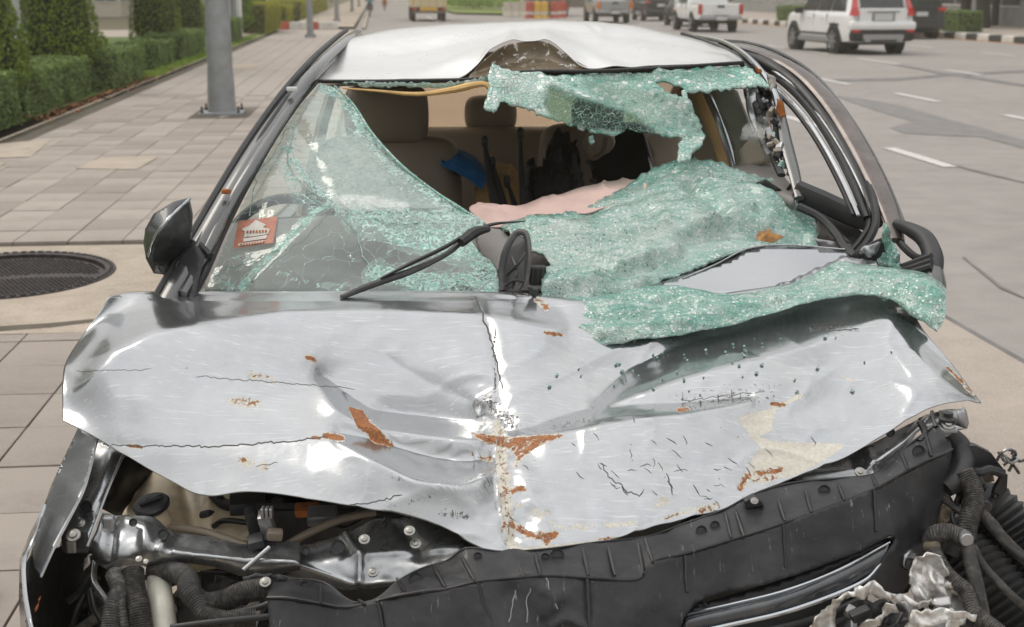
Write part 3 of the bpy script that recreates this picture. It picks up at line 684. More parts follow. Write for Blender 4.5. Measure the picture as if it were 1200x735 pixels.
def vehicle(kind, r, s, label, paint, L, Wd, top, belt, zb=.32, rz=0, wr=.34, axles=(-.29, .31), name='parked_car', cat='car', group='traffic across the road', slope=.32, glass_y=(-.42, .18)):
    o = empty(name, W(r, s, 0), YAW+rz, label, cat, group)
    ys = sorted(set([-.5, -.495, -.48]+list(np.linspace(-.46, .46, 27))+[.48, .495, .5])); V = []; nr = 0
    tx = [p[0] for p in top]; tz = [p[1] for p in top]
    for y in ys:
        w = Wd/2*(1-.10*abs(2*y)**8-.05*max(0, 2*y)**3); T = float(np.interp(y, tx, tz)); e = max(0, (abs(2*y)-.9)/.1)
        bl = min(belt, T-.02); g = max(0, T-bl); zb_ = zb+.10*e
        half = [(w*.78, zb_), (w*.95, zb_+.04), (w*.985, zb_+.18), (w, zb_+.36), (w*.985, bl-.12), (w*.965, bl-.02), (w*.945, bl), (w*.95-g*.16, bl+g*.5), (w*.93-g*.30, bl+g*.86), (w*.84-g*.32, bl+g*.965), (w*.5, bl+g), (0, bl+g*1.015)]
        ring = [(x, z) for x, z in half]+[(-x, z) for x, z in half[-2::-1]]; nr = len(ring)
        for x, z in ring:
            yy = y*L
            if y < 0: yy = max(yy, -L/2+max(0, z-belt+.05)*slope+.06*max(0, .62-z))
            V.append((x, yy, z))
    F = []; m = len(ys)
    for i in range(m-1):
        for k in range(nr): F.append((i*nr+k, i*nr+(k+1) % nr, (i+1)*nr+(k+1) % nr, (i+1)*nr+k))
    F.append(tuple(range(nr))); F.append(tuple((m-1)*nr+k for k in range(nr))[::-1])
    bo = mk('body', V, F, M[paint], o, smooth=True, sharp=38)
    # side glass
    y0, y1 = glass_y; Tm = float(np.interp(0, tx, tz)); g = Tm-belt; w = Wd/2
    for sd in (-1, 1):
        xs = lambda z, y: sd*((Wd/2*(1-.10*abs(2*y)**8-.05*max(0, 2*y)**3))*.95-(z-belt)*.30+.012)
        k = 3
        for q in range(k):
            a = y0+(y1-y0)*q/k+.008; b_ = y0+(y1-y0)*(q+1)/k-.008
            za = zt_ = belt+g*.82; zlo = belt+.05
            ya, yb = a*L, b_*L; sh = g*.55 if q == k-1 else 0; sr = g*.35 if q == 0 else 0
            poly = [(xs(zlo, a), ya, zlo), (xs(zlo, b_), yb+sh*.5, zlo), (xs(zt_, b_), yb-sh*.5, zt_), (xs(zt_, a), ya+sr, zt_)]
            MB().prism(poly, None, (sd*.008, 0, 0)).build('side_window', M['glass'], o)
    # wheels
    for ax in axles:
        for sd in (-1, 1):
            c = (sd*(Wd/2-.10), ax*L, wr); Rx = Matrix.Rotation(PI/2, 3, 'Y')
            MB().lathe([(wr+.07, -.10), (wr+.07, .105)], (c[0], c[1], c[2]+.015), 26, Rx).build('wheel_arch', M['trim'], o, smooth=30)
            wh = MB().lathe([(wr*.62, -.115), (wr*.93, -.12), (wr, -.08), (wr, .08), (wr*.93, .12), (wr*.62, .115)], c, 28, Rx).build('wheel', M['rubber'], o, smooth=30)
            b = MB(); b.lathe([(wr*.66, -.05), (wr*.66, .05)], (c[0]+sd*.055, c[1], c[2]), 24, Rx)
            for j in range(7):
                a = 2*PI*j/7; rr = Matrix.Rotation(a, 3, 'X'); b.box(Vector((c[0]+sd*.115, c[1], c[2]))+rr @ Vector((0, 0, wr*.33)), (.03, .06, wr*.62), rr)
            b.lathe([(wr*.17, -.02), (wr*.17, .03)], (c[0]+sd*.115, c[1], c[2]), 12, Rx)
            b.lathe([(wr*.67, -.01), (wr*.60, .02)], (c[0]+sd*.115, c[1], c[2]), 24, Rx, cap=False)
            b.build('rim', M['alloy'], wh)
    MB().box((0, 0, zb+.05), (Wd*.8, L*.86, .2)).build('underbody', M['trim'], o)
    return o
def on(o, name, c, d, mat, b=.02, R=None, n=1):
    return MB().rbox(c, d, b, R).build(name, M[mat], o)
# white sport utility car
Ls, Ws = 4.63, 1.89
v = vehicle('suv', 13.05, 37.9, 'white sport utility car driving away across the road, its red tall tail lamps lit pale', 'carwhite', Ls, Ws, [(-.5, 1.48), (-.44, 1.60), (-.2, 1.70), (.05, 1.70), (.22, 1.15), (.45, 1.02), (.5, .80)], 1.08, zb=.30, wr=.37, name='sport_utility_car', slope=.42, rz=.09)
ty = lambda z: -Ls/2+max(0, z-1.03)*.42
on(v, 'rear_bumper', (0, -Ls/2+.02, .50), (1.78, .24, .30), 'trim', .10); on(v, 'skid_plate', (0, -Ls/2-.09, .46), (1.15, .05, .15), 'alloy', .06)
on(v, 'rear_bumper_upper', (0, -Ls/2+.02, .76), (1.86, .26, .24), 'carwhite', .10)
tg = on(v, 'tailgate', (0, -Ls/2-.012, 1.0), (1.34, .05, .42), 'carwhite', .02)
on(v, 'number_plate', (0, -Ls/2-.05, .98), (.5, .03, .18), 'plate', .01); on(v, 'plate_recess', (0, -Ls/2-.035, .98), (.66, .02, .24), 'alloy', .01); on(v, 'trim_strip', (0, -Ls/2-.05, 1.12), (.9, .03, .035), 'alloy', .01)
R1 = Matrix.Rotation(-math.atan(.42), 3, 'X')
on(v, 'rear_window', (0, ty(1.40)-.0, 1.39), (1.22, .03, .46), 'glass', .01, R1)
on(v, 'spoiler', (0, ty(1.66)+.02, 1.66), (1.25, .28, .05), 'carwhite', .02)
for sd in (-1, 1):
    V = [(sd*.68, ty(1.0)-.035, 1.02), (sd*.93, ty(1.0)+.05, 1.02), (sd*.86, ty(1.25)+.0, 1.22), (sd*.76, ty(1.6)+.02, 1.58), (sd*.67, ty(1.6)-.01, 1.58), (sd*.70, ty(1.2)-.03, 1.2)]
    MB().prism(V, None, (0, -.03, 0)).build('tail_lamp', M['lampred'], v)
    on(v, 'reflector', (sd*.76, -Ls/2-.085, .62), (.22, .03, .07), 'lampred', .02)
    on(v, 'side_skirt', (sd*(Ws/2+.0), -.05, .36), (.10, 2.1, .14), 'alloy', .04)
    mm = on(v, 'wing_mirror', (sd*(Ws/2+.10), .85, 1.12), (.24, .14, .17), 'trim', .05)
    on(v, 'side_moulding', (sd*(Ws/2-.0), -.05, .52), (.05, 2.3, .05), 'trim', .01)
    for y in (-.55, .35): on(v, 'door_handle', (sd*(Ws/2-.01), y, .93), (.04, .2, .035), 'carwhite', .01)
    for y in (-.85, .05, .95): on(v, 'door_gap', (sd*(Ws/2-.013), y, .80), (.02, .012, .5), 'trim', .003)
    on(v, 'wheel_cladding', (sd*(Ws/2-.02), -Ls*.29, .78), (.05, .62, .06), 'trim', .02); on(v, 'roof_rail', (sd*.70, -.35, 1.74), (.05, 2.0, .05), 'alloy', .02); on(v, 'exhaust', (sd*.45, -Ls/2-.12, .37), (.16, .06, .07), 'alloy', .02)
# pickups
def pickup(r, s, label, paint, lamp='lampred', rz=0, L=5.25, Wd=1.83):
    o = vehicle('pickup', r, s, label, paint, L, Wd, [(-.5, 1.10), (-.08, 1.10), (-.07, 1.70), (-.0, 1.78), (.12, 1.76), (.22, 1.20), (.45, 1.08), (.5, .85)], 1.08, zb=.48, wr=.38, name='pickup_truck', cat='pickup', slope=0, rz=rz, axles=(-.26, .33), glass_y=(-.06, .17))
    on(o, 'tailgate', (0, -L/2-.02, .90), (1.45, .05, .46), paint, .02); on(o, 'handle', (0, -L/2-.05, 1.03), (.30, .03, .09), 'trim', .02)
    on(o, 'bed_liner', (0, -L*.29, 1.09), (1.5, 2.0, .035), 'trim', .01)
    on(o, 'rear_window', (0, -L*.074, 1.42), (1.35, .03, .42), 'glass', .01)
    on(o, 'rear_bumper', (0, -L/2-.14, .58), (1.72, .16, .16), 'alloy', .05); on(o, 'step_pad', (0, -L/2-.15, .67), (.6, .15, .02), 'trim', .01)
    on(o, 'number_plate', (0, -L/2-.225, .56), (.40, .02, .14), 'plate', .01)
    on(o, 'axle', (0, -.26*L, .36), (1.3, .09, .09), 'trim', .03)
    for sd in (-1, 1):
        on(o, 'tail_lamp', (sd*.84, -L/2-.0, .92), (.15, .12, .40), lamp, .03)
        on(o, 'wing_mirror', (sd*(Wd/2+.13), .75, 1.22), (.2, .1, .22), paint, .04)
        on(o, 'rail_cap', (sd*.80, -L*.29, 1.13), (.09, 2.1, .04), paint, .01)
        for y in (-.3, .5): on(o, 'door_gap', (sd*(Wd/2-.012), y, .85), (.02, .012, .5), 'trim', .003)
    return o
pickup(13.75, 57.6, 'white pickup truck with closed tailgate driving away left of the white car', 'carwhite')
pickup(12.2, 73.5, 'silver pickup truck with orange lit tail lamps waiting above the roof of the wreck', 'carsilver', 'lampor')
def small_car(r, s, label, paint, name='parked_car', **k):
    o = vehicle('car', r, s, label, paint, 4.4, 1.78, [(-.5, 1.35), (-.42, 1.52), (-.1, 1.58), (.08, 1.52), (.24, 1.08), (.46, .92), (.5, .7)], 1.02, zb=.26, wr=.32, name=name, **k)
    on(o, 'tailgate', (0, -2.205, .92), (1.2, .03, .4), paint, .02); on(o, 'number_plate', (0, -2.235, .86), (.42, .02, .15), 'plate', .01)
    on(o, 'rear_window', (0, -2.11, 1.25), (1.2, .03, .36), 'glass', .01, Matrix.Rotation(-math.atan(.32), 3, 'X'))
    on(o, 'rear_bumper', (0, -2.22, .5), (1.66, .14, .26), paint, .06)
    for sd in (-1, 1): on(o, 'tail_lamp', (sd*.72, -2.20, 1.02), (.28, .07, .13), 'lampred', .03); on(o, 'wing_mirror', (sd*.98, .7, 1.05), (.2, .12, .14), paint, .04)
    return o
small_car(18.9, 49.2, 'dark grey car half hidden behind the white sport utility car', 'carblack')
small_car(15.6, 78, 'dark car just right of the silver pickup truck', 'carblack')
small_car(15.0, 66, 'black car right behind the front of the white pickup truck', 'carblack')
def lorry(r, s, label, body, cabm, W_=2.1, H=2.6, L=5.5, name='lorry', zb=.75):
    o = empty(name, W(r, s, 0), YAW, label, 'truck')
    MB().rbox((0, 0, zb+(H-zb)/2), (W_, L, H-zb), .05).build('cargo_box', M[body], o)
    MB().rbox((0, L/2+.8, 1.25), (W_*.92, 1.5, 1.6), .15).build('cab', M[cabm], o); MB().rbox((0, 0, .62), (W_*.7, L, .2), .03).build('chassis', M['trim'], o)
    on(o, 'windscreen', (0, L/2+1.56, 1.6), (W_*.8, .03, .6), 'glass')
    MB().rbox((0, -L/2-.05, .52), (W_*.95, .1, .14), .03).build('rear_bumper', M['brown'], o)
    for k in range(5): MB().rbox((-W_*.42+k*W_*.21, -L/2-.015, zb+(H-zb)/2), (.05, .04, H-zb-.1), .01).build('panel_rib', M[cabm], o)
    for sd in (-1, 1):
        on(o, 'tail_lamp', (sd*W_*.4, -L/2-.06, .68), (.22, .05, .12), 'lampred')
        for y in (-L*.3, L*.5): MB().lathe([(.28, -.13), (.4, -.12), (.4, .12), (.28, .13)], (sd*(W_/2-.15), y, .4), 20, Matrix.Rotation(PI/2, 3, 'Y')).build('wheel', M['rubber'], o)
    return o
M['cratecream'] = simple('cream_truck_paint', (.62, .55, .38), .5, var=.1)
lt = lorry(2.85, 78.5, 'small cream and yellow box truck driving away down the street', 'cratecream', 'yellow', 1.95, 2.4)
on(lt, 'sign_board', (0, -2.8, 1.52), (.9, .04, .26), 'yellow'); on(lt, 'sign_board', (0, -2.8, .66), (.95, .05, .22), 'yellow')
lorry(11.4, 92, 'dark brown lorry left of the silver pickup truck', 'cartan', 'cartan', 2.1, 2.2)
# motorcycle riders far down the street
M['skin'] = simple('skin', (.42, .26, .18), .6); M['shirtb'] = simple('blue_green_shirt', (.06, .18, .26), .8); M['shirto'] = simple('orange_vest', (.75, .20, .05), .8)
def skinned(name, V, E, R, mat, parent, sub=1):
    me = bpy.data.meshes.new(name); me.from_pydata(V, E, []); me.materials.append(mat); o = link(name, me, parent)
    sk = o.modifiers.new('skin', 'SKIN'); sk.use_smooth_shade = True
    if sub: o.modifiers.new('sub', 'SUBSURF').render_levels = sub
    sv = me.skin_vertices[0].data if me.skin_vertices else None
    if sv is None:
        bpy.context.view_layer.objects.active = o
    for i, r_ in enumerate(R):
        if sv: sv[i].radius = (r_, r_*.8)
    if sv: sv[0].use_root = True
    return o
def rider(r, s, mat, label, ml):
    mc = empty('motorcycle', W(r, s, 0), YAW, ml, 'motorcycle', 'distant motorcycles')
    for y in (-.6, .62): MB().lathe([(.2, -.05), (.29, -.04), (.29, .04), (.2, .05)], (0, y, .29), 18, Matrix.Rotation(PI/2, 3, 'Y')).build('wheel', M['rubber'], mc)
    MB().tube([(0, -.55, .5), (0, -.1, .55), (0, .25, .5), (0, .5, .9)], [.12, .16, .14, .07], 10).build('frame', M['cartan'], mc, smooth=50)
    on(mc, 'seat', (0, -.2, .74), (.26, .62, .1), 'trim', .04); MB().tube([(-.33, .4, 1.0), (0, .5, .95), (.33, .4, 1.0)], .02, 6).build('handlebar', M['trim'], mc); on(mc, 'tail_lamp', (0, -.62, .66), (.12, .06, .08), 'lampred')
    p = empty('person', W(r, s-.15, .78), YAW, label, 'person', 'distant riders')
    V = [(0, 0, 0), (0, .02, .25), (0, .08, .48), (0, .09, .58), (-.2, .08, .46), (-.24, .2, .2), (-.28, .5, .22), (.2, .08, .46), (.24, .2, .2), (.28, .5, .22), (-.1, 0, -.02), (-.16, .4, -.08), (-.16, .3, -.48), (.1, 0, -.02), (.16, .4, -.08), (.16, .3, -.48)]
    E = [(0, 1), (1, 2), (2, 3), (2, 4), (4, 5), (5, 6), (2, 7), (7, 8), (8, 9), (0, 10), (10, 11), (11, 12), (0, 13), (13, 14), (14, 15)]
    b = MB()
    bm = bmesh.new(); ly = bm.verts.layers.skin.verify(); vs = [bm.verts.new(v) for v in V]; [bm.edges.new((vs[a], vs[b_])) for a, b_ in E]
    for i, q in enumerate(vs): q[ly].radius = [( .15, .11), (.14, .1), (.16, .1), (.06, .06), (.06, .06), (.045, .045), (.035, .035), (.06, .06), (.045, .045), (.035, .035), (.09, .09), (.075, .075), (.045, .045), (.09, .09), (.075, .075), (.045, .045)][i]
    vs[0][ly].use_root = True
    me = bpy.data.meshes.new('body'); bm.to_mesh(me); bm.free(); me.materials.append(M[mat]); o = link('body', me, p); o.modifiers.new('skin', 'SKIN').use_smooth_shade = True; o.modifiers.new('sub', 'SUBSURF')
    MB().lathe([(.02, -.13), (.09, -.10), (.12, 0), (.115, .06), (.07, .12), (.01, .14)], (0, .1, .72), 14).build('helmet', M['carwhite' if mat == 'shirto' else 'trim'], p, smooth=60)
rider(-.4, 92, 'shirtb', 'person in a blue-green shirt riding the left of the two distant motorcycles', 'left of the two distant motorcycles near the left kerb')
rider(.75, 120, 'shirto', 'person in an orange vest riding the right of the two distant motorcycles', 'right of the two distant motorcycles, farther down the street')
# ================================================================ the wrecked car
car = empty('wrecked_car', (0, 3.4, 0), 0, 'silver grey car with a crumpled hood, caved roof and smashed windshield, filling the foreground', 'car')
car['world_space'] = 1
def paint_mat(name='silver_paint', dents=False):
    t = NT(name); co = t.co()
    fl = t.noise(900, 2, .5, co)
    base = t.mix(fl, (.33, .342, .356), (.50, .513, .53))
    base = t.mix(t.ramp(t.noise(5, 5, .6, co), .4, .75, (0, 0, 0), (.30,)*3), base, (.50, .50, .49))
    rough = t.math('MULTIPLY_ADD', t.noise(9, 5, .65, co), .14, .13); metal = .90; coat = .5
    nb = t.bump(t.noise(38, 3, .5, co), .05, .01)
    if dents:
        ru, pr, sc = t.attr('rust'), t.attr('primer'), t.attr('scratch')
        n1 = t.noise(75, 8, .78, co, .8); n2 = t.noise(48, 8, .75, co, .8); n3 = t.noise(140, 4, .7, co)
        pm = t.math('GREATER_THAN', t.math('ADD', t.math('MAXIMUM', pr, t.math('MULTIPLY', ru, 1.3)), t.math('MULTIPLY', t.math('SUBTRACT', n2, .5), 1.7)), .5)
        rm = t.math('GREATER_THAN', t.math('ADD', ru, t.math('MULTIPLY', t.math('SUBTRACT', n1, .5), 2.2)), .56)
        # long thin scratches: stretched noise
        mpn = t.n('Mapping', {'Vector': co}); mpn.inputs['Rotation'].default_value = (0, 0, .5); mpn.inputs['Scale'].default_value = (210, 22, 22)
        s1 = t.noise(1, 3, .6, mpn.outputs[0])
        sm = t.math('GREATER_THAN', t.math('ADD', t.math('MULTIPLY', sc, .28), s1), .82)
        s2 = t.math('GREATER_THAN', t.math('ADD', t.math('MULTIPLY', sc, .25), n3), .74)
        sm = t.math('MAXIMUM', sm, s2)
        # dirty film
        dm = t.ramp(t.noise(14, 8, .75, co), .42, .74, (0, 0, 0), (.5,)*3)
        base = t.mix(dm, base, (.36, .355, .34)); mps = t.n('Mapping', {'Vector': co}); mps.inputs['Rotation'].default_value = (0, 0, .15); mps.inputs['Scale'].default_value = (9, 260, 120); base = t.mix(t.ramp(t.noise(1, 3, .6, mps.outputs[0]), .58, .70, (0, 0, 0), (.35,)*3), base, (.70, .70, .69))
        base = t.mix(pm, base, t.mix(t.ramp(n3, .3, .7), (.50, .47, .40), (.66, .63, .56)))
        base = t.mix(rm, base, t.mix(t.ramp(t.noise(190, 4, .7, co), .35, .65), (.46, .16, .03), (.13, .05, .025)))
        base = t.mix(sm, base, (.13, .12, .11))
        solid = t.math('MAXIMUM', pm, t.math('MAXIMUM', rm, sm))
        metal = t.math('MULTIPLY_ADD', solid, -.90, .90); coat = t.math('MULTIPLY_ADD', solid, -.75, .75)
        rough = t.math('MAXIMUM', rough, t.math('MULTIPLY', solid, .6))
        dep = t.math('ADD', t.math('MULTIPLY', pm, -1), t.math('MULTIPLY', t.math('ADD', rm, sm), -.6))
        nb = t.bump(dep, .8, .0012, nb); nb = t.bump(t.math('MULTIPLY', n3, solid), .5, .002, nb)
    return t.done(t.bsdf(color=base, rough=rough, metal=metal, coat=coat, coatr=.08, normal=nb))
M['roofglare'] = simple('glare_whitened_roof_paint', (.70, .70, .69), .30, .55, var=.05, vs=6, bump=.03, coat=.5, dust=(.62, .61, .58, .5))  # silver paint made near white, sky glare put into its colour
M['hood'] = paint_mat('dented_silver_paint', True); M['paint'] = paint_mat()
M['paintdk'] = simple('dark_pillar_paint', (.10, .10, .10), .28, .65, var=.15, vs=6, bump=.08, coat=.7)
M['fender'] = simple('grey_fender_paint', (.20, .21, .22), .28, .6, var=.12, vs=6, bump=.05, coat=.5)
M['mirrorcap'] = simple('dark_grey_mirror_shell', (.055, .058, .06), .32, .3, var=.15, bump=.05, coat=.3)
M['brownpaint'] = simple('brownish_door_paint', (.105, .085, .078), .35, .6, var=.25, vs=9, bump=.1, coat=.5, dust=(.25, .22, .2, .35))
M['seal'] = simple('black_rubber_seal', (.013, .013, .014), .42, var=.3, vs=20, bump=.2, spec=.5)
M['plastic'] = simple('black_plastic', (.020, .020, .022), .45, var=.35, vs=12, bump=.25, bs=120, dust=(.09, .085, .08, .5))
t = NT('scuffed_black_plastic'); co = t.co(); c = t.mix(t.ramp(t.noise(8, 6, .65, co), .35, .7), (.013, .013, .015), (.040, .040, .043))
ms = t.n('Mapping', {'Vector': co}); ms.inputs['Rotation'].default_value = (.3, 0, .3); ms.inputs['Scale'].default_value = (160, 12, 24)
sk = t.math('MULTIPLY', t.math('GREATER_THAN', t.noise(1, 5, .7, ms.outputs[0]), .64), t.ramp(t.noise(9, 4, .6, co), .50, .62)); c = t.mix(t.math('MULTIPLY', sk, .6), c, (.34, .33, .32))
c = t.mix(t.math('GREATER_THAN', t.noise(120, 5, .8, co), .70), c, (.22, .21, .20)); c = t.mix(t.ramp(t.noise(4, 5, .7, co), .50, .75, (0, 0, 0), (.3,)*3), c, (.07, .065, .06))
M['cover'] = t.done(t.bsdf(color=c, rough=t.math('MULTIPLY_ADD', t.noise(14, 5, .6, co), .35, .20), spec=.32, normal=t.bump(t.noise(90, 5, .7, co), .35, .0015)))
M['hose'] = simple('dusty_rubber_hose', (.030, .029, .028), .65, var=.4, vs=30, bump=.4, bs=80, dust=(.16, .14, .12, .6))
M['taped'] = simple('taped_wiring_loom', (.045, .043, .042), .6, var=.5, vs=40, bump=.5, bs=60, dust=(.22, .20, .18, .6))
M['sheetmetal'] = simple('pressed_steel', (.38, .39, .40), .28, .85, var=.3, vs=14, bump=.12, bs=30, dust=(.16, .15, .14, .4))
M['galv'] = simple('bare_bracket_steel', (.34, .34, .35), .35, .7, var=.2, vs=14, bump=.1)
M['torn'] = simple('torn_white_metal', (.60, .59, .57), .32, .55, var=.3, vs=14, bump=.5, bs=28, bd=.006, dust=(.20, .14, .08, .7))
M['bolt'] = simple('zinc_bolt', (.30, .29, .27), .35, .9, var=.2)
M['tank'] = simple('yellowed_plastic_tank', (.74, .62, .44), .45, var=.22, vs=6, bump=.1, dust=(.18, .14, .10, .5))
M['pipew'] = simple('white_plastic_pipe', (.55, .54, .46), .35, var=.12, vs=8, dust=(.25, .23, .19, .5))
M['chromep'] = simple('chrome_strip', (.46, .48, .50), .22, .95, var=.1, bump=.05)
M['leather'] = simple('taupe_leather', (.22, .18, .135), .5, var=.15, vs=5, bump=.3, bs=120, bd=.001)
M['leatherl'] = simple('pale_interior_trim', (.34, .29, .235), .6, var=.1, vs=4, bump=.2, bs=100)
M['dash'] = simple('grey_dashboard', (.20, .185, .175), .6, var=.15, vs=8, bump=.3, bs=160)
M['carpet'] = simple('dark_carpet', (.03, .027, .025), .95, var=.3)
M['foam'] = simple('yellowed_header_trim', (.62, .40, .16), .7, var=.25, vs=14, bump=.3)
M['pinkcloth'] = simple('pink_cloth', (.56, .40, .36), .85, var=.10, vs=9, bump=.25, bs=180, bd=.001)
M['bluecloth'] = simple('blue_cloth', (.015, .12, .30), .85, var=.3, vs=12, bump=.4, bs=90)
M['tancloth'] = simple('tan_cloth', (.42, .27, .12), .85, var=.15, vs=9, bump=.3, bs=90)
M['rust'] = simple('rust', (.36, .12, .03), .85, var=.5, vs=40, bump=.6, bs=90)
def crushed_glass(name, seethru=0.0, tealness=.5, scale=150):
    """laminated safety glass broken to small nuggets"""
    t = NT(name); co = t.co(); wob = t.n('VectorMath', {0: co}, operation='ADD'); nn = t.n('TexNoise', {'Vector': co, 'Scale': 12.0, 'Detail': 3.0})
    sc = t.n('VectorMath', {0: nn.outputs['Color']}, operation='SCALE'); sc.inputs['Scale'].default_value = .03; t.set(wob, 1, sc.outputs[0]); v = wob.outputs[0]
    vo = t.n('TexVoronoi', {'Vector': v, 'Scale': float(scale), 'Randomness': 1.0}); ve = t.n('TexVoronoi', {'Vector': v, 'Scale': float(scale)}, feature='DISTANCE_TO_EDGE')
    v2 = t.n('TexVoronoi', {'Vector': v, 'Scale': scale*.31}, feature='DISTANCE_TO_EDGE')
    rnd = t.n('SeparateColor', {0: vo.outputs['Color']}); r1, r2, r3 = rnd.outputs
    edge = t.ramp(ve.outputs['Distance'], .0, .10, (1, 1, 1), (0, 0, 0)); edge2 = t.ramp(v2.outputs['Distance'], .0, .05, (1, 1, 1), (0, 0, 0)); thin = t.ramp(ve.outputs['Distance'], .0, .045, (1, 1, 1), (0, 0, 0))
    mlk_glare = t.attr('milky_glare'); big = t.ramp(t.noise(13, 6, .7, co), .42, .60)
    lw = t.n('LayerWeight', {'Blend': .35}).outputs['Facing']
    teal = t.mix(r1, (.06, .36, .28), (.20, .52, .42)); wh = t.mix(r2, (.52, .70, .64), (.80, .86, .82))
    f = t.math('ADD', t.math('MULTIPLY', big, .45), t.math('MULTIPLY', mlk_glare, .75), clamp=True)
    f = t.math('MULTIPLY', f, t.math('SUBTRACT', 1.0, t.math('MULTIPLY', lw, .5)))
    c = t.mix(f, teal, wh)
    c = t.mix(t.math('GREATER_THAN', r3, .90), c, (.85, .90, .87)); dk = t.math('LESS_THAN', r3, .02)
    c = t.mix(dk, c, (.06, .24, .19)); c = t.mix(t.math('MULTIPLY', edge, .6), c, (.74, .86, .80)); c = t.mix(t.math('MULTIPLY', edge2, .35), c, (.78, .88, .84))
    mpf = t.n('Mapping', {'Vector': co}); mpf.inputs['Rotation'].default_value = (.2, .1, .25); mpf.inputs['Scale'].default_value = (14, 90, 60)
    fib = t.noise(1, 4, .65, mpf.outputs[0]); c = t.mix(t.ramp(fib, .50, .72, (0, 0, 0), (.55,)*3), c, (.82, .88, .84)); c = t.mix(t.ramp(fib, .28, .45, (.6,)*3, (0, 0, 0)), c, (.05, .30, .23))
    h = t.math('MULTIPLY_ADD', r1, .8, t.math('MULTIPLY', edge, -.8))
    nb = t.bump(h, 1.0, .0028); nb = t.bump(t.noise(60, 4, .6, co), .4, .005, nb); nb = t.bump(fib, .6, .004, nb)
    bs = t.bsdf(color=c, rough=.14, spec=.7, coat=.4, coatr=.08, normal=nb, trans=.10, ior=1.45)
    if seethru:
        hole = t.attr('clear')
        n = t.ramp(t.noise(7, 4, .6, co), .40, .60)
        tr = t.n('BsdfTransparent', {'Color': (.62, .84, .78, 1)}).outputs[0]; gl = t.n('BsdfGlossy', {'Roughness': .05, 'Color': (.9, .95, .93, 1), 'Normal': nb}).outputs[0]
        clear = t.mixs(.02, tr, gl)
        fac = t.math('MULTIPLY', t.math('MULTIPLY', hole, t.math('SUBTRACT', 1.0, t.math('MULTIPLY', thin, .9))), seethru, clamp=True)
        return t.done(t.mixs(fac, bs, clear))
    return t.done(bs)
M['nugget'] = crushed_glass('crushed_teal_glass', 0, .30, 215)
M['nugget2'] = crushed_glass('hanging_crazed_glass', 1.0, .30, 75)
# ---------------------------------------------------------------- hood
# Dents: the slope of the metal along lines given in photo pixels; the relief is integrated from it.
GX, GY = np.meshgrid(np.arange(60, 1171, 3.0), np.arange(320, 671, 2.0))      # pixel lattice the dents are laid out on
S = np.zeros_like(GX); Hh = np.zeros_like(GX)
def band(pts, w, a):           # slope band
    global S
    d, p = segdist(GX, GY, pts); ww = np.interp(p, np.linspace(0, 1, len(w)), w) if hasattr(w, '__len__') else w
    aa = np.interp(p, np.linspace(0, 1, len(a)), a) if hasattr(a, '__len__') else a
    S += aa*np.exp(-(d/ww)**6)
def ridge(pts, w, h):          # ridge (+) or groove (-), metres
    global Hh
    d, p = segdist(GX, GY, pts); ww = np.interp(p, np.linspace(0, 1, len(w)), w) if hasattr(w, '__len__') else w
    aa = np.interp(p, np.linspace(0, 1, len(h)), h) if hasattr(h, '__len__') else h
    Hh += aa*np.exp(-(d/ww)**2)
def sharp(pts, w, h):          # sharp-crested crease
    global Hh
    d, p = segdist(GX, GY, pts); ww = np.interp(p, np.linspace(0, 1, len(w)), w) if hasattr(w, '__len__') else w
    aa = np.interp(p, np.linspace(0, 1, len(h)), h) if hasattr(h, '__len__') else h
    Hh += aa*np.exp(-np.abs(d)/ww)
# slopes: negative = falls away from the camera (mirrors the low background), positive = faces the camera
band([(70, 440), (110, 395), (170, 368), (260, 360), (330, 354), (430, 353), (560, 356), (650, 372)], [34, 30, 24, 16, 11, 11, 13, 14], [-1.3, -1.35, -1.4, -1.4, -1.4, -1.35, -1.2, -.8])
band([(250, 386), (330, 384), (400, 386), (440, 392)], [5, 7, 6, 3], -.22)
band([(378, 446), (400, 470), (432, 490), (490, 497), (560, 506)], [7, 12, 11, 12, 11], -1.9)
band([(396, 512), (440, 527), (490, 548), (540, 556), (576, 545)], [6, 13, 17, 16, 11], -1.8)
band([(448, 468), (510, 470), (560, 480)], 9, .16)
band([(430, 512), (500, 522), (560, 532)], 7, .2)
band([(628, 505), (680, 492), (740, 483), (800, 479), (880, 468)], [7, 11, 10, 8, 4], -1.4)
band([(700, 473), (745, 447), (800, 425), (860, 408), (930, 388), (1040, 356)], [8, 17, 19, 19, 22, 14], [-1.3, -1.3, -1.25, -1.2, -1.1, -.8])
band([(690, 492), (728, 452), (790, 432)], [4, 6, 4], -.3)
band([(760, 388), (850, 376), (940, 358)], 12, -.3)
band([(1050, 368), (1085, 400), (1112, 430), (1150, 466)], [10, 18, 17, 10], -1.2)
band([(960, 410), (1000, 440), (1060, 470)], 18, .15)
band([(110, 420), (200, 430), (330, 440)], 22, .08)
band([(600, 420), (680, 425), (720, 410)], 16, .10)
band([(280, 470), (360, 500)], 20, -.07)
band([(150, 480), (240, 500), (330, 505)], 16, .06)
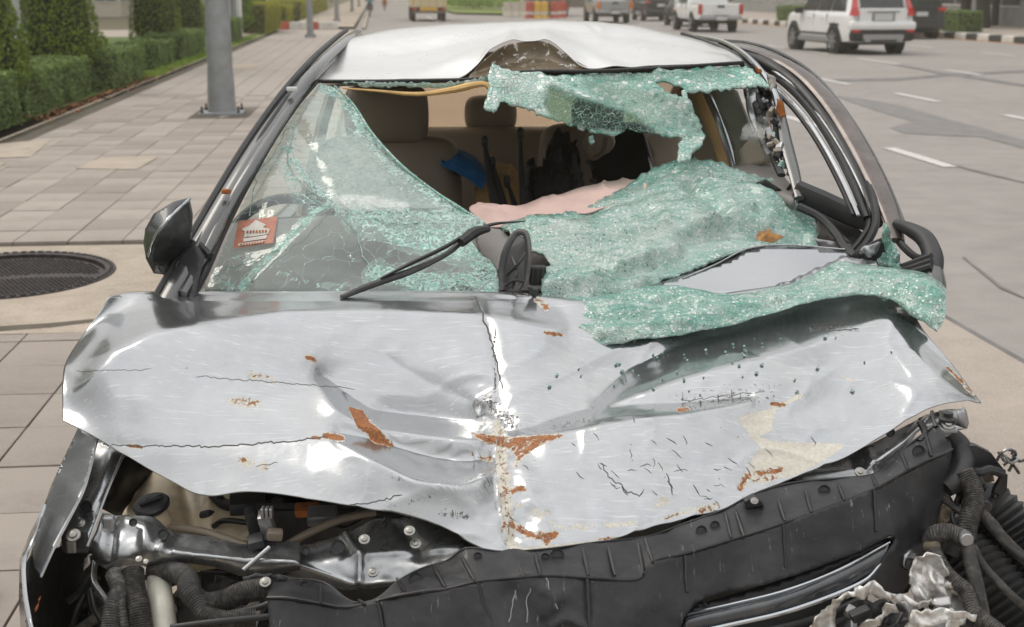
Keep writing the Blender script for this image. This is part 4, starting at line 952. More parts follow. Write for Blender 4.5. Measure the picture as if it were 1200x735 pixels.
# integrate towards the far side in metres
V0 = np.array([[0, 0, 0.]])
def hoodY(px, py):            # distance of the undented skin
    return Hbase(px, py)
dYdpy = 0.0024
S2 = np.concatenate([S, S[:, ::-1]], 1); S2 = np.concatenate([S2, -S2[::-1]], 0)     # smooth surface whose slopes best fit the bands
ky = 2*PI*np.fft.fftfreq(S2.shape[0], 2.0*dYdpy)[:, None]; kx = 2*PI*np.fft.fftfreq(S2.shape[1], 3.0/600)[None]
den = ky**2+.30*kx**2; den[0, 0] = 1
Fh = -1j*ky*np.fft.fft2(S2)/den; Fh[0, 0] = 0
I = -np.real(np.fft.ifft2(Fh))[:S.shape[0], :S.shape[1]]
gx_ = GX[0]; yb_ = np.interp(gx_, [128, 150, 560, 700, 880, 970, 1040, 1068], [350, 344, 344, 356, 341, 331, 343, 362]); yf_ = np.interp(gx_, [76, 150, 240, 360, 510, 592, 700, 850, 985, 1150], [490, 535, 580, 584, 616, 648, 636, 594, 538, 473])
rows_i = np.arange(I.shape[0]); hb0 = np.array([np.interp((yb_[k_]-320)/2, rows_i, I[:, k_]) for k_ in range(len(gx_))]); hf0 = np.array([np.interp((yf_[k_]-320)/2, rows_i, I[:, k_]) for k_ in range(len(gx_))])
ker = np.exp(-(np.arange(-30, 31)/5)**2); ker /= ker.sum(); hb0 = np.convolve(np.pad(hb0, 30, 'edge'), ker, 'valid'); hf0 = np.convolve(np.pad(hf0, 30, 'edge'), ker, 'valid')
tt = np.clip((GY-yb_)/np.maximum(yf_-yb_, 20), -.1, 1.1); I = I-(hb0*(1-tt)+hf0*tt)
# creases and crumpling
sharp([(560, 343), (572, 380), (583, 430), (588, 470)], [6, 6, 7, 9], [-.003, -.007, -.006, -.002])
sharp([(575, 545), (590, 505), (620, 500)], 7, -.008)
sharp([(582, 500), (578, 560), (586, 600), (596, 640)], [8, 10, 10, 8], [-.006, -.016, -.018, -.010])
ridge([(606, 520), (618, 570), (640, 620)], [10, 12, 10], [.004, .008, .004])
sharp([(372, 444), (404, 486), (440, 500)], 4, -.004)
sharp([(445, 505), (520, 515), (566, 530)], 5, .004)
sharp([(640, 500), (720, 488), (800, 480), (900, 468)], 5, .0035)
sharp([(640, 400), (700, 430), (690, 470)], 8, -.002)
ridge([(130, 347), (112, 390), (80, 430)], 9, .006)
sharp([(78, 428), (130, 412), (200, 400), (330, 402), (440, 410)], 6, .0016)
sharp([(1050, 362), (1040, 400), (1070, 440)], 6, .004)
ridge([(900, 480), (980, 470), (1060, 440)], 22, -.005)
ridge([(240, 400), (330, 420), (420, 412)], 16, .004)
ridge([(480, 440), (540, 430)], 20, .004)
ridge([(200, 520), (330, 540), (420, 560)], 22, .004)
sharp([(140, 521), (250, 522), (330, 517), (390, 510)], 6, -.0018)
sharp([(960, 500), (940, 520), (912, 512), (900, 490)], 2.5, .002)
cw = np.exp(-(segdist(GX, GY, [(575, 480), (585, 560), (600, 630)])[0]/26)**2)+.22*np.exp(-(segdist(GX, GY, [(640, 600), (760, 600), (900, 560)])[0]/34)**2)+.10*np.exp(-(segdist(GX, GY, [(700, 520), (850, 510)])[0]/40)**2)+.30*np.exp(-(segdist(GX, GY, [(620, 500), (800, 480)])[0]/10)**2)
Hh += cw*.015*fbm(GX/26, GY/15, 4, 3)
sharp([(600, 462), (660, 440), (720, 410), (770, 398)], 8, .006); sharp([(420, 392), (470, 430), (556, 470)], 9, -.005); sharp([(240, 400), (300, 440), (372, 446)], 9, .0015)
sharp([(860, 405), (930, 430), (1010, 425)], 9, -.004); sharp([(900, 380), (960, 420), (940, 470)], 9, .0035); sharp([(460, 590), (520, 570), (570, 575)], 7, .004)
Hh += (.0018+.0014*np.clip((GX-330)/200, 0, 1))*fbm(GX/75, GY/40, 9, 3)+.0032*np.clip((GX-330)/200, 0, 1)*(1-np.abs(2*vnoise(GX/70+GY/90, GY/38-GX/160, 13)-1))**5
HOOD = (I+Hh)*(1-np.exp(-(np.hypot(GX-73, GY-492)/42)**2))
def lat(A, px, py):
    fx = np.clip((np.asarray(px)-60)/3, 0, A.shape[1]-1.001); fy = np.clip((np.asarray(py)-320)/2, 0, A.shape[0]-1.001)
    x = fx.astype(int); y = fy.astype(int); u = fx-x; v = fy-y
    return (A[y, x]*(1-u)+A[y, x+1]*u)*(1-v)+(A[y+1, x]*(1-u)+A[y+1, x+1]*u)*v
def blobmap(items, soft=.5):
    def f(px, py):
        v = np.zeros(np.shape(px))
        for it in items:
            pts, w = it[0], it[1]; s = it[2] if len(it) > 2 else 1
            if len(pts) > 2 and pts[0] == pts[-1]:
                ins = inpoly(px, py, pts[:-1]); d, _ = segdist(px, py, pts); q = np.where(ins, 1, np.exp(-(d/w)**2))
            else:
                d, _ = segdist(px, py, pts); q = np.exp(-(d/w)**2)
            v = np.maximum(v, q*s)
        return v
    return f
rust = blobmap([([(410, 478), (425, 482), (432, 495), (452, 510), (460, 522), (440, 518), (420, 500), (410, 478)], 2, .85), ([(382, 510), (400, 513)], 4.5, 1), ([(366, 512), (374, 513)], 2.5, .9),
    ([(360, 418), (368, 421)], 4, .9), ([(554, 508), (575, 511), (600, 514), (658, 510), (630, 521), (608, 536), (600, 524), (572, 518), (554, 508)], 3, .72), ([(610, 532), (604, 545)], 5, .6), ([(584, 500), (590, 530), (592, 570), (598, 610)], 7, .46), ([(552, 533), (575, 538)], 4, .62), ([(588, 580), (606, 572), (614, 573)], 5, .72), ([(588, 545), (596, 560)], 4, .5),
    ([(600, 615), (625, 628), (650, 626), (640, 634)], 6, .72), ([(586, 625), (592, 612)], 4, .6), ([(868, 572), (876, 556), (900, 552), (915, 549)], 6, .66), ([(880, 562), (905, 560)], 7, .5), ([(905, 473), (918, 474)], 3.5, .8), ([(795, 480), (806, 479)], 3, .8),
    ([(275, 470), (300, 472)], 10, .50), ([(296, 440), (318, 446)], 8, .46), ([(285, 538), (308, 546)], 10, .44), ([(630, 352), (640, 360)], 6, .6), ([(640, 390), (658, 392)], 3, .8), ([(1052, 352), (1066, 358)], 3, .8), ([(1110, 430), (1128, 448)], 2.5, .8),
    ([(822, 598), (840, 592)], 6, .55), ([(700, 632), (720, 630)], 3, .6), ([(780, 607), (800, 600)], 4, .5), ([(150, 522), (166, 524)], 2.5, .75), ([(1130, 452), (1140, 462)], 3, .6)])
primer = blobmap([([(868, 490), (905, 482), (900, 505), (880, 510), (905, 520), (950, 522), (985, 522), (960, 540), (925, 556), (890, 560), (880, 545), (895, 525), (880, 505), (868, 490)], 4, .95), ([(905, 480), (940, 462)], 4, .7),
    ([(583, 500), (590, 560), (594, 600), (600, 635)], 11, .72), ([(620, 600), (660, 618), (760, 612), (840, 590)], 6, .52), ([(600, 590), (640, 600)], 8, .55), ([(425, 485), (445, 510)], 8, .55), ([(740, 632), (600, 645)], 5, .72), ([(300, 442), (312, 446)], 12, .5), ([(278, 470), (300, 474)], 10, .42),
    ([(765, 598), (780, 585)], 6, .62), ([(985, 440), (1000, 445)], 3, .6)])
scr = blobmap([([(700, 500), (760, 540), (860, 520)], 45, .25), ([(620, 520), (700, 540)], 30, .2), ([(800, 470), (900, 460)], 20, .6), ([(570, 470), (600, 495)], 14, .9), ([(582, 500), (588, 560), (598, 630)], 13, .6), ([(620, 505), (700, 490)], 7, .6), ([(800, 478), (880, 468)], 5, .7), ([(440, 600), (510, 580)], 3, .8), ([(280, 430), (360, 470), (300, 545)], 26, .2), ([(520, 600), (545, 605)], 8, .9), ([(950, 385), (1010, 385)], 8, .7), ([(580, 380), (580, 460)], 3, .9), ([(430, 560), (560, 560)], 6, .5), ([(100, 440), (300, 425)], 5, .3), ([(640, 560), (760, 600), (900, 520)], 30, .2)])
# curved gouges in the paint on the right half
_go = []
_r = random.Random(3)
for i in range(120):
    x, y = _r.gauss(775, 85), _r.gauss(545, 28); a = _r.gauss(1.15, .22) if _r.random() < .8 else _r.uniform(-.4, .6); L = _r.uniform(3, 17)
    _go.append(([(x, y), (x+L*.5*math.cos(a)+2, y+L*.5*math.sin(a)), (x+L*math.cos(a)+_r.uniform(-4, 6), y+L*math.sin(a))], _r.uniform(.5, .9)))
_cut = []; _go += [([(130, 521), (250, 523), (350, 516), (390, 510)], 1.0), ([(405, 592), (440, 588), (475, 578)], 1.2), ([(556, 343), (572, 385), (582, 425), (590, 460)], 1.4)]
_go += [([(705, 542), (716, 560), (736, 576), (750, 580), (757, 572)], .8), ([(230, 440), (300, 446), (420, 455)], .5), ([(90, 435), (180, 432)], .5), ([(782, 555), (790, 583)], .9), ([(770, 540), (780, 556)], .7), ([(800, 470), (860, 462), (900, 458)], .4), ([(950, 382), (1000, 378)], .8), ([(960, 388), (1010, 384)], .8), ([(300, 546), (330, 540)], .5)]
def gouge(px, py):
    v = np.zeros(np.shape(px))
    for pts, w in _cut:
        xs = [p[0] for p in pts]; ys = [p[1] for p in pts]
        m = (px > min(xs)-8) & (px < max(xs)+8) & (py > min(ys)-8) & (py < max(ys)+8)
        if m.any(): v[m] = np.maximum(v[m], np.exp(-(segdist(px[m], py[m], pts)[0]/w)**2))
    return v
def scrf(px, py): return np.maximum(scr(px, py), gouge(px, py)*2.6)
def hdisp(px, py):
    h = lat(HOOD, px, py)-gouge(px, py)*.0012
    fy = np.clip((py-342)/10, 0, 1)
    return np.stack([0*h, 0*h, h*(.15+.85*fy)], -1)
back = [(128, 350, 2.93), (150, 343, 2.98), (230, 342, 3.02), (330, 342, 3.03), (450, 341, 3.03), (560, 342, 3.03), (630, 346, 3.02), (700, 356, 3.0), (790, 352, 3.02), (880, 340, 3.03), (970, 330, 3.03), (1040, 343, 3.0), (1068, 362, 2.96)]
down = [(140, 352, 3.06), (160, 352, 3.12), (230, 352, 3.14), (330, 352, 3.15), (450, 352, 3.15), (560, 352, 3.15), (630, 356, 3.13), (700, 366, 3.1), (790, 362, 3.1), (880, 350, 3.1), (970, 340, 3.1), (1030, 350, 3.08), (1050, 366, 3.04)]
mid1 = [(98, 392, 2.86), (140, 382, 2.89), (240, 384, 2.90), (350, 386, 2.90), (450, 386, 2.90), (560, 388, 2.90), (640, 392, 2.89), (720, 398, 2.88), (800, 396, 2.89), (880, 390, 2.90), (970, 382, 2.90), (1060, 384, 2.86), (1088, 396, 2.82)]
mid2 = [(77, 431, 2.77), (130, 440, 2.74), (240, 455, 2.71), (350, 468, 2.68), (450, 478, 2.66), (560, 490, 2.64), (640, 492, 2.63), (720, 490, 2.64), (800, 480, 2.66), (880, 468, 2.69), (970, 450, 2.74), (1080, 430, 2.76), (1122, 432, 2.74)]
frnt = [(73, 492, 2.62), (92, 501, 2.60), (112, 512, 2.58), (150, 535, 2.54), (200, 562, 2.50), (240, 580, 2.47), (290, 577, 2.46), (360, 584, 2.43), (440, 600, 2.39), (510, 616, 2.36), (556, 636, 2.33), (592, 648, 2.31), (640, 644, 2.31), (700, 636, 2.33), (760, 620, 2.36), (850, 594, 2.41), (925, 561, 2.47), (985, 538, 2.51), (1030, 515, 2.55), (1070, 492, 2.59), (1105, 480, 2.62), (1150, 473, 2.66)]
lip = [(x+(3 if x < 300 else -3 if x > 900 else 0), y+(1.5 if x not in (76, 1150) else 0), Y+.012) for x, y, Y in frnt]
hood = gridsheet('hood', [down, back, mid1, mid2, frnt], 520, 300, M['hood'], car, hdisp, .0025, {'rust': rust, 'primer': primer, 'scratch': scrf}, fit=9)
hood['label'] = 'buckled silver hood, its paint flaked and rusty along the creases'
# ---------------------------------------------------------------- roof
RX, RY = np.meshgrid(np.arange(340, 921, 4.0), np.arange(10, 121, 2.0))
def rdisp(px, py):
    h = np.zeros(np.shape(px))
    for pts, w, a in [([(470, 96), (520, 82), (560, 66), (600, 50)], 9, .012), ([(500, 97), (550, 86), (575, 74)], 6, -.010), ([(640, 46), (690, 66), (730, 86)], 8, .010), ([(600, 38), (640, 34), (700, 38)], 10, .010), ([(395, 74), (460, 66), (540, 44)], 12, -.006), ([(760, 60), (820, 50)], 14, .005), ([(690, 30), (700, 38)], 3, -.004)]:
        h += a*np.exp(-(segdist(px, py, pts)[0]/w)**2)
    h += .004*fbm(px/60, py/14, 12, 3)
    return np.stack([0*h, 0*h, h*np.clip((96-py)/20+.15, 0, 1)], -1)
roof_rows = [[(412, 52, 5.3), (460, 42, 5.5), (540, 36, 5.6), (620, 34, 5.6), (700, 34, 5.6), (770, 42, 5.5), (846, 62, 5.3)],
    [(406, 46, 4.45), (445, 36, 4.48), (500, 30, 4.5), (560, 26, 4.5), (620, 25, 4.5), (690, 25, 4.5), (760, 33, 4.48), (846, 56, 4.4)],
    [(388, 69, 4.12), (440, 64, 4.13), (500, 60, 4.14), (560, 50, 4.16), (620, 38, 4.22), (690, 42, 4.18), (770, 52, 4.13), (866, 66, 4.05)],
    [(368, 93, 3.85), (450, 93, 3.86), (530, 91, 3.87), (556, 78, 3.90), (580, 58, 3.95), (610, 49, 3.98), (640, 49, 3.97), (662, 62, 3.94), (690, 80, 3.90), (760, 77, 3.88), (870, 71, 3.86)]]
roof = gridsheet('roof', roof_rows, 200, 90, M['roofglare'], car, rdisp, .003, {'rust': blobmap([([(600, 49), (640, 48)], 1.5, .5)]), 'primer': blobmap([([(10, 10), (11, 10)], 1, 0)]), 'scratch': blobmap([([(520, 80), (560, 60)], 5, .5)])})
roof['label'] = 'caved silver roof with a raised dent at its front edge'
t = NT('scraped_brown_metal'); co = t.co(); n1 = t.noise(45, 6, .75, co, .5)
c = t.mix(t.ramp(t.noise(18, 4, .6, co), .35, .65), (.11, .085, .055), (.20, .15, .09)); c = t.mix(t.math('GREATER_THAN', n1, .60), c, (.72, .70, .66))
M['scraped'] = t.done(t.bsdf(color=c, rough=.35, metal=.3, coat=.4, normal=t.bump(n1, .4, .004)))
gridsheet('roof_dent', [[(552, 86, 3.89), (570, 68, 3.92), (590, 54, 3.96), (612, 49, 3.985), (640, 49, 3.975), (662, 63, 3.94), (692, 81, 3.90)],
    [(550, 88, 3.88), (575, 80, 3.93), (600, 74, 3.97), (620, 70, 3.97), (640, 70, 3.96), (660, 76, 3.93), (694, 82, 3.90)],
    [(549, 92, 3.86), (575, 88, 3.86), (600, 84, 3.86), (620, 82, 3.86), (640, 82, 3.86), (660, 83, 3.86), (696, 84, 3.86)]], 60, 20, M['scraped'], car, None, .002)
tubeP('header_seal', [(366, 95, 3.85), (430, 95, 3.85), (500, 94, 3.85), (560, 92, 3.85), (610, 84, 3.85), (700, 83, 3.85), (780, 79, 3.85), (872, 73, 3.85)], .0055, M['seal'], car, 6)
gridsheet('headliner', [[(420, 70, 5.2), (620, 60, 5.3), (840, 80, 5.2)], [(375, 100, 3.95), (620, 92, 3.95), (868, 84, 3.95)]], 20, 12, M['leatherl'], car, None, .004)
tubeP('header_trim', [(402, 103, 3.83), (440, 106, 3.82), (490, 110, 3.81), (530, 105, 3.81), (568, 98, 3.80), (576, 108, 3.80)], [.004, .006, .009, .012, .017, .010], M['foam'], car, 8, flat=.6)
# ---------------------------------------------------------------- left pillar (three rolled strips and seals)
def off(pts, dx, dy, dY=0): return [(x+dx, y+dy, Y+dY) for x, y, Y in pts]
pil = [(190, 352, 2.98), (205, 326, 3.03), (232, 280, 3.14), (262, 228, 3.28), (300, 166, 3.47), (340, 110, 3.70), (375, 70, 3.98), (404, 44, 4.45), (414, 37, 4.9)]
lp = tubeP('left_pillar', off(pil, 4, 1), [.024, .026, .026, .025, .022, .019], M['paintdk'], car, 12, flat=.55)
tubeP('pillar_molding', off(pil, -8, -2, .01), [.010, .011, .011, .010, .008], M['seal'], lp, 8)
tubeP('pillar_ridge', [(213, 344, 2.99), (240, 296, 3.10), (266, 243, 3.24), (298, 190, 3.38), (330, 140, 3.56), (352, 108, 3.72), (374, 84, 3.9), (400, 58, 4.3)], [.014, .017, .016, .014, .011], M['paintdk'], lp, 10, flat=.7)
tubeP('pillar_groove', [(206, 340, 3.01), (232, 294, 3.12), (258, 240, 3.26), (290, 186, 3.40), (324, 133, 3.58), (350, 98, 3.76), (372, 76, 3.94)], .008, M['seal'], lp, 8)
tubeP('glass_seal', [(226, 345, 3.0), (241, 318, 3.06), (262, 270, 3.19), (286, 222, 3.33), (318, 166, 3.52), (348, 122, 3.7), (371, 95, 3.84)], [.009, .009, .007], M['seal'], lp, 8)
sheetpoly('cowl_panel', [(176, 352), (189, 335), (217, 290), (232, 288), (240, 300), (232, 330), (228, 352)], tps([(176, 352, 3.0), (217, 290, 3.08), (240, 300, 3.05), (228, 352, 2.98)]), 6, M['plastic'], car)
MB().tube([P(231, 306, 3.08), P(238, 290, 3.1), P(246, 300, 3.08)], [.012, .016, .010], 8).build('pillar_cap', M['plastic'], lp, smooth=50)
for x, y, Y, s in [(262, 224, 3.26, 1), (339, 104, 3.68, 1.3)]: MB().rbox(P(x+3, y, Y-.02), (.022*s, .012, .012), .004).build('rust_chip' if s == 1 else 'paint_chip', M['rust' if s == 1 else 'white'], lp)
# mirror
mir = [(203, 236), (222, 231), (226, 250), (224, 300), (218, 310), (196, 322), (180, 320), (171, 303), (168, 285), (170, 268), (180, 250)]
mz = tps([(203, 236, 3.14), (222, 231, 3.18), (224, 300, 3.17), (196, 322, 3.12), (168, 285, 3.12), (178, 252, 3.12), (196, 276, 3.03)])
mr = sheetpoly('side_mirror', mir, mz, 3, M['mirrorcap'], car, None, .012); mr['label'] = 'folded side mirror with a bright edged cap'
sheetpoly('mirror_face', [(206, 242), (221, 236), (224, 252), (222, 296), (214, 305), (180, 311), (176, 303), (181, 285), (196, 262)], tps([(206, 242, 3.08), (221, 236, 3.12), (222, 296, 3.11), (180, 311, 3.06), (196, 262, 3.02), (200, 285, 3.04)]), 4, M['plastic'], mr, None, .004)
MB().tube(curve3([(174, 300, 3.05), (181, 278, 3.015), (196, 258, 3.01), (212, 242, 3.06), (222, 233, 3.12)], 24), [.003, .004, .004, .004]*6, 6).build('mirror_trim', M['chromep'], mr, smooth=60)
MB().tube([P(196, 305, 3.1), P(206, 318, 3.1), P(216, 314, 3.06)], [.03, .028, .022], 10).build('mirror_arm', M['plastic'], mr, smooth=60)
# ---------------------------------------------------------------- cabin shell
def wpart(name, c, d, mat, b=.02, par=None, R=None, sm=None):
    return MB().rbox(c, d, b, R).build(name, M[mat], par or car, smooth=sm)
wpart('floor_pan', (0.02, 4.4, .30), (1.5, 2.9, .06), 'carpet')
wpart('firewall', (0.02, 3.22, .58), (1.5, .05, .60), 'carpet')
ld = wpart('left_door', (-.78, 4.25, .62), (.07, 2.3, .62), 'paintdk', .03); wpart('door_trim', (-.73, 4.25, .66), (.04, 2.2, .52), 'leather', .02, ld)
rd = wpart('right_rear_door', (.80, 4.7, .62), (.07, 1.5, .62), 'paintdk', .03); wpart('door_trim', (.75, 4.6, .70), (.04, 1.6, .5), 'leatherl', .02, rd)
MB().tube([Vector((-.70, 4.45, .9)), Vector((-.62, 4.5, 1.25)), P(407, 50, 4.6)], [.05, .04, .03], 8, flat=.5).build('centre_pillar', M['leather'], car, smooth=60)
MB().tube([P(405, 52, 4.6), P(420, 46, 5.3), Vector((-.60, 6.0, 1.0))], [.03, .04, .07], 8, flat=.6).build('rear_pillar', M['paintdk'], car, smooth=60)
MB().tube([P(846, 62, 4.6), P(820, 60, 5.3), Vector((.66, 6.0, 1.0))], [.03, .04, .08], 8, flat=.6).build('rear_pillar', M['paintdk'], car, smooth=60)
wpart('rear_shelf', (.02, 5.75, .98), (1.3, .5, .04), 'leatherl'); wpart('rear_panel', (.02, 6.1, .70), (1.5, .06, .55), 'paintdk', .03)
wpart('trunk_lid', (.02, 6.45, .96), (1.45, .72, .05), 'paint', .02); wpart('rear_body', (.02, 6.45, .62), (1.62, .74, .62), 'paint', .08)
for sd in (-1, 1):
    MB().lathe([(.20, -.1), (.30, -.105), (.32, -.07), (.32, .07), (.30, .105), (.20, .1)], (sd*.70, 5.95, .32), 28, Matrix.Rotation(PI/2, 3, 'Y')).build('wheel', M['rubber'], car, smooth=30)
    MB().lathe([(.20, -.1), (.30, -.105), (.32, -.07), (.32, .07), (.30, .105), (.20, .1)], (sd*.66+.03, 3.12, .32+(.0 if sd > 0 else .12)), 28, Matrix.Rotation(PI/2, 3, 'Y')).build('wheel', M['rubber'], car, smooth=30)
t = NT('tinted_rear_glass'); M['rearglass'] = t.done(t.mixs(.10, t.n('BsdfTransparent', {'Color': (.90, .82, .72, 1)}).outputs[0], t.n('BsdfGlossy', {'Roughness': .05}).outputs[0]))
mk('rear_window', [P(418, 66, 5.25), P(826, 66, 5.25), Vector((.66, 6.0, 1.0)), Vector((-.62, 6.0, 1.0))], [(0, 1, 2, 3)], M['rearglass'], car, thick=.004)
# dashboard
dsh = gridsheet('dashboard', [[(255, 262, 3.75), (420, 250, 3.78), (600, 246, 3.78), (780, 236, 3.78), (930, 240, 3.72)], [(245, 290, 3.50), (420, 278, 3.50), (600, 278, 3.5), (780, 270, 3.5), (945, 268, 3.5)], [(240, 340, 3.22), (420, 340, 3.22), (600, 340, 3.22), (780, 330, 3.22), (965, 310, 3.25)]], 50, 24, M['dash'], car, None, .01)
gridsheet('dashboard_front', [[(255, 262, 3.75), (420, 250, 3.78), (600, 246, 3.78), (780, 236, 3.78), (930, 240, 3.72)], [(262, 330, 3.82), (420, 330, 3.84), (600, 330, 3.84), (780, 320, 3.84), (930, 310, 3.8)]], 30, 8, M['plastic'], dsh, None, .01)
sheetpoly('dashboard_end', [(826, 206), (893, 184), (905, 190), (932, 222), (930, 236), (890, 216), (850, 214)], tps([(826, 206, 3.72), (893, 184, 3.8), (932, 222, 3.5), (850, 214, 3.62)]), 5, M['dash'], dsh, None, .02)
sheetpoly('air_vent', [(886, 214), (898, 210), (916, 222), (906, 226)], lambda x, y: 3.50+0*x, 3, M['plastic'], dsh, None, .01)
# steering wheel behind the cracked glass
sw_ = empty
b = MB(); cw = P(335, 300, 3.95); Rr = Matrix.Rotation(math.radians(62), 3, 'X')
b.tube([cw+Rr @ Vector((.18*math.cos(a), .18*math.sin(a), 0)) for a in np.linspace(0, 2*PI, 41)], .016, 8); stw = b.build('steering_wheel', M['trim'], car, smooth=60)
b = MB(); b.lathe([(.01, -.03), (.07, -.02), (.075, .02), (.02, .03)], cw, 20, Rr)
for a in (0, PI, 1.5*PI): b.tube([cw, cw+Rr @ Vector((.17*math.cos(a), .17*math.sin(a), 0))], [.03, .018], 6)
b.build('steering_hub', M['plastic'], stw, smooth=50)
# seats
def cushion(name, c, d, mat, par, b=.06, R=None):
    o = MB().rbox(c, d, b, R).build(name, M[mat], par, smooth=1)
    s_ = o.modifiers.new('round', 'SUBSURF'); s_.levels = s_.render_levels = 2; return o
def seat(x0, w, Y, lab, zt=1.20, hr=True, par=car):
    st = cushion('seat', (x0, Y, .85), (w, .20, .72), 'leather', par, .09, Matrix.Rotation(math.radians(-12), 3, 'X')); st['label'] = lab
    cushion('seat_base', (x0, Y-.30, .50), (w, .55, .2), 'leather', st, .08)
    if hr:
        cushion('headrest', (x0+.0, Y+.03, zt+.08), (w*.56, .12, .20), 'leather', st, .05)
        for q in (-.06, .06): MB().tube([(x0+q, Y+.03, zt-.12), (x0+q, Y+.03, zt+.08)], .007, 6).build('headrest_post', M['chromep'], st)
    return st
xs = P(455, 200, 4.55)[0]
seat(xs, .50, 4.50, 'taupe leather front seat behind the torn glass', 1.19)
seat(.34, .50, 4.95, 'dark front seat pushed back on the right', 1.10, False)
rs = cushion('rear_seat', (.02, 5.38, .84), (1.34, .22, .62), 'leather', car, .08, Matrix.Rotation(math.radians(-12), 3, 'X')); cushion('seat_base', (.02, 5.05, .50), (1.30, .6, .22), 'leather', rs, .08)
for px in (468, 575, 700):
    p = P(px, 133, 5.45); cushion('headrest', (p.x, 5.45, p.z), (.21, .12, .15), 'leather', rs, .05)
# right side inside the cabin
sheetpoly('door_lining', [(798, 104), (822, 104), (842, 150), (862, 204), (838, 210), (815, 202), (800, 150)], tps([(798, 104, 4.35), (862, 204, 4.0), (815, 202, 4.15)]), 6, M['leatherl'], car, None, .02)
tubeP('tan_trim', [(812, 100, 4.15), (828, 135, 4.05), (842, 170, 3.98), (854, 206, 3.92)], .018, M['tancloth'], car, 8, flat=.6)
tubeP('chrome_trim', [(824, 100, 4.05), (840, 135, 3.97), (852, 170, 3.92), (862, 204, 3.86)], [.010, .012, .012, .010], M['chromep'], car, 8)
tubeP('trim_seal', [(829, 100, 4.06), (845, 135, 3.98), (857, 170, 3.93), (867, 204, 3.88)], .009, M['seal'], car, 8)
sheetpoly('pillar_lining', [(832, 104), (860, 104), (878, 150), (908, 190), (905, 202), (864, 208), (858, 170)], tps([(832, 104, 4.0), (908, 190, 3.75), (864, 208, 3.82)]), 6, simple('green_grey_trim', (.17, .17, .135), .6, var=.2, vs=5), car, None, .02)
sheetpoly('lining_patch', [(866, 176), (890, 150), (902, 188), (868, 200)], tps([(866, 176, 3.80), (902, 188, 3.70), (868, 200, 3.78), (890, 150, 3.74)]), 6, M['leatherl'], car, None, .01)
sheetpoly('black_door_panel', [(688, 148), (716, 140), (752, 150), (768, 206), (735, 222), (700, 226), (690, 190)], tps([(688, 148, 4.85), (768, 206, 4.5), (700, 226, 4.6)]), 7, M['trim'], car, None, .03)
tubeP('panel_edge', [(752, 152, 4.7), (758, 175, 4.62), (766, 206, 4.5)], .004, M['white'], car, 6)
sheetpoly('side_lining', [(753, 154), (778, 150), (800, 160), (800, 205), (768, 206)], tps([(753, 154, 4.9), (800, 205, 4.6), (778, 150, 4.9)]), 7, M['leatherl'], car, None, .02)
bk = MB().lathe([(.005, 0), (.05, .0), (.055, .01), (.03, .03), (.005, .03)], P(702, 168, 4.55), 16, Matrix.Rotation(-PI/2+.5, 3, 'X')).build('belt_anchor', M['leatherl'], car, smooth=50)
tubeP('belt_loop', [(686, 160, 4.55), (694, 185, 4.5), (706, 178, 4.5), (710, 160, 4.5)], .012, M['leather'], car, 8, flat=.3)
# loose things inside
def lump(name, rows, mat, label, cat, amp=.02, sc=18, thick=.006, seed=3):
    def dz(px, py): n_ = .5*fbm(px/sc, py/sc, seed, 4)+.9*(1-np.abs(2*vnoise(px/sc/.9+py/sc*.8, py/sc*1.8-px/sc*.35, seed+4)-1))**4; return np.stack([0*n_, 0*n_, amp*n_], -1)
    o = gridsheet(name, rows, 60, 30, M[mat], None, dz, thick); return tag(o, label, cat)
lump('blue_cloth', [[(512, 180, 4.62), (530, 174, 4.66), (552, 182, 4.66), (568, 196, 4.6)], [(514, 186, 4.5), (535, 182, 4.52), (556, 192, 4.5), (572, 206, 4.48)], [(520, 194, 4.44), (538, 202, 4.42), (556, 214, 4.42), (566, 222, 4.42)]], 'bluecloth', 'crumpled blue cloth lying beside the taupe leather seat inside the car', 'cloth', .008)
lump('tan_bag', [[(560, 200, 4.7), (575, 190, 4.75), (598, 194, 4.75), (612, 204, 4.7)], [(556, 222, 4.55), (575, 212, 4.55), (600, 214, 4.55), (614, 226, 4.55)], [(560, 252, 4.5), (575, 256, 4.5), (600, 258, 4.5), (612, 256, 4.5)]], 'tancloth', 'tan cloth bag behind the black umbrellas inside the car', 'bag', .012, 22)
def stick(name, pts, r, label, cat):
    a = P(*pts[0]); o = empty(name, a, 0, label, cat, None); V = [p-a for p in curve3(pts, 12)]
    MB().tube(V, list(np.interp(np.linspace(0, 1, 12), np.linspace(0, 1, len(r)), r)), 7).build('shaft', M['trim'], o, smooth=50); MB().lathe([(.006, -.02), (.011, -.01), (.011, .012), (.004, .02)], V[0], 8).build('handle', M['plastic'], o, smooth=50)
stick('folded_umbrella', [(568, 166, 4.35), (574, 205, 4.28), (584, 245, 4.2)], [.006, .014, .022], 'leftmost of the thin black folded umbrellas standing inside the car', 'umbrella')
stick('folded_umbrella', [(577, 190, 4.32), (584, 215, 4.26), (592, 246, 4.2)], [.004, .010, .014], 'short black umbrella between the leftmost one and the tan bag inside the car', 'umbrella')
stick('folded_umbrella', [(594, 212, 4.3), (600, 230, 4.25), (606, 250, 4.2)], [.004, .008, .012], 'shortest black umbrella in front of the tan bag inside the car', 'umbrella')
stick('folded_umbrella', [(610, 156, 4.35), (611, 200, 4.28), (613, 245, 4.2)], [.005, .009, .011], 'upright black umbrella with a crosswise grip at the right of the tan bag', 'umbrella')
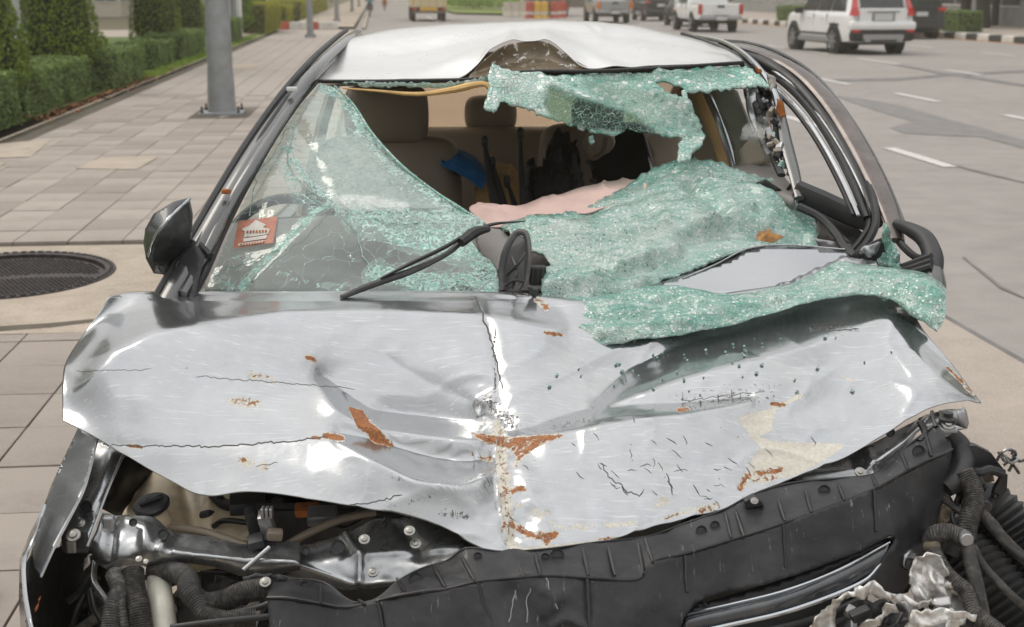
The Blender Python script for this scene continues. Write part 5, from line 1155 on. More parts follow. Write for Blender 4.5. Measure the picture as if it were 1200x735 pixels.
lump('black_coat', [[(642, 170, 4.6), (655, 152, 4.65), (668, 165, 4.6), (676, 180, 4.55)], [(636, 196, 4.45), (652, 186, 4.42), (670, 188, 4.45), (682, 205, 4.45)], [(626, 225, 4.35), (648, 220, 4.3), (668, 222, 4.3), (686, 226, 4.35)], [(620, 248, 4.3), (645, 250, 4.28), (665, 246, 4.28), (688, 240, 4.3)]], 'carpet', 'black coat heaped on the seat in the middle of the cabin', 'coat', .04, 12, .01, 8)
lump('black_bag', [[(612, 200, 4.5), (622, 188, 4.5), (634, 200, 4.5)], [(610, 222, 4.4), (622, 214, 4.36), (638, 220, 4.4)], [(612, 250, 4.3), (625, 252, 4.28), (640, 250, 4.3)]], 'trim', 'small black bag between the upright umbrella and the black coat', 'bag', .02, 14, .01, 6)
lump('pink_cloth', [[(553, 240, 3.66), (575, 238, 3.70), (600, 242, 3.72), (640, 232, 3.74), (680, 220, 3.76), (720, 212, 3.78), (762, 208, 3.78)],
    [(550, 245, 3.60), (576, 243, 3.56), (592, 241, 3.58), (620, 246, 3.56), (660, 232, 3.6), (710, 222, 3.62), (756, 214, 3.66)],
    [(560, 258, 3.52), (580, 252, 3.50), (600, 256, 3.50), (640, 252, 3.50), (690, 240, 3.52), (730, 228, 3.56), (758, 216, 3.6)],
    [(566, 266, 3.46), (590, 266, 3.44), (610, 268, 3.44), (640, 262, 3.45), (690, 250, 3.47), (730, 236, 3.5), (756, 222, 3.54)]], 'pinkcloth', 'pale pink cloth draped over the dashboard behind the broken glass', 'cloth', .010, 30, .003, 4)
# ---------------------------------------------------------------- windshield
WSP = tps([(245, 340, 3.12), (300, 200, 3.42), (372, 95, 3.84), (560, 92, 3.86), (700, 84, 3.87), (870, 74, 3.86), (590, 338, 3.08), (560, 262, 3.30), (450, 230, 3.36), (450, 300, 3.16)])
t = NT('cracked_windshield'); co = t.co(); crk = t.attr('crack'); mlk_glare = t.attr('milky_glare')
wv = t.n('TexNoise', {'Vector': co, 'Scale': 7.0, 'Detail': 4.0}); ws = t.n('VectorMath', {0: wv.outputs['Color']}, operation='SCALE'); ws.inputs['Scale'].default_value = .10
vv = t.n('VectorMath', {0: co, 1: ws.outputs[0]}, operation='ADD').outputs[0]
def cells(sc, w, rn=1.0):
    e = t.n('TexVoronoi', {'Vector': vv, 'Scale': sc, 'Randomness': rn}, feature='DISTANCE_TO_EDGE').outputs['Distance']; return t.ramp(e, 0.0, w, (1, 1, 1), (0, 0, 0))
c1 = t.math('MULTIPLY', cells(19., .009), t.ramp(t.noise(4, 3, .5, co), .38, .52)); c2 = cells(48., .045); c3 = cells(170., .13)
rn = t.n('SeparateColor', {0: t.n('TexVoronoi', {'Vector': vv, 'Scale': 48.}).outputs['Color']}).outputs[0]; rn3 = t.n('SeparateColor', {0: t.n('TexVoronoi', {'Vector': vv, 'Scale': 170.}).outputs['Color']}).outputs
nb_ = t.noise(10, 5, .7, co)
k2 = t.math('GREATER_THAN', t.math('ADD', crk, t.math('MULTIPLY', t.math('SUBTRACT', nb_, .5), 1.2)), .40)
k3 = t.math('GREATER_THAN', t.math('ADD', crk, t.math('MULTIPLY', t.math('SUBTRACT', nb_, .5), 1.0)), .66)
lines = t.math('MAXIMUM', t.math('MULTIPLY', c1, .75), t.math('MAXIMUM', t.math('MULTIPLY', c2, k2), t.math('MULTIPLY', c3, k3)))
# opaque share: crushed cells catch the light
op = t.math('MAXIMUM', lines, t.math('MULTIPLY', k3, t.math('GREATER_THAN', rn3[0], .40)))
op = t.math('MAXIMUM', op, t.math('MULTIPLY', k2, t.math('MULTIPLY', rn, .25)))
op = t.math('MAXIMUM', op, t.math('MULTIPLY', mlk_glare, .86), clamp=True)
col = t.mix(rn3[1], (.12, .40, .33), (.55, .76, .69)); col = t.mix(t.math('MULTIPLY', mlk_glare, .9), col, t.mix(t.ramp(t.noise(22, 5, .7, co), .4, .6), (.46, .48, .47), (.66, .67, .66)))
col = t.mix(t.math('MULTIPLY', lines, .5), col, (.62, .82, .76))
hb_ = t.math('ADD', t.math('MULTIPLY', rn3[2], k3), t.math('MULTIPLY', lines, -.6)); nb2 = t.bump(hb_, .8, .003); nb2 = t.bump(t.noise(7, 4, .6, co), .35, .02, nb2)
solid = t.bsdf(color=col, rough=.22, spec=.8, normal=nb2, coat=.4)
tr = t.n('BsdfTransparent', {'Color': (.80, .90, .87, 1)}).outputs[0]; gl = t.n('BsdfGlossy', {'Color': (.92, .96, .95, 1), 'Roughness': .03, 'Normal': nb2}).outputs[0]
fr_ = t.n('Fresnel', {'IOR': 1.55, 'Normal': nb2}).outputs[0]; clear = t.mixs(t.math('MULTIPLY_ADD', fr_, 1.1, .03, clamp=True), tr, gl)
df = t.n('BsdfDiffuse', {'Color': (.55, .58, .57, 1)}).outputs[0]; clear = t.mixs(t.math('MULTIPLY_ADD', t.ramp(t.noise(5, 4, .6, co), .3, .7), .16, .03), clear, df)
M['cracked'] = t.done(t.mixs(op, clear, solid))
crack_f = blobmap([([(380, 98), (405, 110), (432, 152), (460, 186), (520, 232), (562, 262)], 15, .95), ([(430, 150), (470, 200), (530, 240)], 26, .8), ([(560, 262), (470, 260), (420, 250)], 26, .80), ([(470, 270), (560, 290), (585, 330)], 30, .95), ([(380, 240), (330, 290), (285, 335)], 9, .85), ([(345, 135), (335, 190), (350, 230), (400, 246)], 13, .62), ([(300, 205), (335, 170)], 10, .6),
    ([(250, 320), (270, 335)], 14, .7), ([(440, 320), (500, 330), (585, 325)], 18, .9), ([(395, 235), (460, 290)], 22, .5), ([(345, 190), (400, 246)], 10, .8), ([(260, 300), (380, 335), (450, 335)], 12, .35), ([(372, 96), (450, 98)], 4, .9)])
def wave(px, py): h = .006*fbm(px/45, py/30, 2, 3)+.010*np.exp(-(segdist(px, py, [(300, 330), (395, 240), (560, 262)])[0]/9)**2)-.010*np.exp(-(segdist(px, py, [(350, 150), (380, 236)])[0]/14)**2); return np.stack([0*h, -h*.6, h], -1)
milk = blobmap([([(388, 232), (440, 231), (480, 241), (472, 247), (400, 246), (388, 232)], 3, 1), ([(368, 165), (420, 160), (450, 185), (490, 226), (520, 245), (480, 238), (390, 228), (362, 200), (368, 165)], 8, .52), ([(360, 120), (400, 150)], 14, .3), ([(420, 262), (560, 262)], 10, .3)])  # whitish areas: reflected sky painted into the glass
ws_poly = [(374, 97), (392, 101), (402, 112), (414, 122), (424, 140), (436, 156), (452, 178), (470, 193), (490, 208), (512, 226), (540, 244), (563, 260), (568, 264), (556, 272), (553, 284), (562, 297), (574, 304), (582, 316), (586, 345), (238, 345), (262, 290), (298, 206), (338, 140)]
wsh = sheetpoly('cracked_windshield_glass', ws_poly, WSP, 4, M['cracked'], car, wave, .0, jag=.5, attrs={'crack': crack_f, 'milky_glare': milk}, seed=2)
wsh['label'] = 'cracked left half of the windshield still in its frame'
tubeP('torn_glass_edge', [(392, 100, 3.80), (414, 122, 3.74), (436, 156, 3.6), (470, 193, 3.48), (512, 226, 3.40), (540, 244, 3.34), (568, 262, 3.29)], [.003, .004, .005, .004, .005, .004], M['nugget'], wsh, 6)
# long bright crack lines standing proud on the sheet
for pts in [[(395, 240), (350, 285), (300, 325), (282, 342)], [(395, 240), (460, 262), (520, 262), (562, 262)], [(345, 150), (336, 190), (360, 225), (395, 240)], [(262, 318), (300, 300), (345, 290)], [(395, 240), (420, 280), (440, 335)], [(340, 150), (300, 205), (290, 260)]]:
    p2 = resample(pts, 7, 1.3, closed=False, seed=len(pts)); MB().tube([P(x, y, float(WSP(np.array([x]), np.array([y]))[0])-.006) for x, y in p2], .0011, 5).build('crack_line', M['nugget'], wsh)
# inspection sticker
st = sheetpoly('sticker', [(279, 259), (325, 253), (320, 284), (273, 291)], lambda x, y: WSP(x, y)-.012, 8, simple('red_sticker', (.46, .17, .11), .5, var=.15, vs=30, dust=(.5, .4, .35, .4)), wsh, None, 0)
st['label'] = 'red rectangular sticker with a pale emblem and lines of script'
wm = M['white']
def flat_(pl, nm='sticker_print'): sheetpoly(nm, pl, lambda x, y: WSP(x, y)-.0145, 4, simple('sticker_white', (.62, .60, .55), .5, dust=(.5, .25, .2, .5)) if 'stw' not in M else M['stw'], st, None, 0)
M['stw'] = simple('sticker_white', (.60, .58, .53), .5, dust=(.5, .25, .2, .5))
flat_([(300, 257), (312, 263), (308, 266), (316, 268), (314, 274), (286, 278), (287, 271), (283, 268), (292, 264)])
flat_([(285, 279), (313, 275), (312, 279), (285, 283)]); flat_([(279, 285), (310, 281), (309, 284), (279, 288)])
for k in range(7): x = 289+k*3.6; sheetpoly('sticker_mark', [(x, 270-.5*k*.3), (x+2.2, 269.5-.5*k*.3), (x+1.8, 272.8-.5*k*.3), (x-.2, 273-.5*k*.3)], lambda a, b_: WSP(a, b_)-.017, 3, M['rust'], st, None, 0)
for k in range(9): x = 282+k*3.2; sheetpoly('sticker_mark', [(x, 285.2-k*.4), (x+1.8, 285-k*.4), (x+1.6, 287-k*.4), (x, 287.2-k*.4)], lambda a, b_: WSP(a, b_)-.017, 3, M['rust'], st, None, 0)
# hanging torn strip
HG = tps([(575, 75, 3.84), (700, 84, 3.86), (870, 74, 3.85), (566, 125, 3.74), (650, 140, 3.70), (760, 160, 3.66), (825, 160, 3.66), (800, 107, 3.76), (900, 102, 3.74)])
hg_poly = [(577, 72), (586, 80), (596, 82), (620, 84), (650, 88), (690, 86), (740, 84), (800, 80), (846, 77), (874, 76), (890, 88), (901, 103), (888, 101), (872, 100), (852, 104), (828, 106), (806, 108), (812, 124), (822, 146), (826, 159), (818, 164), (800, 163), (776, 161), (752, 154), (734, 150), (720, 158), (700, 154), (676, 148), (655, 142), (636, 134), (612, 124), (598, 122), (588, 118), (582, 130), (570, 129), (566, 121), (571, 110), (574, 98), (570, 88)]
clearf = blobmap([([(645, 104), (690, 122), (740, 136), (768, 158), (740, 152), (690, 150), (650, 138), (640, 122), (645, 104)], 4, 1), ([(690, 100), (770, 112), (815, 128), (820, 150), (780, 150), (720, 128), (690, 100)], 8, .55), ([(700, 90), (850, 84)], 8, .5), ([(600, 105), (640, 125)], 12, .25)])
def crum(px, py): h = .008*fbm(px/16, py/12, 6, 4)+.012*np.exp(-(segdist(px, py, [(640, 104), (740, 134), (800, 160)])[0]/10)**2); return np.stack([0*h, -h, h*.6], -1)
hgo = sheetpoly('hanging_glass', hg_poly, HG, 4, M['nugget2'], car, crum, .006, jag=1.2, holes=[[(767, 95), (786, 97), (800, 103), (800, 112), (788, 110), (772, 102)]], attrs={'milky_glare': blobmap([([(600, 95), (640, 110)], 30, .8), ([(720, 108), (800, 150)], 30, .5)]), 'clear': clearf}, seed=5, flat_shade=True)
hgo['label'] = 'crazed strip of windshield hanging from the roof edge'
sheetpoly('glass_flap', [(800, 160), (826, 158), (822, 172), (812, 176), (808, 186), (796, 190), (793, 180), (796, 168)], tps([(800, 160, 3.64), (826, 158, 3.64), (796, 190, 3.55)]), 3, M['nugget2'], car, None, .008, jag=1, attrs={'milky_glare': lambda x, y: 0*x+.4, 'clear': lambda x, y: 0*x+.2}, flat_shade=True)
sheetpoly('glass_remnant', [(400, 96), (460, 96), (520, 97), (560, 92), (578, 84), (574, 92), (560, 98), (540, 99), (520, 103), (470, 101), (430, 102)], lambda x, y: 3.83+0*x, 3, M['nugget2'], car, None, .005, jag=1.2, attrs={'milky_glare': lambda x, y: 0*x+.8, 'clear': lambda x, y: 0*x+.4}, flat_shade=True)
sheetpoly('glass_remnant', [(690, 160), (695, 158), (697, 166), (693, 170), (690, 166)], lambda x, y: 3.68+0*x, 2, M['nugget'], car, None, .005, flat_shade=True)
# the big crushed sheet draped over the dashboard
DR = tps([(562, 285, 3.28), (600, 262, 3.42), (690, 240, 3.52), (745, 214, 3.62), (800, 186, 3.66), (900, 208, 3.60), (957, 258, 3.42), (960, 292, 3.30), (850, 240, 3.46), (750, 265, 3.34), (680, 290, 3.24), (640, 310, 3.14), (700, 330, 3.10), (640, 400, 2.90), (700, 405, 2.88), (780, 350, 3.06), (860, 300, 3.22), (650, 345, 3.06)])
dr_poly = [(586, 268), (602, 262), (622, 260), (650, 254), (690, 243), (716, 230), (738, 217), (752, 206), (772, 197), (792, 189), (806, 184), (822, 189), (842, 188), (856, 194), (880, 202), (902, 208), (918, 213), (930, 226), (940, 243), (954, 254), (959, 268), (958, 290), (940, 286), (905, 290), (870, 294), (840, 306), (800, 322), (776, 330), (770, 350), (765, 380), (740, 400), (700, 404), (668, 402), (652, 388), (640, 370), (634, 352), (634, 330), (628, 318), (646, 306), (640, 296), (622, 292), (606, 284), (592, 276)]
def dcr(px, py):
    h = .010*fbm(px/50, py/26, 8, 4)+.006*(1-np.abs(2*vnoise(px/30+py/50, py/16-px/60, 17)-1))**3+.0018*fbm(px/7, py/6, 21, 3)
    for pts, w, a in [([(640, 342), (690, 332), (740, 312), (790, 296)], 9, .020), ([(700, 352), (760, 336)], 6, -.016), ([(600, 270), (700, 262), (800, 215)], 12, .012), ([(650, 300), (740, 285)], 14, -.010), ([(780, 250), (900, 240)], 16, .012), ([(700, 318), (725, 322), (765, 312)], 5, -.014), ([(620, 268), (700, 276), (790, 262), (900, 262)], 6, .010), ([(650, 262), (740, 240), (840, 205)], 5, -.010), ([(760, 282), (850, 272), (940, 280)], 6, -.012), ([(700, 300), (790, 276), (880, 250)], 5, .012), ([(640, 325), (700, 320)], 5, .010), ([(660, 372), (740, 362)], 5, .012), ([(820, 215), (880, 226), (930, 250)], 5, .012), ([(790, 205), (830, 236), (850, 265)], 7, -.010), ([(655, 350), (690, 392)], 5, -.008)]:
        h += 1.5*a*np.exp(-(segdist(px, py, pts)[0]/w)**2)
    return np.stack([0*h, -h*.5, h], -1)
mk1 = blobmap([([(650, 300), (750, 270), (880, 250)], 40, .55), ([(690, 300), (760, 290), (850, 270)], 30, .9), ([(720, 250), (800, 230)], 20, .7), ([(660, 275), (690, 290)], 18, .9), ([(650, 350), (720, 330), (780, 310)], 16, .6), ([(880, 240), (900, 260)], 20, .5)])  # milky crush, painted whiter where the sheet turns up to the light
dro = sheetpoly('draped_glass', dr_poly, DR, 4, M['nugget'], car, dcr, .006, jag=1.0, attrs={'milky_glare': mk1}, seed=7); dro['label'] = 'sheet of crushed windshield glass draped over the dashboard'
tubeP('draped_glass_edge', [(590, 270, 3.36), (650, 256, 3.46), (700, 241, 3.53), (742, 218, 3.61), (772, 200, 3.65), (806, 188, 3.65)], [.006, .008, .008, .007], M['nugget'], dro, 7)
# the rolled fold across the hood
def rcr(px, py): h = .009*fbm(px/26, py/14, 14, 4)+.0018*fbm(px/6, py/5, 24, 3); return np.stack([0*h, -h, h], -1)
rows_ = [[(640, 352, 3.07), (700, 352, 3.06), (760, 344, 3.07), (800, 346, 3.06), (860, 352, 3.04), (920, 340, 3.04), (985, 312, 3.06), (1040, 318, 3.04), (1085, 326, 3.0), (1100, 340, 2.96)],
    [(640, 350, 3.03), (700, 346, 3.02), (760, 334, 3.03), (800, 336, 3.01), (860, 344, 2.99), (920, 334, 3.0), (985, 308, 3.03), (1040, 312, 3.0), (1085, 319, 2.95), (1106, 336, 2.9)],
    [(642, 362, 2.99), (700, 358, 2.97), (760, 350, 2.97), (800, 350, 2.95), (860, 354, 2.93), (920, 344, 2.94), (985, 322, 2.96), (1040, 322, 2.92), (1085, 330, 2.86), (1108, 350, 2.82)],
    [(650, 384, 2.93), (700, 384, 2.91), (760, 376, 2.91), (800, 370, 2.91), (860, 366, 2.90), (920, 354, 2.91), (985, 338, 2.92), (1040, 336, 2.89), (1080, 350, 2.82), (1107, 372, 2.78)],
    [(668, 402, 2.90), (700, 405, 2.88), (760, 396, 2.88), (800, 390, 2.88), (860, 380, 2.88), (920, 362, 2.89), (985, 348, 2.90), (1040, 350, 2.87), (1072, 372, 2.80), (1098, 388, 2.76)],
    [(680, 398, 2.93), (705, 400, 2.92), (760, 390, 2.92), (800, 384, 2.92), (860, 374, 2.92), (920, 358, 2.93), (985, 345, 2.94), (1040, 348, 2.92), (1072, 366, 2.88), (1094, 380, 2.84)]]
rol = gridsheet('rolled_glass_fold', rows_, 230, 44, M['nugget'], car, rcr, 0, {'milky_glare': blobmap([([(680, 390), (740, 395)], 14, .7), ([(900, 345), (1000, 330)], 14, .35), ([(1090, 390), (1100, 385)], 5, 1)])}, smooth=True)
rol['label'] = 'thick roll of crushed glass folded across the hood'
# raised hood corner between the sheets
fp = sheetpoly('folded_panel', [(760, 334), (796, 324), (822, 314), (860, 302), (876, 292), (900, 288), (960, 290), (990, 293), (996, 300), (975, 312), (948, 322), (918, 336), (895, 346), (860, 345), (820, 348), (770, 348)], tps([(796, 326, 3.12), (876, 292, 3.24), (990, 293, 3.22), (948, 322, 3.10), (860, 345, 3.05)]), 5, M['paint'], hood, None, .003)
tubeP('panel_edge', [(800, 326, 3.12), (840, 309, 3.18), (876, 291, 3.24), (920, 287, 3.25), (990, 292, 3.22)], .0025, M['sheetmetal'], hood, 7)
sheetpoly('bent_flange', [(890, 344), (945, 318), (985, 300), (1018, 302), (1030, 312), (990, 318), (950, 334), (900, 350)], tps([(890, 344, 3.02), (985, 300, 3.14), (1030, 312, 3.08), (900, 350, 3.0)]), 5, M['sheetmetal'], hood, lambda x, y: np.stack([0*x, 0*x, .012*fbm(x/9, y/6, 3)], -1), .003)
lf = empty('dry_leaf', P(898, 276, 3.34), 0, 'dry brown leaf lying on the crushed glass near the right pillar', 'leaf')
V = [P(x, y, Yy)-lf.location for x, y, Yy in [(886, 278, 3.33), (890, 270, 3.34), (897, 273, 3.33), (899, 266, 3.36), (904, 272, 3.34), (908, 277, 3.33), (919, 277, 3.33), (908, 283, 3.31), (898, 284, 3.31), (890, 282, 3.31)]]
c0 = sum(V, Vector())/len(V)+Vector((0, -.004, .010)); mk('blade', [c0]+V, [(0, i+1, (i+1) % len(V)+1) for i in range(len(V))], simple('leaf_brown', (.35, .17, .05), .7, var=.5, vs=60), lf, thick=.001)
# ---------------------------------------------------------------- wiper, interior mirror on the hood edge
wp = tubeP('wiper_arm', [(400, 348, 2.98), (440, 332, 3.02), (485, 316, 3.04), (525, 296, 3.08), (550, 275, 3.14), (575, 263, 3.2), (615, 259, 3.24)], [.008, .011, .012, .009, .009, .006, .002], M['plastic'], car, 8, flat=.7)
tubeP('wiper_blade', [(446, 326, 3.02), (480, 309, 3.04), (520, 290, 3.07), (555, 270, 3.13), (580, 262, 3.18)], [.003, .005, .005, .005, .003], M['seal'], wp, 6)
tubeP('wiper_hinge', [(540, 284, 3.09), (556, 272, 3.12), (572, 268, 3.16)], [.012, .014, .008], M['plastic'], wp, 8)
im = empty('mirror_housing', P(612, 338, 3.04), 0, 'broken black mirror housing standing at the middle of the hood edge', 'mirror')
def rel(pts): return [p-im.location for p in pts]
MB().tube(rel(curve3([(590, 340, 3.06), (588, 318, 3.1), (594, 290, 3.14), (606, 272, 3.17), (616, 274, 3.15), (620, 300, 3.1), (616, 330, 3.06), (610, 341, 3.03)], 40)), [.0085]*40, 8, flat=.35).build('rim', M['plastic'], im, smooth=50)
V = rel([P(x, y, Yy) for x, y, Yy in [(590, 341, 3.08), (590, 316, 3.13), (596, 292, 3.17), (607, 276, 3.2), (615, 280, 3.18), (618, 302, 3.13), (614, 330, 3.09), (608, 341, 3.06)]])
MB().prism(V, None, (.0, .02, 0)).build('back_plate', M['trim'], im)
for pts in ([(594, 322, 3.08), (608, 308, 3.06), (616, 296, 3.08)], [(592, 334, 3.06), (604, 328, 3.04), (614, 330, 3.04)], [(600, 300, 3.12), (606, 318, 3.06), (600, 338, 3.05)]): MB().tube(rel(curve3(pts, 8)), .0035, 6).build('bracket', M['plastic'], im, smooth=50)
MB().rbox(rel([P(604, 330, 3.06)])[0], (.022, .014, .010), .003).build('clip', M['bolt'], im)
bx = empty('sensor_box', P(630, 322, 3.1), 0, 'small ribbed black plastic box right of the broken mirror housing', 'box'); MB().rbox((0, 0, 0), (.04, .03, .045), .006).build('housing', M['trim'], bx)
for k in (-1, 0, 1): MB().rbox((k*.012, -.017, 0), (.005, .006, .04), .002).build('rib', M['plastic'], bx)
sheetpoly('dash_panel', [(556, 276), (566, 266), (586, 268), (602, 282), (600, 300), (590, 322), (580, 314), (562, 300)], tps([(556, 276, 3.36), (586, 268, 3.36), (590, 322, 3.2)]), 5, M['dash'], dsh, None, .005)
sheetpoly('mirror_shard', [(617, 334), (633, 337), (630, 345), (626, 352), (620, 342)], lambda x, y: 3.0+0*x, 4, M['glass'], car, None, .003)
# ---------------------------------------------------------------- right side: crushed pillar and sprung door frame
rp = tubeP('crushed_pillar', [(838, 52, 4.6), (866, 64, 4.2), (890, 86, 3.95), (907, 112, 3.82), (916, 140, 3.72), (922, 170, 3.62), (930, 200, 3.52), (937, 232, 3.42)], [.010, .018, .018, .020, .014, .018, .016, .012], M['paintdk'], car, 10, flat=.6)
tubeP('roof_edge_seal', [(800, 40, 4.9), (830, 50, 4.6), (856, 62, 4.2), (880, 84, 3.95), (900, 108, 3.8)], .010, M['seal'], rp, 8)
tubeP('drip_rail', [(818, 42, 4.8), (850, 50, 4.4), (880, 70, 4.0), (906, 106, 3.8), (912, 128, 3.76)], [.006, .009, .009, .010], M['paint'], rp, 8)
for i, (pts, r_, m_) in enumerate([([(884, 94, 3.9), (892, 118, 3.82), (900, 150, 3.74), (908, 186, 3.6), (916, 205, 3.5)], .012, 'seal'), ([(880, 105, 3.86), (882, 130, 3.8), (894, 160, 3.74), (904, 182, 3.62)], .016, 'sheetmetal'), ([(896, 112, 3.82), (908, 140, 3.74), (912, 165, 3.66), (922, 196, 3.56)], .010, 'plastic'), ([(876, 100, 3.9), (879, 115, 3.85), (888, 125, 3.8), (893, 142, 3.76)], .014, 'trim'), ([(902, 96, 3.86), (913, 122, 3.78), (920, 150, 3.7), (926, 182, 3.6), (934, 215, 3.48)], .006, 'galv'), ([(905, 118, 3.8), (900, 140, 3.76), (905, 165, 3.68)], .008, 'leatherl')]):
    tubeP('torn_strip', pts, r_, M[m_], rp, 7, flat=.5)
def scrap(name, poly, Y0, mat, par, amp=.02, thick=.003, seed=1, dY=.0, res=4):
    return sheetpoly(name, poly, lambda x, y: Y0+dY*(y-poly[0][1])/100+0*x, res, M[mat], par, lambda x, y: np.stack([amp*.15*fbm(x/14, y/14, seed+3), amp*fbm(x/14, y/17, seed)+amp*.25*fbm(x/5, y/5, seed+1), amp*.25*fbm(x/12, y/12, seed+9)], -1), thick, jag=.7, seed=seed)
scrap('torn_metal', [(878, 100), (896, 98), (900, 128), (894, 150), (884, 146), (878, 126)], 3.83, 'sheetmetal', rp, .05, seed=4)
scrap('torn_metal', [(898, 84), (909, 92), (912, 104), (904, 108)], 3.8, 'torn', rp, .02, seed=5)
scrap('rusty_edge', [(884, 76), (893, 82), (896, 88), (886, 86)], 3.88, 'rust', rp, .01, seed=6, res=3); scrap('rusty_edge', [(911, 116), (918, 120), (921, 138), (915, 142), (910, 128)], 3.72, 'rust', rp, .01, seed=7, res=3)
rnd_ = random.Random(5)
for i in range(26):
    f_ = i/25; x = 893+f_*34+rnd_.uniform(-9, 7); y = 118+f_*95+rnd_.uniform(-6, 6); Y = 3.80-f_*.28
    MB().rbox(P(x, y, Y-.02), (rnd_.uniform(.008, .022), .01, rnd_.uniform(.010, .035)), .003, Euler((rnd_.uniform(-1, 1), rnd_.uniform(-1, 1), rnd_.uniform(-1, 1))).to_matrix()).build('debris', M[rnd_.choice(['sheetmetal', 'trim', 'plastic', 'galv', 'nugget', 'leatherl', 'paintdk'])], rp)
t = NT('clear_film'); M['film'] = t.done(t.mixs(.35, t.n('BsdfTransparent', {'Color': (.93, .93, .92, 1)}).outputs[0], t.bsdf(color=(.62, .62, .60), rough=.15, spec=.8, normal=t.bump(t.noise(14, 3), .5, .02))))
scrap('plastic_film', [(890, 134), (898, 150), (888, 172), (874, 166), (862, 163), (874, 148)], 3.70, 'film', rp, .06, 0, seed=8)
# outer door frame
df_ = tubeP('door_frame', [(846, 50, 4.5), (872, 55, 4.2), (905, 66, 4.0), (942, 88, 3.86), (974, 122, 3.72), (1003, 166, 3.58), (1028, 214, 3.42), (1046, 258, 3.28), (1052, 282, 3.2)], [.014, .020, .024, .027, .029, .030, .030, .028, .018], M['brownpaint'], car, 12, flat=.45)
tubeP('frame_edge', [(850, 47, 4.5), (880, 50, 4.2), (915, 62, 4.0), (955, 88, 3.86), (988, 126, 3.72), (1018, 172, 3.58), (1043, 222, 3.42), (1062, 270, 3.28)], .006, M['paintdk'], df_, 8)
tubeP('frame_seal', [(858, 56, 4.3), (894, 72, 4.0), (930, 96, 3.86), (960, 130, 3.72), (988, 172, 3.58), (1012, 222, 3.42), (1028, 262, 3.30)], [.012, .017, .018, .018, .018, .016], M['seal'], df_, 10)
tubeP('frame_seal', [(876, 74, 4.08), (912, 92, 3.9), (944, 122, 3.76), (972, 162, 3.6), (998, 212, 3.44), (1016, 256, 3.3)], .010, M['seal'], df_, 8)
tubeP('frame_seal', [(866, 62, 4.18), (902, 80, 3.94), (938, 108, 3.8), (967, 146, 3.65), (994, 190, 3.5), (1020, 244, 3.34)], .004, M['sheetmetal'], df_, 6)
tubeP('chrome_channel', [(908, 98, 3.88), (938, 128, 3.74), (963, 164, 3.6), (987, 208, 3.45), (1006, 252, 3.3)], [.004, .006, .006, .006, .005], M['chromep'], df_, 8, flat=.6)
tubeP('inner_seal', [(900, 98, 3.9), (930, 128, 3.76), (956, 164, 3.62), (982, 212, 3.46), (1000, 252, 3.32)], .006, M['seal'], df_, 7)
# lower door corner
tubeP('window_sill', [(934, 222, 3.46), (960, 234, 3.42), (990, 248, 3.38), (1022, 262, 3.32)], [.020, .022, .022, .018], M['trim'], df_, 8, flat=1.3)
tubeP('sill_strip', [(934, 214, 3.46), (962, 227, 3.43), (1000, 243, 3.36)], .005, M['sheetmetal'], df_, 6)
sheetpoly('inner_door_panel', [(934, 232), (1000, 262), (1020, 280), (1000, 296), (962, 285), (944, 262)], tps([(934, 232, 3.5), (1020, 280, 3.36), (944, 262, 3.44)]), 6, M['plastic'], df_, None, .01)
tubeP('loose_seal', [(936, 242, 3.4), (960, 254, 3.36), (980, 274, 3.30), (990, 290, 3.24), (1002, 300, 3.2)], .011, M['seal'], df_, 8)
tubeP('loose_seal', [(1004, 298, 3.2), (1016, 284, 3.22), (1026, 262, 3.26), (1024, 236, 3.34), (1018, 214, 3.42)], .010, M['seal'], df_, 8)
tubeP('loose_seal', [(996, 296, 3.22), (1008, 282, 3.24), (1018, 264, 3.28), (1017, 240, 3.36)], .008, M['seal'], df_, 8)
sheetpoly('grey_filler_panel', [(955, 279), (998, 286), (996, 297), (972, 292), (960, 290)], lambda x, y: 3.28+0*x, 5, M['galv'], df_, None, .004)
sheetpoly('grey_inner_sheet', [(958, 256), (980, 268), (998, 284), (956, 278)], lambda x, y: 3.36+0*x, 5, M['dash'], df_, None, .004)
sheetpoly('hinge_plate', [(1000, 298), (1022, 284), (1040, 276), (1046, 300), (1040, 318), (1014, 310)], lambda x, y: 3.16+0*x, 5, M['trim'], df_, None, .01)
scrap('bracket', [(1008, 298), (1018, 288), (1032, 282), (1030, 292), (1016, 302)], 3.12, 'sheetmetal', df_, .03, seed=12)
scrap('glass_shreds', [(1038, 262), (1044, 266), (1048, 290), (1056, 306), (1052, 318), (1034, 318), (1032, 306), (1040, 296), (1034, 276)], 3.1, 'nugget', df_, .05, .006, seed=13)
tubeP('door_corner', [(1050, 262, 3.25), (1066, 268, 3.2), (1084, 280, 3.14), (1093, 300, 3.08), (1092, 322, 3.02)], [.012, .018, .022, .024, .024], M['trim'], df_, 10)
tubeP('door_corner_seal', [(1046, 272, 3.24), (1060, 290, 3.18), (1076, 302, 3.12), (1088, 300, 3.1)], .009, M['seal'], df_, 8)
for k in range(3): tubeP('corner_strip', [(1030, 324+k*4, 3.1-k*.02), (1060, 312+k*5, 3.08-k*.02), (1092, 300+k*6, 3.04-k*.02)], .009, M['seal'], df_, 8)
tubeP('corner_skin', [(1094, 318, 3.02), (1094, 340, 2.98), (1088, 356, 2.98)], [.022, .028, .02], M['paintdk'], df_, 10)
sheetpoly('door_skin', [(1058, 322), (1094, 318), (1094, 350), (1086, 372), (1060, 350)], tps([(1058, 322, 3.12), (1094, 318, 3.05), (1086, 372, 2.9)]), 6, M['paintdk'], df_, None, .01)
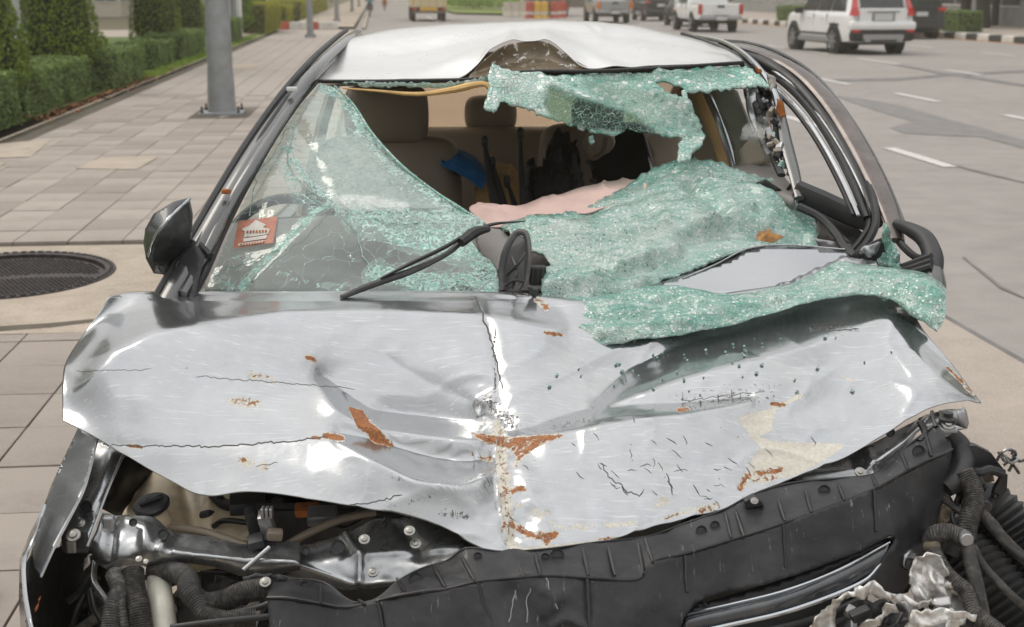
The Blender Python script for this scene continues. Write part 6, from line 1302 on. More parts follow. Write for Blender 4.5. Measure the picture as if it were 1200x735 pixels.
# ---------------------------------------------------------------- front end: fender, supports, cover, hoses
def relief(items, noise=0, ns=20, seed=1, up=1):
    def f(px, py):
        h = noise*fbm(px/ns, py/ns, seed, 3)+0*px
        for pts, w, a in items: h = h+a*np.exp(-(segdist(px, py, pts)[0]/w)**2)
        return np.stack([0*h, -h*.7, h*up], -1)
    return f
def boltP(px, py, Y, r=.009, par=None, n=6):
    r *= .62; p = P(px, py, Y); R = Matrix.Rotation(math.radians(35), 3, 'X')
    o = MB().lathe([(r*1.7, -.002), (r*1.7, .002), (r*1.0, .0025), (r*.95, r*.8), (r*.5, r*.95)], p, n*2, R).build('bolt', M['bolt'], par or car, smooth=30); return o
def holeP(px, py, Y, r, par):
    R = Matrix.Rotation(math.radians(60), 3, 'X')
    return MB().lathe([(r*1.35, -.001), (r*1.3, .003), (r, .002), (r*.9, -.006), (.0005, -.007)], P(px, py, Y), 16, R).build('hole', M['seal'], par, smooth=50)
# left fender
fe_ = sheetpoly('left_fender', [(92, 500), (114, 514), (107, 545), (98, 575), (84, 602), (64, 640), (48, 675), (40, 664), (38, 650), (41, 630), (50, 596), (60, 568), (72, 542)], tps([(92, 500, 2.66), (114, 514, 2.60), (84, 602, 2.40), (48, 675, 2.28), (38, 650, 2.36), (50, 596, 2.50), (72, 542, 2.62), (80, 570, 2.50)]), 3, M['fender'], car, None, .003)
tubeP('fender_edge', [(114, 514, 2.595), (107, 545, 2.52), (98, 575, 2.45), (84, 603, 2.392), (64, 641, 2.315), (48, 676, 2.27)], .0025, M['galv'], fe_, 5)
sheetpoly('fender_side', [(92, 500), (72, 542), (50, 596), (40, 632), (30, 655), (30, 700), (20, 740), (-4, 900), (-40, 900), (10, 700), (20, 650), (44, 590), (68, 535), (88, 502)], tps([(92, 500, 2.67), (50, 596, 2.52), (30, 655, 2.40), (10, 700, 2.6), (88, 502, 2.72), (20, 740, 2.4)]), 8, M['paint'], fe_, None, .003) if False else None
ra = sheetpoly('fender_rail', [(112, 512), (146, 532), (130, 565), (118, 592), (108, 620), (101, 640), (86, 641), (70, 638), (78, 615), (88, 590), (98, 560), (106, 535)], tps([(112, 512, 2.68), (146, 532, 2.62), (118, 592, 2.50), (101, 640, 2.42), (70, 638, 2.42), (98, 560, 2.58)]), 4, M['sheetmetal'], car, relief([([(132, 535), (118, 575), (104, 600)], 7, .008), ([(98, 606), (116, 608)], 4, -.010)]), .004)
tubeP('rail_lip', [(145, 531, 2.60), (124, 580, 2.50), (110, 618, 2.42), (102, 640, 2.39)], .003, M['galv'], ra, 5)
holeP(100, 594, 2.47, .010, ra); boltP(94, 613, 2.42, .009, ra); boltP(86, 627, 2.38, .013, ra); MB().rbox(P(84, 640, 2.38), (.018, .01, .025), .003).build('clip', M['bolt'], ra)
MB().rbox(P(88, 634, 2.40), (.05, .012, .045), .008).build('bracket', M['plastic'], ra)
tubeP('bumper_edge', [(52, 592, 2.45), (40, 628, 2.36), (29, 655, 2.28), (29, 690, 2.22), (34, 722, 2.18), (42, 760, 2.14)], .004, M['paint'], car, 6)
sheetpoly('bumper_skin', [(52, 592), (40, 628), (29, 655), (29, 690), (34, 722), (42, 762), (22, 800), (24, 740), (22, 700), (23, 655), (36, 622)], tps([(52, 592, 2.46), (29, 655, 2.30), (34, 722, 2.18), (22, 700, 2.4), (42, 760, 2.14)]), 6, M['paint'], car, None, .003)
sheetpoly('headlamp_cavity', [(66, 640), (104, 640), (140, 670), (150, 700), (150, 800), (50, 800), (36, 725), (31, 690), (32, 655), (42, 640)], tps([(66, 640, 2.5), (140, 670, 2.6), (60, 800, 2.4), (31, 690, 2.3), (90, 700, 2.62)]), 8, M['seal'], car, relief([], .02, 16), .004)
scrap('torn_metal', [(98, 655), (106, 650), (104, 662), (97, 668)], 2.4, 'torn', car, .01, seed=21, res=3); scrap('torn_metal', [(40, 718), (46, 700), (44, 716)], 2.25, 'rust', car, .004, seed=22, res=3)
# splinter of foam on the ground at the corner
rk_ = empty('rubble', W(-1.15, 3.42, .12), .4, 'pale broken piece of plaster lying at the bottom left corner beside the wreck', 'rubble')
bm = bmesh.new(); bmesh.ops.create_icosphere(bm, subdivisions=3, radius=.09)
for v_ in bm.verts: v_.co *= 1+.5*(float(vnoise(v_.co.x*22+5, v_.co.y*22+v_.co.z*15, 3))-.5)*1.6; v_.co.z = v_.co.z*.7+.05
me = bpy.data.meshes.new('chunk'); bm.to_mesh(me); bm.free(); me.materials.append(M['slab']); link('chunk', me, rk_)
# engine bay backing and clutter
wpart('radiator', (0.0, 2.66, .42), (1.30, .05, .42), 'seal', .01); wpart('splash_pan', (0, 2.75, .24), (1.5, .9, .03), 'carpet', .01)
eng = MB().rbox((0.02, 2.98, .62), (.62, .42, .36), .05).build('engine', M['plastic'], car, smooth=50)
for k in range(5): MB().rbox((-.2+k*.1, 2.86, .81), (.06, .2, .03), .01).build('engine_rib', M['seal'], eng)
# left washer tank
tk = gridsheet('washer_tank', [[(158, 560, 2.80), (200, 548, 2.82), (240, 555, 2.80), (285, 565, 2.76)], [(146, 592, 2.68), (185, 572, 2.70), (235, 582, 2.68), (292, 588, 2.66)], [(144, 606, 2.64), (180, 596, 2.62), (235, 606, 2.62), (294, 612, 2.62)], [(158, 630, 2.62), (190, 630, 2.58), (235, 640, 2.58), (290, 645, 2.60)], [(160, 660, 2.66), (190, 670, 2.64), (235, 670, 2.64), (290, 670, 2.66)]], 50, 40, M['tank'], car, relief([([(246, 585), (250, 640)], 7, .012), ([(215, 570), (225, 620)], 6, -.008)], .004, 18), .004)
Rc = Matrix.Rotation(math.radians(14), 3, 'X') @ Matrix.Rotation(math.radians(-8), 3, 'Y'); cp = P(177, 590, 2.56)
cap = MB().lathe([(.026, -.012), (.036, -.008), (.037, 0), (.034, .004), (.020, .005), (.019, .002), (.001, .002)], cp, 28, Rc).build('tank_cap', M['plastic'], tk, smooth=30)
MB().rbox(cp+Vector((0, 0, .008)), (.048, .012, .010), .004, Rc @ Matrix.Rotation(.5, 3, 'Z')).build('cap_grip', M['plastic'], cap)
MB().tube([P(182, 612, 2.57), cp-Vector((0, 0, .012))], [.032, .030], 18).build('tank_neck', M['tank'], tk, smooth=50)
# left radiator support beam
bl = gridsheet('support_beam', [[(120, 600, 2.50), (145, 604, 2.50), (180, 606, 2.50), (202, 622, 2.50), (250, 628, 2.50), (300, 634, 2.50), (352, 634, 2.48)],
    [(112, 622, 2.44), (145, 622, 2.44), (180, 628, 2.43), (206, 640, 2.43), (250, 644, 2.43), (300, 650, 2.42), (352, 650, 2.41)],
    [(104, 640, 2.42), (140, 650, 2.40), (180, 650, 2.40), (210, 652, 2.40), (250, 656, 2.40), (300, 664, 2.39), (352, 662, 2.38)],
    [(104, 652, 2.44), (128, 668, 2.42), (160, 664, 2.42), (210, 660, 2.42), (250, 664, 2.42), (290, 676, 2.41), (352, 668, 2.40)]], 90, 30, M['sheetmetal'], car,
    relief([([(205, 648), (270, 656), (345, 660)], 5, .008), ([(150, 612), (170, 620), (172, 640)], 8, .012), ([(132, 610), (128, 650)], 6, -.010), ([(198, 628), (186, 650)], 6, .010), ([(158, 652), (200, 656)], 4, -.008)], .0025, 12, 5), .004)
holeP(156, 612, 2.43, .006, bl); holeP(191, 626, 2.42, .008, bl); boltP(163, 655, 2.38, .006, bl); boltP(171, 658, 2.38, .005, bl); MB().rbox(P(128, 613, 2.46), (.022, .02, .03), .004).build('clip', M['galv'], bl)
MB().tube([P(285, 668, 2.36), P(316, 641, 2.40)], .0045, 8).build('diagonal_rib', M['galv'], bl, smooth=50)
br = gridsheet('support_beam', [[(338, 640, 2.50), (372, 634, 2.50), (410, 622, 2.50), (440, 608, 2.50), (490, 606, 2.48), (530, 622, 2.44), (560, 640, 2.40)],
    [(338, 654, 2.44), (372, 650, 2.44), (410, 650, 2.42), (440, 648, 2.42), (490, 645, 2.40), (530, 640, 2.38), (560, 645, 2.36)],
    [(338, 664, 2.42), (372, 668, 2.41), (410, 680, 2.39), (440, 680, 2.38), (490, 672, 2.36), (530, 660, 2.34), (560, 652, 2.33)],
    [(338, 674, 2.43), (372, 684, 2.42), (410, 692, 2.40), (440, 690, 2.39), (490, 684, 2.37), (530, 672, 2.35), (560, 660, 2.34)]], 80, 30, M['sheetmetal'], car,
    relief([([(345, 662), (385, 676), (415, 688), (470, 684)], 4, .006), ([(403, 624), (422, 650), (421, 690)], 3.5, .008), ([(415, 651), (540, 641)], 4, .006), ([(470, 615), (492, 644)], 8, -.012)], .0015, 12, 6), .004)
for x, y in ((427, 632), (437, 670), (480, 622), (487, 637)): boltP(x, y, 2.36, .010, br)
holeP(396, 640, 2.42, .010, br); holeP(358, 645, 2.43, .006, br)
# small components between the beams
for nm, c, d, m_ in [('connector', (313, 614, 2.46), (.026, .03, .055), 'galv'), ('connector', (296, 612, 2.5), (.022, .03, .06), 'trim'), ('connector', (322, 626, 2.44), (.03, .02, .02), 'leather'), ('connector', (300, 634, 2.44), (.03, .03, .02), 'trim'), ('relay_box', (290, 590, 2.56), (.07, .04, .03), 'trim'), ('relay_box', (378, 604, 2.56), (.06, .04, .025), 'galv'), ('relay_box', (360, 597, 2.6), (.05, .03, .02), 'rust')]:
    MB().rbox(P(*c), d, .005, Euler((.3, random.uniform(-.2, .2), random.uniform(-.3, .3))).to_matrix()).build(nm, M[m_], car, smooth=40)
for i, x in enumerate((308, 313, 318)): MB().rbox(P(x, 600, 2.44), (.006, .02, .02), .002).build('connector_tab', M['sheetmetal'], car)
hz_ = [('brown_hose', [(200, 618, 2.55), (235, 622, 2.52), (262, 630, 2.5), (290, 640, 2.48)], .008, 'leather', 0), ('brown_pipe', [(330, 642, 2.5), (360, 625, 2.52), (400, 608, 2.54), (440, 600, 2.56)], .008, 'leather', 0), ('thin_hose', [(248, 618, 2.6), (262, 610, 2.58), (290, 612, 2.56)], .006, 'seal', 0),
    ('corrugated_hose', [(155, 668, 2.36), (157, 690, 2.33), (162, 712, 2.30), (166, 745, 2.27)], .020, 'hose', 1), ('corrugated_hose', [(180, 668, 2.44), (205, 670, 2.40), (219, 678, 2.36), (223, 694, 2.32), (238, 706, 2.30), (262, 704, 2.30), (284, 694, 2.31), (310, 690, 2.33)], .019, 'hose', 1),
    ('corrugated_hose', [(232, 704, 2.29), (240, 718, 2.27), (262, 726, 2.26), (300, 724, 2.27)], .016, 'hose', 1), ('taped_loom', [(134, 672, 2.36), (140, 690, 2.32), (132, 715, 2.28), (128, 745, 2.25)], .016, 'taped', 1), ('taped_loom', [(148, 668, 2.37), (140, 700, 2.30), (146, 745, 2.26)], .011, 'taped', 1),
    ('wire', [(112, 655, 2.46), (110, 680, 2.42), (122, 700, 2.36), (128, 712, 2.3)], .006, 'sheetmetal', 0), ('wire', [(106, 690, 2.4), (112, 715, 2.36), (124, 735, 2.3)], .005, 'seal', 0), ('wire', [(240, 724, 2.26), (300, 712, 2.28), (318, 706, 2.28)], .006, 'seal', 0), ('wire', [(200, 735, 2.24), (255, 728, 2.24), (316, 722, 2.25)], .006, 'seal', 0), ('wire', [(235, 670, 2.5), (270, 672, 2.48), (300, 668, 2.46)], .004, 'seal', 0),
    ('black_hose', [(250, 578, 2.62), (262, 590, 2.60), (280, 592, 2.58), (300, 588, 2.58)], .012, 'seal', 0), ('black_hose', [(385, 600, 2.66), (400, 612, 2.64), (430, 600, 2.64), (470, 606, 2.62)], .012, 'seal', 0), ('black_hose', [(200, 640, 2.7), (260, 648, 2.7), (330, 632, 2.7), (420, 640, 2.7)], .02, 'hose', 1), ('black_hose', [(150, 560, 2.9), (170, 545, 2.9), (182, 540, 2.95)], .018, 'seal', 0)]
for nm, pts, r_, m_, rg in hz_: tubeP(nm, pts, r_, M[m_], car, 12, len(pts)*(14 if rg else 6), ridges=rg)
tubeP('white_filler_pipe', [(185, 670, 2.46), (187, 690, 2.40), (190, 715, 2.34), (194, 760, 2.28)], [.024, .023, .024, .026], M['pipew'], car, 18)
sheetpoly('grey_bracket', [(286, 700), (300, 694), (306, 712), (300, 745), (284, 745)], lambda x, y: 2.34+0*x, 5, M['galv'], car, relief([], .01, 8), .004); holeP(287, 704, 2.31, .006, car)
sheetpoly('grey_bracket', [(236, 690), (262, 676), (276, 680), (266, 694), (246, 700)], lambda x, y: 2.45+0*x, 5, M['plastic'], car, relief([], .01, 8), .004)
sheetpoly('black_duct', [(214, 700), (232, 680), (236, 720), (230, 745), (200, 745)], lambda x, y: 2.38+0*x, 5, M['trim'], car, relief([], .01, 8), .004)
sheetpoly('inner_wing', [(146, 532), (190, 556), (160, 575), (142, 605), (122, 596), (130, 566)], tps([(146, 532, 2.72), (190, 556, 2.85), (142, 605, 2.62)]), 5, M['seal'], car, relief([([(150, 545), (138, 590)], 5, .01)], .006, 10), .004)
sheetpoly('flange_mount', [(284, 676), (300, 672), (330, 674), (336, 680), (322, 690), (296, 692), (286, 686)], lambda x, y: 2.34+0*x, 4, M['plastic'], car, relief([], .006, 6), .006); boltP(311, 682, 2.31, .010)
_r = random.Random(11)
for i in range(46):
    x, y = _r.uniform(90, 330), _r.uniform(672, 745); Y = _r.uniform(2.42, 2.60)
    if i % 3: tubeP('wire', [(x, y, Y), (x+_r.uniform(-20, 20), y+_r.uniform(6, 20), Y-.02), (x+_r.uniform(-30, 30), y+_r.uniform(20, 50), Y-.03)], _r.uniform(.004, .010), M[_r.choice(['seal', 'hose', 'taped', 'trim'])], car, 6)
    else: MB().rbox(P(x, y, Y), (_r.uniform(.02, .06), .03, _r.uniform(.02, .05)), .006, Euler((_r.uniform(-1, 1), _r.uniform(-1, 1), _r.uniform(-1, 1))).to_matrix()).build('engine_part', M[_r.choice(['seal', 'plastic', 'sheetmetal', 'hose'])], car)
for i in range(24):
    x, y = _r.uniform(240, 560), _r.uniform(590, 640); Y = _r.uniform(2.62, 2.78)
    MB().rbox(P(x, y, Y), (_r.uniform(.02, .07), .03, _r.uniform(.01, .04)), .006, Euler((_r.uniform(-1, 1), _r.uniform(-1, 1), _r.uniform(-1, 1))).to_matrix()).build('engine_part', M[_r.choice(['seal', 'plastic', 'hose', 'seal'])], car)
# black upper cover across the front
CT = [(314, 692, 2.30), (322, 682, 2.34), (350, 678, 2.36), (381, 683, 2.35), (413, 705, 2.29), (440, 702, 2.29), (470, 678, 2.31), (498, 664, 2.32), (525, 656, 2.31), (546, 642, 2.31), (588, 646, 2.29), (640, 643, 2.29), (700, 635, 2.31), (760, 628, 2.33), (805, 612, 2.36), (850, 596, 2.38), (880, 580, 2.41), (925, 566, 2.43), (985, 560, 2.45), (1029, 553, 2.47), (1060, 525, 2.51), (1090, 502, 2.55), (1107, 490, 2.57)]
CR = [(313, 700, 2.24), (336, 700, 2.23), (372, 706, 2.22), (406, 711, 2.21), (440, 704, 2.21), (468, 697, 2.20), (500, 692, 2.20), (521, 690, 2.20), (560, 681, 2.20), (600, 677, 2.20), (641, 674, 2.20), (700, 677, 2.20), (749, 678, 2.21), (765, 658, 2.24), (801, 649, 2.26), (860, 631, 2.29), (920, 612, 2.32), (975, 592, 2.35), (1025, 572, 2.38), (1060, 552, 2.41), (1089, 538, 2.44), (1104, 532, 2.46), (1116, 526, 2.48)]
cv_top = gridsheet('upper_cover', [CT, CR], 300, 26, M['cover'], car, lambda px, py: np.stack([0*px, 0*px, .0035*fbm(px/26, py/14, 31, 3)+.006*np.exp(-(segdist(px, py, [(600, 650), (615, 675)])[0]/14)**2)], -1), .004)
cv_top['label'] = 'scuffed black plastic cover with a crack and punched holes'
FD = tps([(313, 700, 2.24), (406, 711, 2.21), (560, 681, 2.20), (749, 678, 2.21), (801, 649, 2.26), (920, 612, 2.32), (1025, 572, 2.38), (1116, 526, 2.48), (320, 800, 2.14), (560, 800, 2.10), (760, 790, 2.12), (900, 700, 2.24), (1040, 640, 2.33), (1095, 640, 2.42), (1060, 700, 2.34)])
fc_poly = [(x, y) for x, y, Y in CR]+[(1112, 560), (1105, 585), (1096, 620), (1086, 648), (1078, 668), (1064, 694), (1040, 700), (1010, 690), (1048, 636), (1050, 629), (1043, 628), (1010, 645), (960, 664), (900, 684), (850, 694), (815, 705), (800, 725), (790, 790), (322, 790), (316, 740)]
def face_rel(px, py):
    h = .004*fbm(px/50, py/40, 33, 3)+.0012*fbm(px/9, py/9, 35, 2)
    for pts, w, a in [([(688, 676), (691, 790)], 3, -.006), ([(572, 700), (585, 760)], 16, .006), ([(600, 700), (640, 735)], 20, -.008), ([(443, 706), (452, 790)], 2.5, -.006), ([(640, 690), (652, 700), (640, 720)], 9, .008), ([(740, 720), (770, 700), (800, 712)], 18, .006), ([(1070, 560), (1080, 600)], 20, .003), ([(645, 735), (665, 722), (690, 735)], 5, .012)]:
        h = h+a*np.exp(-(segdist(px, py, pts)[0]/w)**2)
    return np.stack([0*h, -h, 0*h], -1)
fce = sheetpoly('cover_face', fc_poly, FD, 5, M['cover'], cv_top, face_rel, .004)
tubeP('cover_ridge', CR, .0028, M['cover'], cv_top, 6, 120); tubeP('cover_edge', CT[1:], .0022, M['cover'], cv_top, 6, 120)
def ontop(x0, y0, x1, y1, n=5):
    ct = np.array(CT); crr = np.array(CR); out = []
    for k in range(n):
        f_ = k/(n-1); x = x0+(x1-x0)*f_; y = y0+(y1-y0)*f_; yt = np.interp(x, ct[:, 0], ct[:, 1]); yr = np.interp(x, crr[:, 0], crr[:, 1]); u = (y-yt)/(yr-yt+1e-6); u = min(max(u, 0), 1)
        out.append((x, y, np.interp(x, ct[:, 0], ct[:, 2])*(1-u)+np.interp(x, crr[:, 0], crr[:, 2])*u-.006))
    return out
for a in [(465, 677, 475, 694), (507, 662, 522, 688), (541, 652, 556, 680), (603, 650, 614, 676), (627, 648, 634, 674), (683, 642, 690, 674), (713, 640, 721, 674), (748, 636, 754, 672), (756, 630, 765, 658), (850, 600, 857, 630), (862, 598, 872, 628), (912, 585, 920, 610), (944, 574, 951, 600), (982, 566, 990, 586), (1022, 556, 1028, 571), (1056, 530, 1064, 550), (1084, 506, 1092, 534), (375, 684, 376, 706), (420, 703, 428, 708)]:
    p4 = ontop(*a); MB().tube([P(*q) for q in p4], [.0022, .0035, .0035, .0035, .0018], 6, flat=1.2).build('cover_rib', M['seal'], cv_top, smooth=50)
for pts in [[(688, 677), (690, 710), (691, 760)], [(560, 682), (566, 705), (575, 725), (582, 760)], [(443, 706), (447, 725), (453, 760)], [(803, 650), (804, 675), (806, 704)], [(918, 613), (920, 645), (921, 674)], [(1024, 573), (1026, 600), (1027, 634)]]:
    pp = resample(pts, 9, .5, closed=False); MB().tube([P(x, y, float(FD(np.array([x]), np.array([y]))[0])-.003) for x, y in pp], .0028, 6).build('face_seam', M['seal'], fce, smooth=50)
for pts in [[(604, 690), (600, 710), (594, 735)], [(622, 688), (616, 705), (618, 735)], [(640, 676), (646, 700), (656, 720)]]:
    pp = resample(pts, 6, 1, closed=False); MB().tube([P(x, y, float(FD(np.array([x]), np.array([y]))[0])-.004) for x, y in pp], .0009, 5).build('crack', M['galv'], fce)
for x, y, r_ in [(357, 687, .007), (487, 679, .010), (653, 651, .010), (639, 653, .006), (822, 622, .008), (838, 616, .007), (966, 575, .009), (1077, 529, .010), (560, 652, .006)]:
    q = ontop(x, y, x+.1, y, 2)[0]; holeP(q[0], q[1], q[2]+.002, r_, cv_top)
def raised(name, poly, Y, mat, d=.02, par=None): return MB().prism([P(x, y, Y) for x, y in poly], None, (0, d, 0)).build(name, M[mat], par or car)
raised('bumper_clip', [(873, 588), (884, 582), (893, 588), (895, 592), (874, 596)], 2.37, 'plastic', .02, cv_top); boltP(884, 587, 2.35, .007, cv_top)
raised('latch_plate', [(801, 616), (846, 594), (856, 596), (852, 604), (806, 622)], 2.42, 'seal', .03)
for x in (812, 826, 840): MB().rbox(P(x, 612-(x-812)*.35, 2.39), (.012, .02, .010), .003).build('latch_tab', M['plastic'], car)
sheetpoly('round_boss', [(1062, 650), (1068, 644), (1075, 648), (1074, 660), (1068, 668), (1060, 664)], lambda x, y: FD(x, y)-.012, 3, M['sheetmetal'], fce, None, .008)
holeP(1067, 660, 2.33, .008, fce)
# chrome edged grille blade
gl_ = sheetpoly('grille_surround', [(795, 742), (808, 712), (830, 704), (880, 690), (940, 670), (1000, 648), (1040, 630), (1050, 628), (1048, 640), (1030, 668), (1005, 700), (1000, 790), (795, 790)], lambda x, y: FD(x, y)+.03, 7, M['seal'], car, None, .004)
bld = gridsheet('grille_blade', [[(805, 718, 2.22), (860, 706, 2.235), (920, 691, 2.26), (980, 668, 2.29), (1042, 636, 2.34)], [(803, 728, 2.19), (860, 716, 2.205), (920, 701, 2.23), (980, 679, 2.27), (1038, 648, 2.32)], [(800, 742, 2.19), (860, 729, 2.205), (920, 715, 2.23), (980, 694, 2.27), (1028, 668, 2.31)]], 60, 10, simple('gloss_black_blade', (.035, .04, .048), .16, var=.2, bump=.03, coat=.8, dust=(.12, .11, .10, .3)), gl_, None, .006)
tubeP('chrome_line', [(804, 719, 2.215), (860, 707, 2.23), (920, 692, 2.255), (980, 669, 2.285), (1043, 635, 2.335)], [.0015, .0025, .003, .0025, .0015], M['chromep'], gl_, 6)
tubeP('chrome_line', [(800, 744, 2.185), (860, 731, 2.20), (920, 717, 2.225), (980, 696, 2.265), (1016, 678, 2.295), (1032, 660, 2.315)], [.004, .004, .004, .0045, .0045, .002], M['chromep'], gl_, 6)
for k in range(3): tubeP('grille_bar', [(800, 756+k*14, 2.18), (880, 742+k*14, 2.20), (960, 722+k*14, 2.25), (1010, 700+k*14, 2.28)], .005, M['plastic'], gl_, 6)
# right support beam and what sticks out beyond the cover
br2 = gridsheet('support_beam', [[(880, 576, 2.52), (940, 548, 2.56), (985, 536, 2.58), (1030, 515, 2.60), (1070, 494, 2.64), (1090, 486, 2.66)], [(885, 580, 2.49), (940, 562, 2.52), (985, 552, 2.54), (1030, 532, 2.56), (1070, 506, 2.60), (1086, 492, 2.62)], [(930, 568, 2.49), (965, 565, 2.50), (1010, 560, 2.51), (1036, 552, 2.53), (1060, 530, 2.56), (1078, 502, 2.60)]], 60, 16, M['sheetmetal'], car, relief([([(935, 560), (1015, 552), (1060, 520), (1085, 492)], 5, .012), ([(1018, 530), (1022, 558)], 3, .008), ([(1000, 545), (1015, 556)], 6, -.01)], .001, 10, 4), .004)
boltP(1008, 553, 2.48, .010, br2); holeP(1043, 506, 2.58, .007, br2); tubeP('beam_strip', [(1078, 494, 2.56), (1084, 508, 2.54), (1078, 518, 2.52)], .007, M['seal'], br2, 6)
sheetpoly('corner_plate', [(1076, 490), (1105, 480), (1130, 478), (1134, 500), (1120, 502), (1100, 494), (1086, 500)], tps([(1076, 490, 2.64), (1134, 500, 2.62), (1105, 480, 2.68)]), 5, M['sheetmetal'], car, relief([([(1086, 490), (1110, 486)], 3, .01)], .004, 8), .004)
for x in (1092, 1102): tubeP('wire', [(x, 482, 2.6), (x+2, 492, 2.57), (x+5, 500, 2.55)], .004, M['seal'], car, 6)
scrap('torn_metal', [(1122, 482), (1132, 478), (1136, 498), (1132, 502), (1118, 498)], 2.58, 'galv', car, .02, seed=31)
boltP(1111, 497, 2.50, .012); MB().lathe([(.016, 0), (.017, .012), (.010, .016), (.010, .024)], P(1110, 497, 2.51), 14).build('filler_cap', M['seal'], car, smooth=40)
MB().rbox(P(1112, 503, 2.50), (.03, .02, .008), .003).build('clamp', M['galv'], car)
tubeP('intake_pipe', [(1112, 506, 2.52), (1124, 522, 2.52), (1128, 542, 2.50), (1122, 560, 2.47), (1108, 572, 2.46)], [.014, .022, .024, .022, .018], M['plastic'], car, 14)
bkt = raised('lamp_bracket', [(1134, 522), (1144, 522), (1162, 531), (1178, 552), (1160, 549), (1146, 552), (1136, 548)], 2.50, 'cover', .02); raised('bracket_leg', [(1172, 550), (1181, 556), (1180, 574), (1168, 590), (1163, 586), (1165, 574), (1172, 562)], 2.49, 'cover', .012, bkt); holeP(1167, 581, 2.485, .004, bkt)
tubeP('bracket_rib', [(1136, 552, 2.49), (1150, 553, 2.48), (1160, 550, 2.48), (1176, 555, 2.48)], .009, M['plastic'], bkt, 8); scrap('clip', [(1150, 552), (1164, 556), (1166, 564), (1156, 566)], 2.52, 'leather', bkt, .01, seed=33)
for i, pts in enumerate([[(1168, 540, 2.50), (1174, 530, 2.48), (1184, 526, 2.48), (1188, 534, 2.5), (1178, 540, 2.5), (1172, 532, 2.5)], [(1176, 545, 2.49), (1186, 538, 2.49), (1196, 540, 2.5), (1206, 536, 2.5)], [(1180, 526, 2.48), (1190, 530, 2.48), (1186, 544, 2.5), (1182, 552, 2.5)], [(1170, 530, 2.49), (1180, 536, 2.47), (1190, 548, 2.49), (1194, 554, 2.5)], [(1185, 530, 2.49), (1192, 538, 2.48), (1184, 542, 2.47), (1178, 534, 2.47)]]):
    tubeP('loose_wire', pts, .003, M['galv' if i in (0, 4) else 'taped'], bkt, 6)
tubeP('corrugated_hose', [(1130, 552, 2.46), (1140, 572, 2.44), (1142, 590, 2.42), (1135, 610, 2.40), (1132, 632, 2.38)], [.016, .017, .018, .018, .015], M['taped'], car, 14, 60, ridges=1)
tubeP('corrugated_hose', [(1090, 634, 2.40), (1098, 625, 2.38), (1112, 624, 2.37), (1132, 632, 2.37)], .016, M['taped'], car, 14, 44, ridges=1)
tubeP('hose_stub', [(1086, 640, 2.38), (1098, 640, 2.36)], .010, M['leather'], car, 10)
MB().lathe([(.011, -.012), (.013, -.010), (.013, .010), (.011, .012)], P(1131, 630, 2.355), 14, Matrix.Rotation(PI/2, 3, 'X')).build('hose_joint', M['galv'], car, smooth=40)
MB().lathe([(.012, -.012), (.014, -.010), (.014, .010), (.012, .012)], P(1152, 592, 2.42), 14, Matrix.Rotation(PI/2, 3, 'X')).build('connector', M['plastic'], car, smooth=40)
for nm, pts, r_, m_, rg in [('flat_cable', [(1133, 634, 2.36), (1138, 660, 2.33), (1145, 690, 2.30), (1152, 730, 2.27)], [.012, .014, .014, .016], 'hose', 0), ('cable', [(1146, 594, 2.42), (1160, 612, 2.40), (1175, 630, 2.38), (1190, 645, 2.37), (1210, 664, 2.36)], .011, 'hose', 0), ('cable', [(1152, 600, 2.41), (1168, 616, 2.40), (1182, 640, 2.37), (1210, 660, 2.35)], .007, 'plastic', 0), ('cable', [(1140, 640, 2.36), (1152, 662, 2.34), (1170, 682, 2.32), (1188, 700, 2.30), (1210, 718, 2.30)], .008, 'hose', 0),
    ('corrugated_hose', [(1094, 645, 2.36), (1104, 664, 2.33), (1116, 678, 2.31), (1132, 692, 2.29), (1142, 716, 2.26), (1165, 735, 2.23), (1190, 756, 2.2)], .013, 'taped', 1), ('black_hose', [(1098, 572, 2.56), (1104, 600, 2.54), (1120, 620, 2.5), (1110, 650, 2.48)], .022, 'seal', 0), ('wire', [(1124, 592, 2.46), (1116, 604, 2.44), (1122, 620, 2.42)], .005, 'seal', 0), ('wire', [(1100, 580, 2.5), (1112, 590, 2.46), (1126, 600, 2.44)], .006, 'taped', 0)]:
    tubeP(nm, pts, r_, M[m_], car, 12, len(pts)*(14 if rg else 6), ridges=rg)
tubeP('ribbed_duct', [(1128, 585, 2.66), (1160, 600, 2.62), (1192, 640, 2.58), (1240, 700, 2.52)], [.05, .058, .060, .060], M['seal'], car, 20, 44, ridges=1)
tubeP('ribbed_duct', [(1090, 630, 2.60), (1120, 655, 2.55), (1160, 700, 2.48), (1220, 780, 2.4)], [.060, .070, .072, .072], M['seal'], car, 22, 44, ridges=1)
sheetpoly('rusty_bracket', [(1098, 600), (1110, 590), (1120, 598), (1124, 610), (1112, 620), (1100, 616)], lambda x, y: 2.5+0*x, 4, M['leather'], car, relief([], .02, 6), .004)
scrap('torn_metal', [(1066, 676), (1076, 662), (1088, 650), (1096, 648), (1108, 668), (1118, 686), (1126, 704), (1140, 714), (1142, 724), (1110, 720), (1080, 708), (1070, 700)], 2.30, 'torn', car, .045, seed=41)
scrap('torn_ribbon', [(945, 790), (950, 740), (962, 722), (976, 703), (994, 691), (1016, 683), (1038, 690), (1058, 699), (1076, 703), (1102, 710), (1088, 714), (1062, 706), (1040, 704), (1020, 697), (996, 703), (985, 714), (981, 740), (975, 790)], 2.16, 'torn', car, .03, seed=42)
scrap('torn_ribbon', [(1050, 790), (1056, 738), (1066, 720), (1084, 711), (1112, 713), (1142, 717), (1141, 724), (1110, 722), (1094, 730), (1086, 745), (1080, 790)], 2.14, 'torn', car, .03, seed=43)
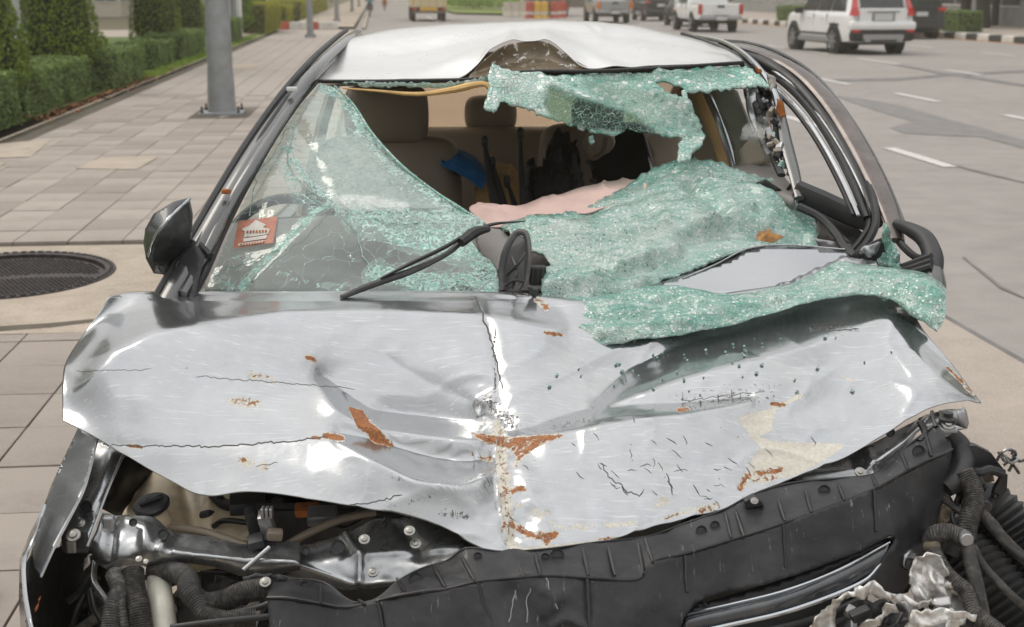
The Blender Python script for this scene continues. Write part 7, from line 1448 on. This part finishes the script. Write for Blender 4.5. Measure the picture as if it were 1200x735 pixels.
scrap('torn_ribbon', [(1006, 740), (1014, 728), (1030, 720), (1036, 708), (1046, 706), (1048, 712), (1036, 724), (1024, 734), (1016, 790), (1004, 790)], 2.18, 'torn', car, .03, seed=44)
scrap('torn_metal', [(1050, 708), (1062, 702), (1076, 712), (1070, 722), (1056, 726), (1060, 714)], 2.19, 'galv', car, .05, seed=45)
scrap('torn_metal', [(1104, 734), (1114, 718), (1130, 722), (1128, 745), (1100, 760)], 2.16, 'torn', car, .05, seed=46)
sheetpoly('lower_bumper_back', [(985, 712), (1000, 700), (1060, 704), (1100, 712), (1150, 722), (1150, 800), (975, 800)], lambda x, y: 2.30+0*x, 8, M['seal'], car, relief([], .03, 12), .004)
for i in range(14):
    x, y = _r.uniform(985, 1130), _r.uniform(708, 745); MB().rbox(P(x, y, _r.uniform(2.2, 2.27)), (_r.uniform(.015, .04), .02, _r.uniform(.01, .03)), .004, Euler((_r.uniform(-1, 1), _r.uniform(-1, 1), _r.uniform(-1, 1))).to_matrix()).build('debris', M[_r.choice(['plastic', 'galv', 'seal', 'torn', 'sheetmetal'])], car)
rnd2 = random.Random(9)
for i in range(20):
    x, y = rnd2.uniform(1080, 1150), rnd2.uniform(560, 660); MB().rbox(P(x, y, 2.62), (_r.uniform(.02, .05), .03, _r.uniform(.02, .05)), .006, Euler((_r.uniform(-1, 1), _r.uniform(-1, 1), 0)).to_matrix()).build('engine_part', M[_r.choice(['plastic', 'seal', 'hose'])], car)
bs_ = MB()
hv = np.empty(len(hood.data.vertices)*3, np.float32); hood.data.vertices.foreach_get('co', hv); hv = hv.reshape(300, 520, 3)[30:].reshape(-1, 3); hx, hy = proj(hv)
for pts, w in _go:                                            # fine gouges cut through the paint
    pp = resample(pts, 3.5, .5, closed=False, seed=int(pts[0][0])); q_ = []
    for x, y in pp:
        j = int(np.argmin((hx-x)**2+(hy-y)**2))
        if (hx[j]-x)**2+(hy[j]-y)**2 < 30: q_.append(Vector(hv[j].tolist())+Vector((0, -.0002, .0003)))
    if len(q_) > 2: bs_.tube(q_, [w*.0006]+[w*.0014]*(len(q_)-2)+[w*.0004], 5, flat=.5)
tag(bs_.build('scratches', simple('bare_scratch', (.09, .085, .08), .7), hood), kind='stuff')
# glass crumbs scattered on the hood
cm = bpy.data.meshes.new('crumb'); bm = bmesh.new(); bmesh.ops.create_cube(bm, size=.006); bm.to_mesh(cm); bm.free(); cm.materials.append(M['nugget'])
for i in range(70):
    x = _r.gauss(830, 130); y = _r.gauss(420, 35)
    if not (640 < x < 1090 and 385 < y < 500): continue
    j = int(np.argmin((hx-x)**2+(hy-y)**2)); o = link('crumb', cm, hood); o.location = Vector(hv[j].tolist())+Vector((0, 0, .003)); o.rotation_euler = (_r.random()*3, _r.random()*3, _r.random()*3); s_ = _r.uniform(.4, 1); o.scale = (s_, s_, s_)
# ---------------------------------------------------------------- warm hazy air
t = NT('warm_haze'); pv = t.n('VolumePrincipled', {'Color': (1.0, .93, .76, 1), 'Density': .0018, 'Anisotropy': .3}); t.t.links.new(pv.outputs[0], t.out.inputs['Volume'])
hz = MB().box((0, 250, 18.5), (500, 700, 41)).build('haze', t.m); tag(hz, kind='stuff')
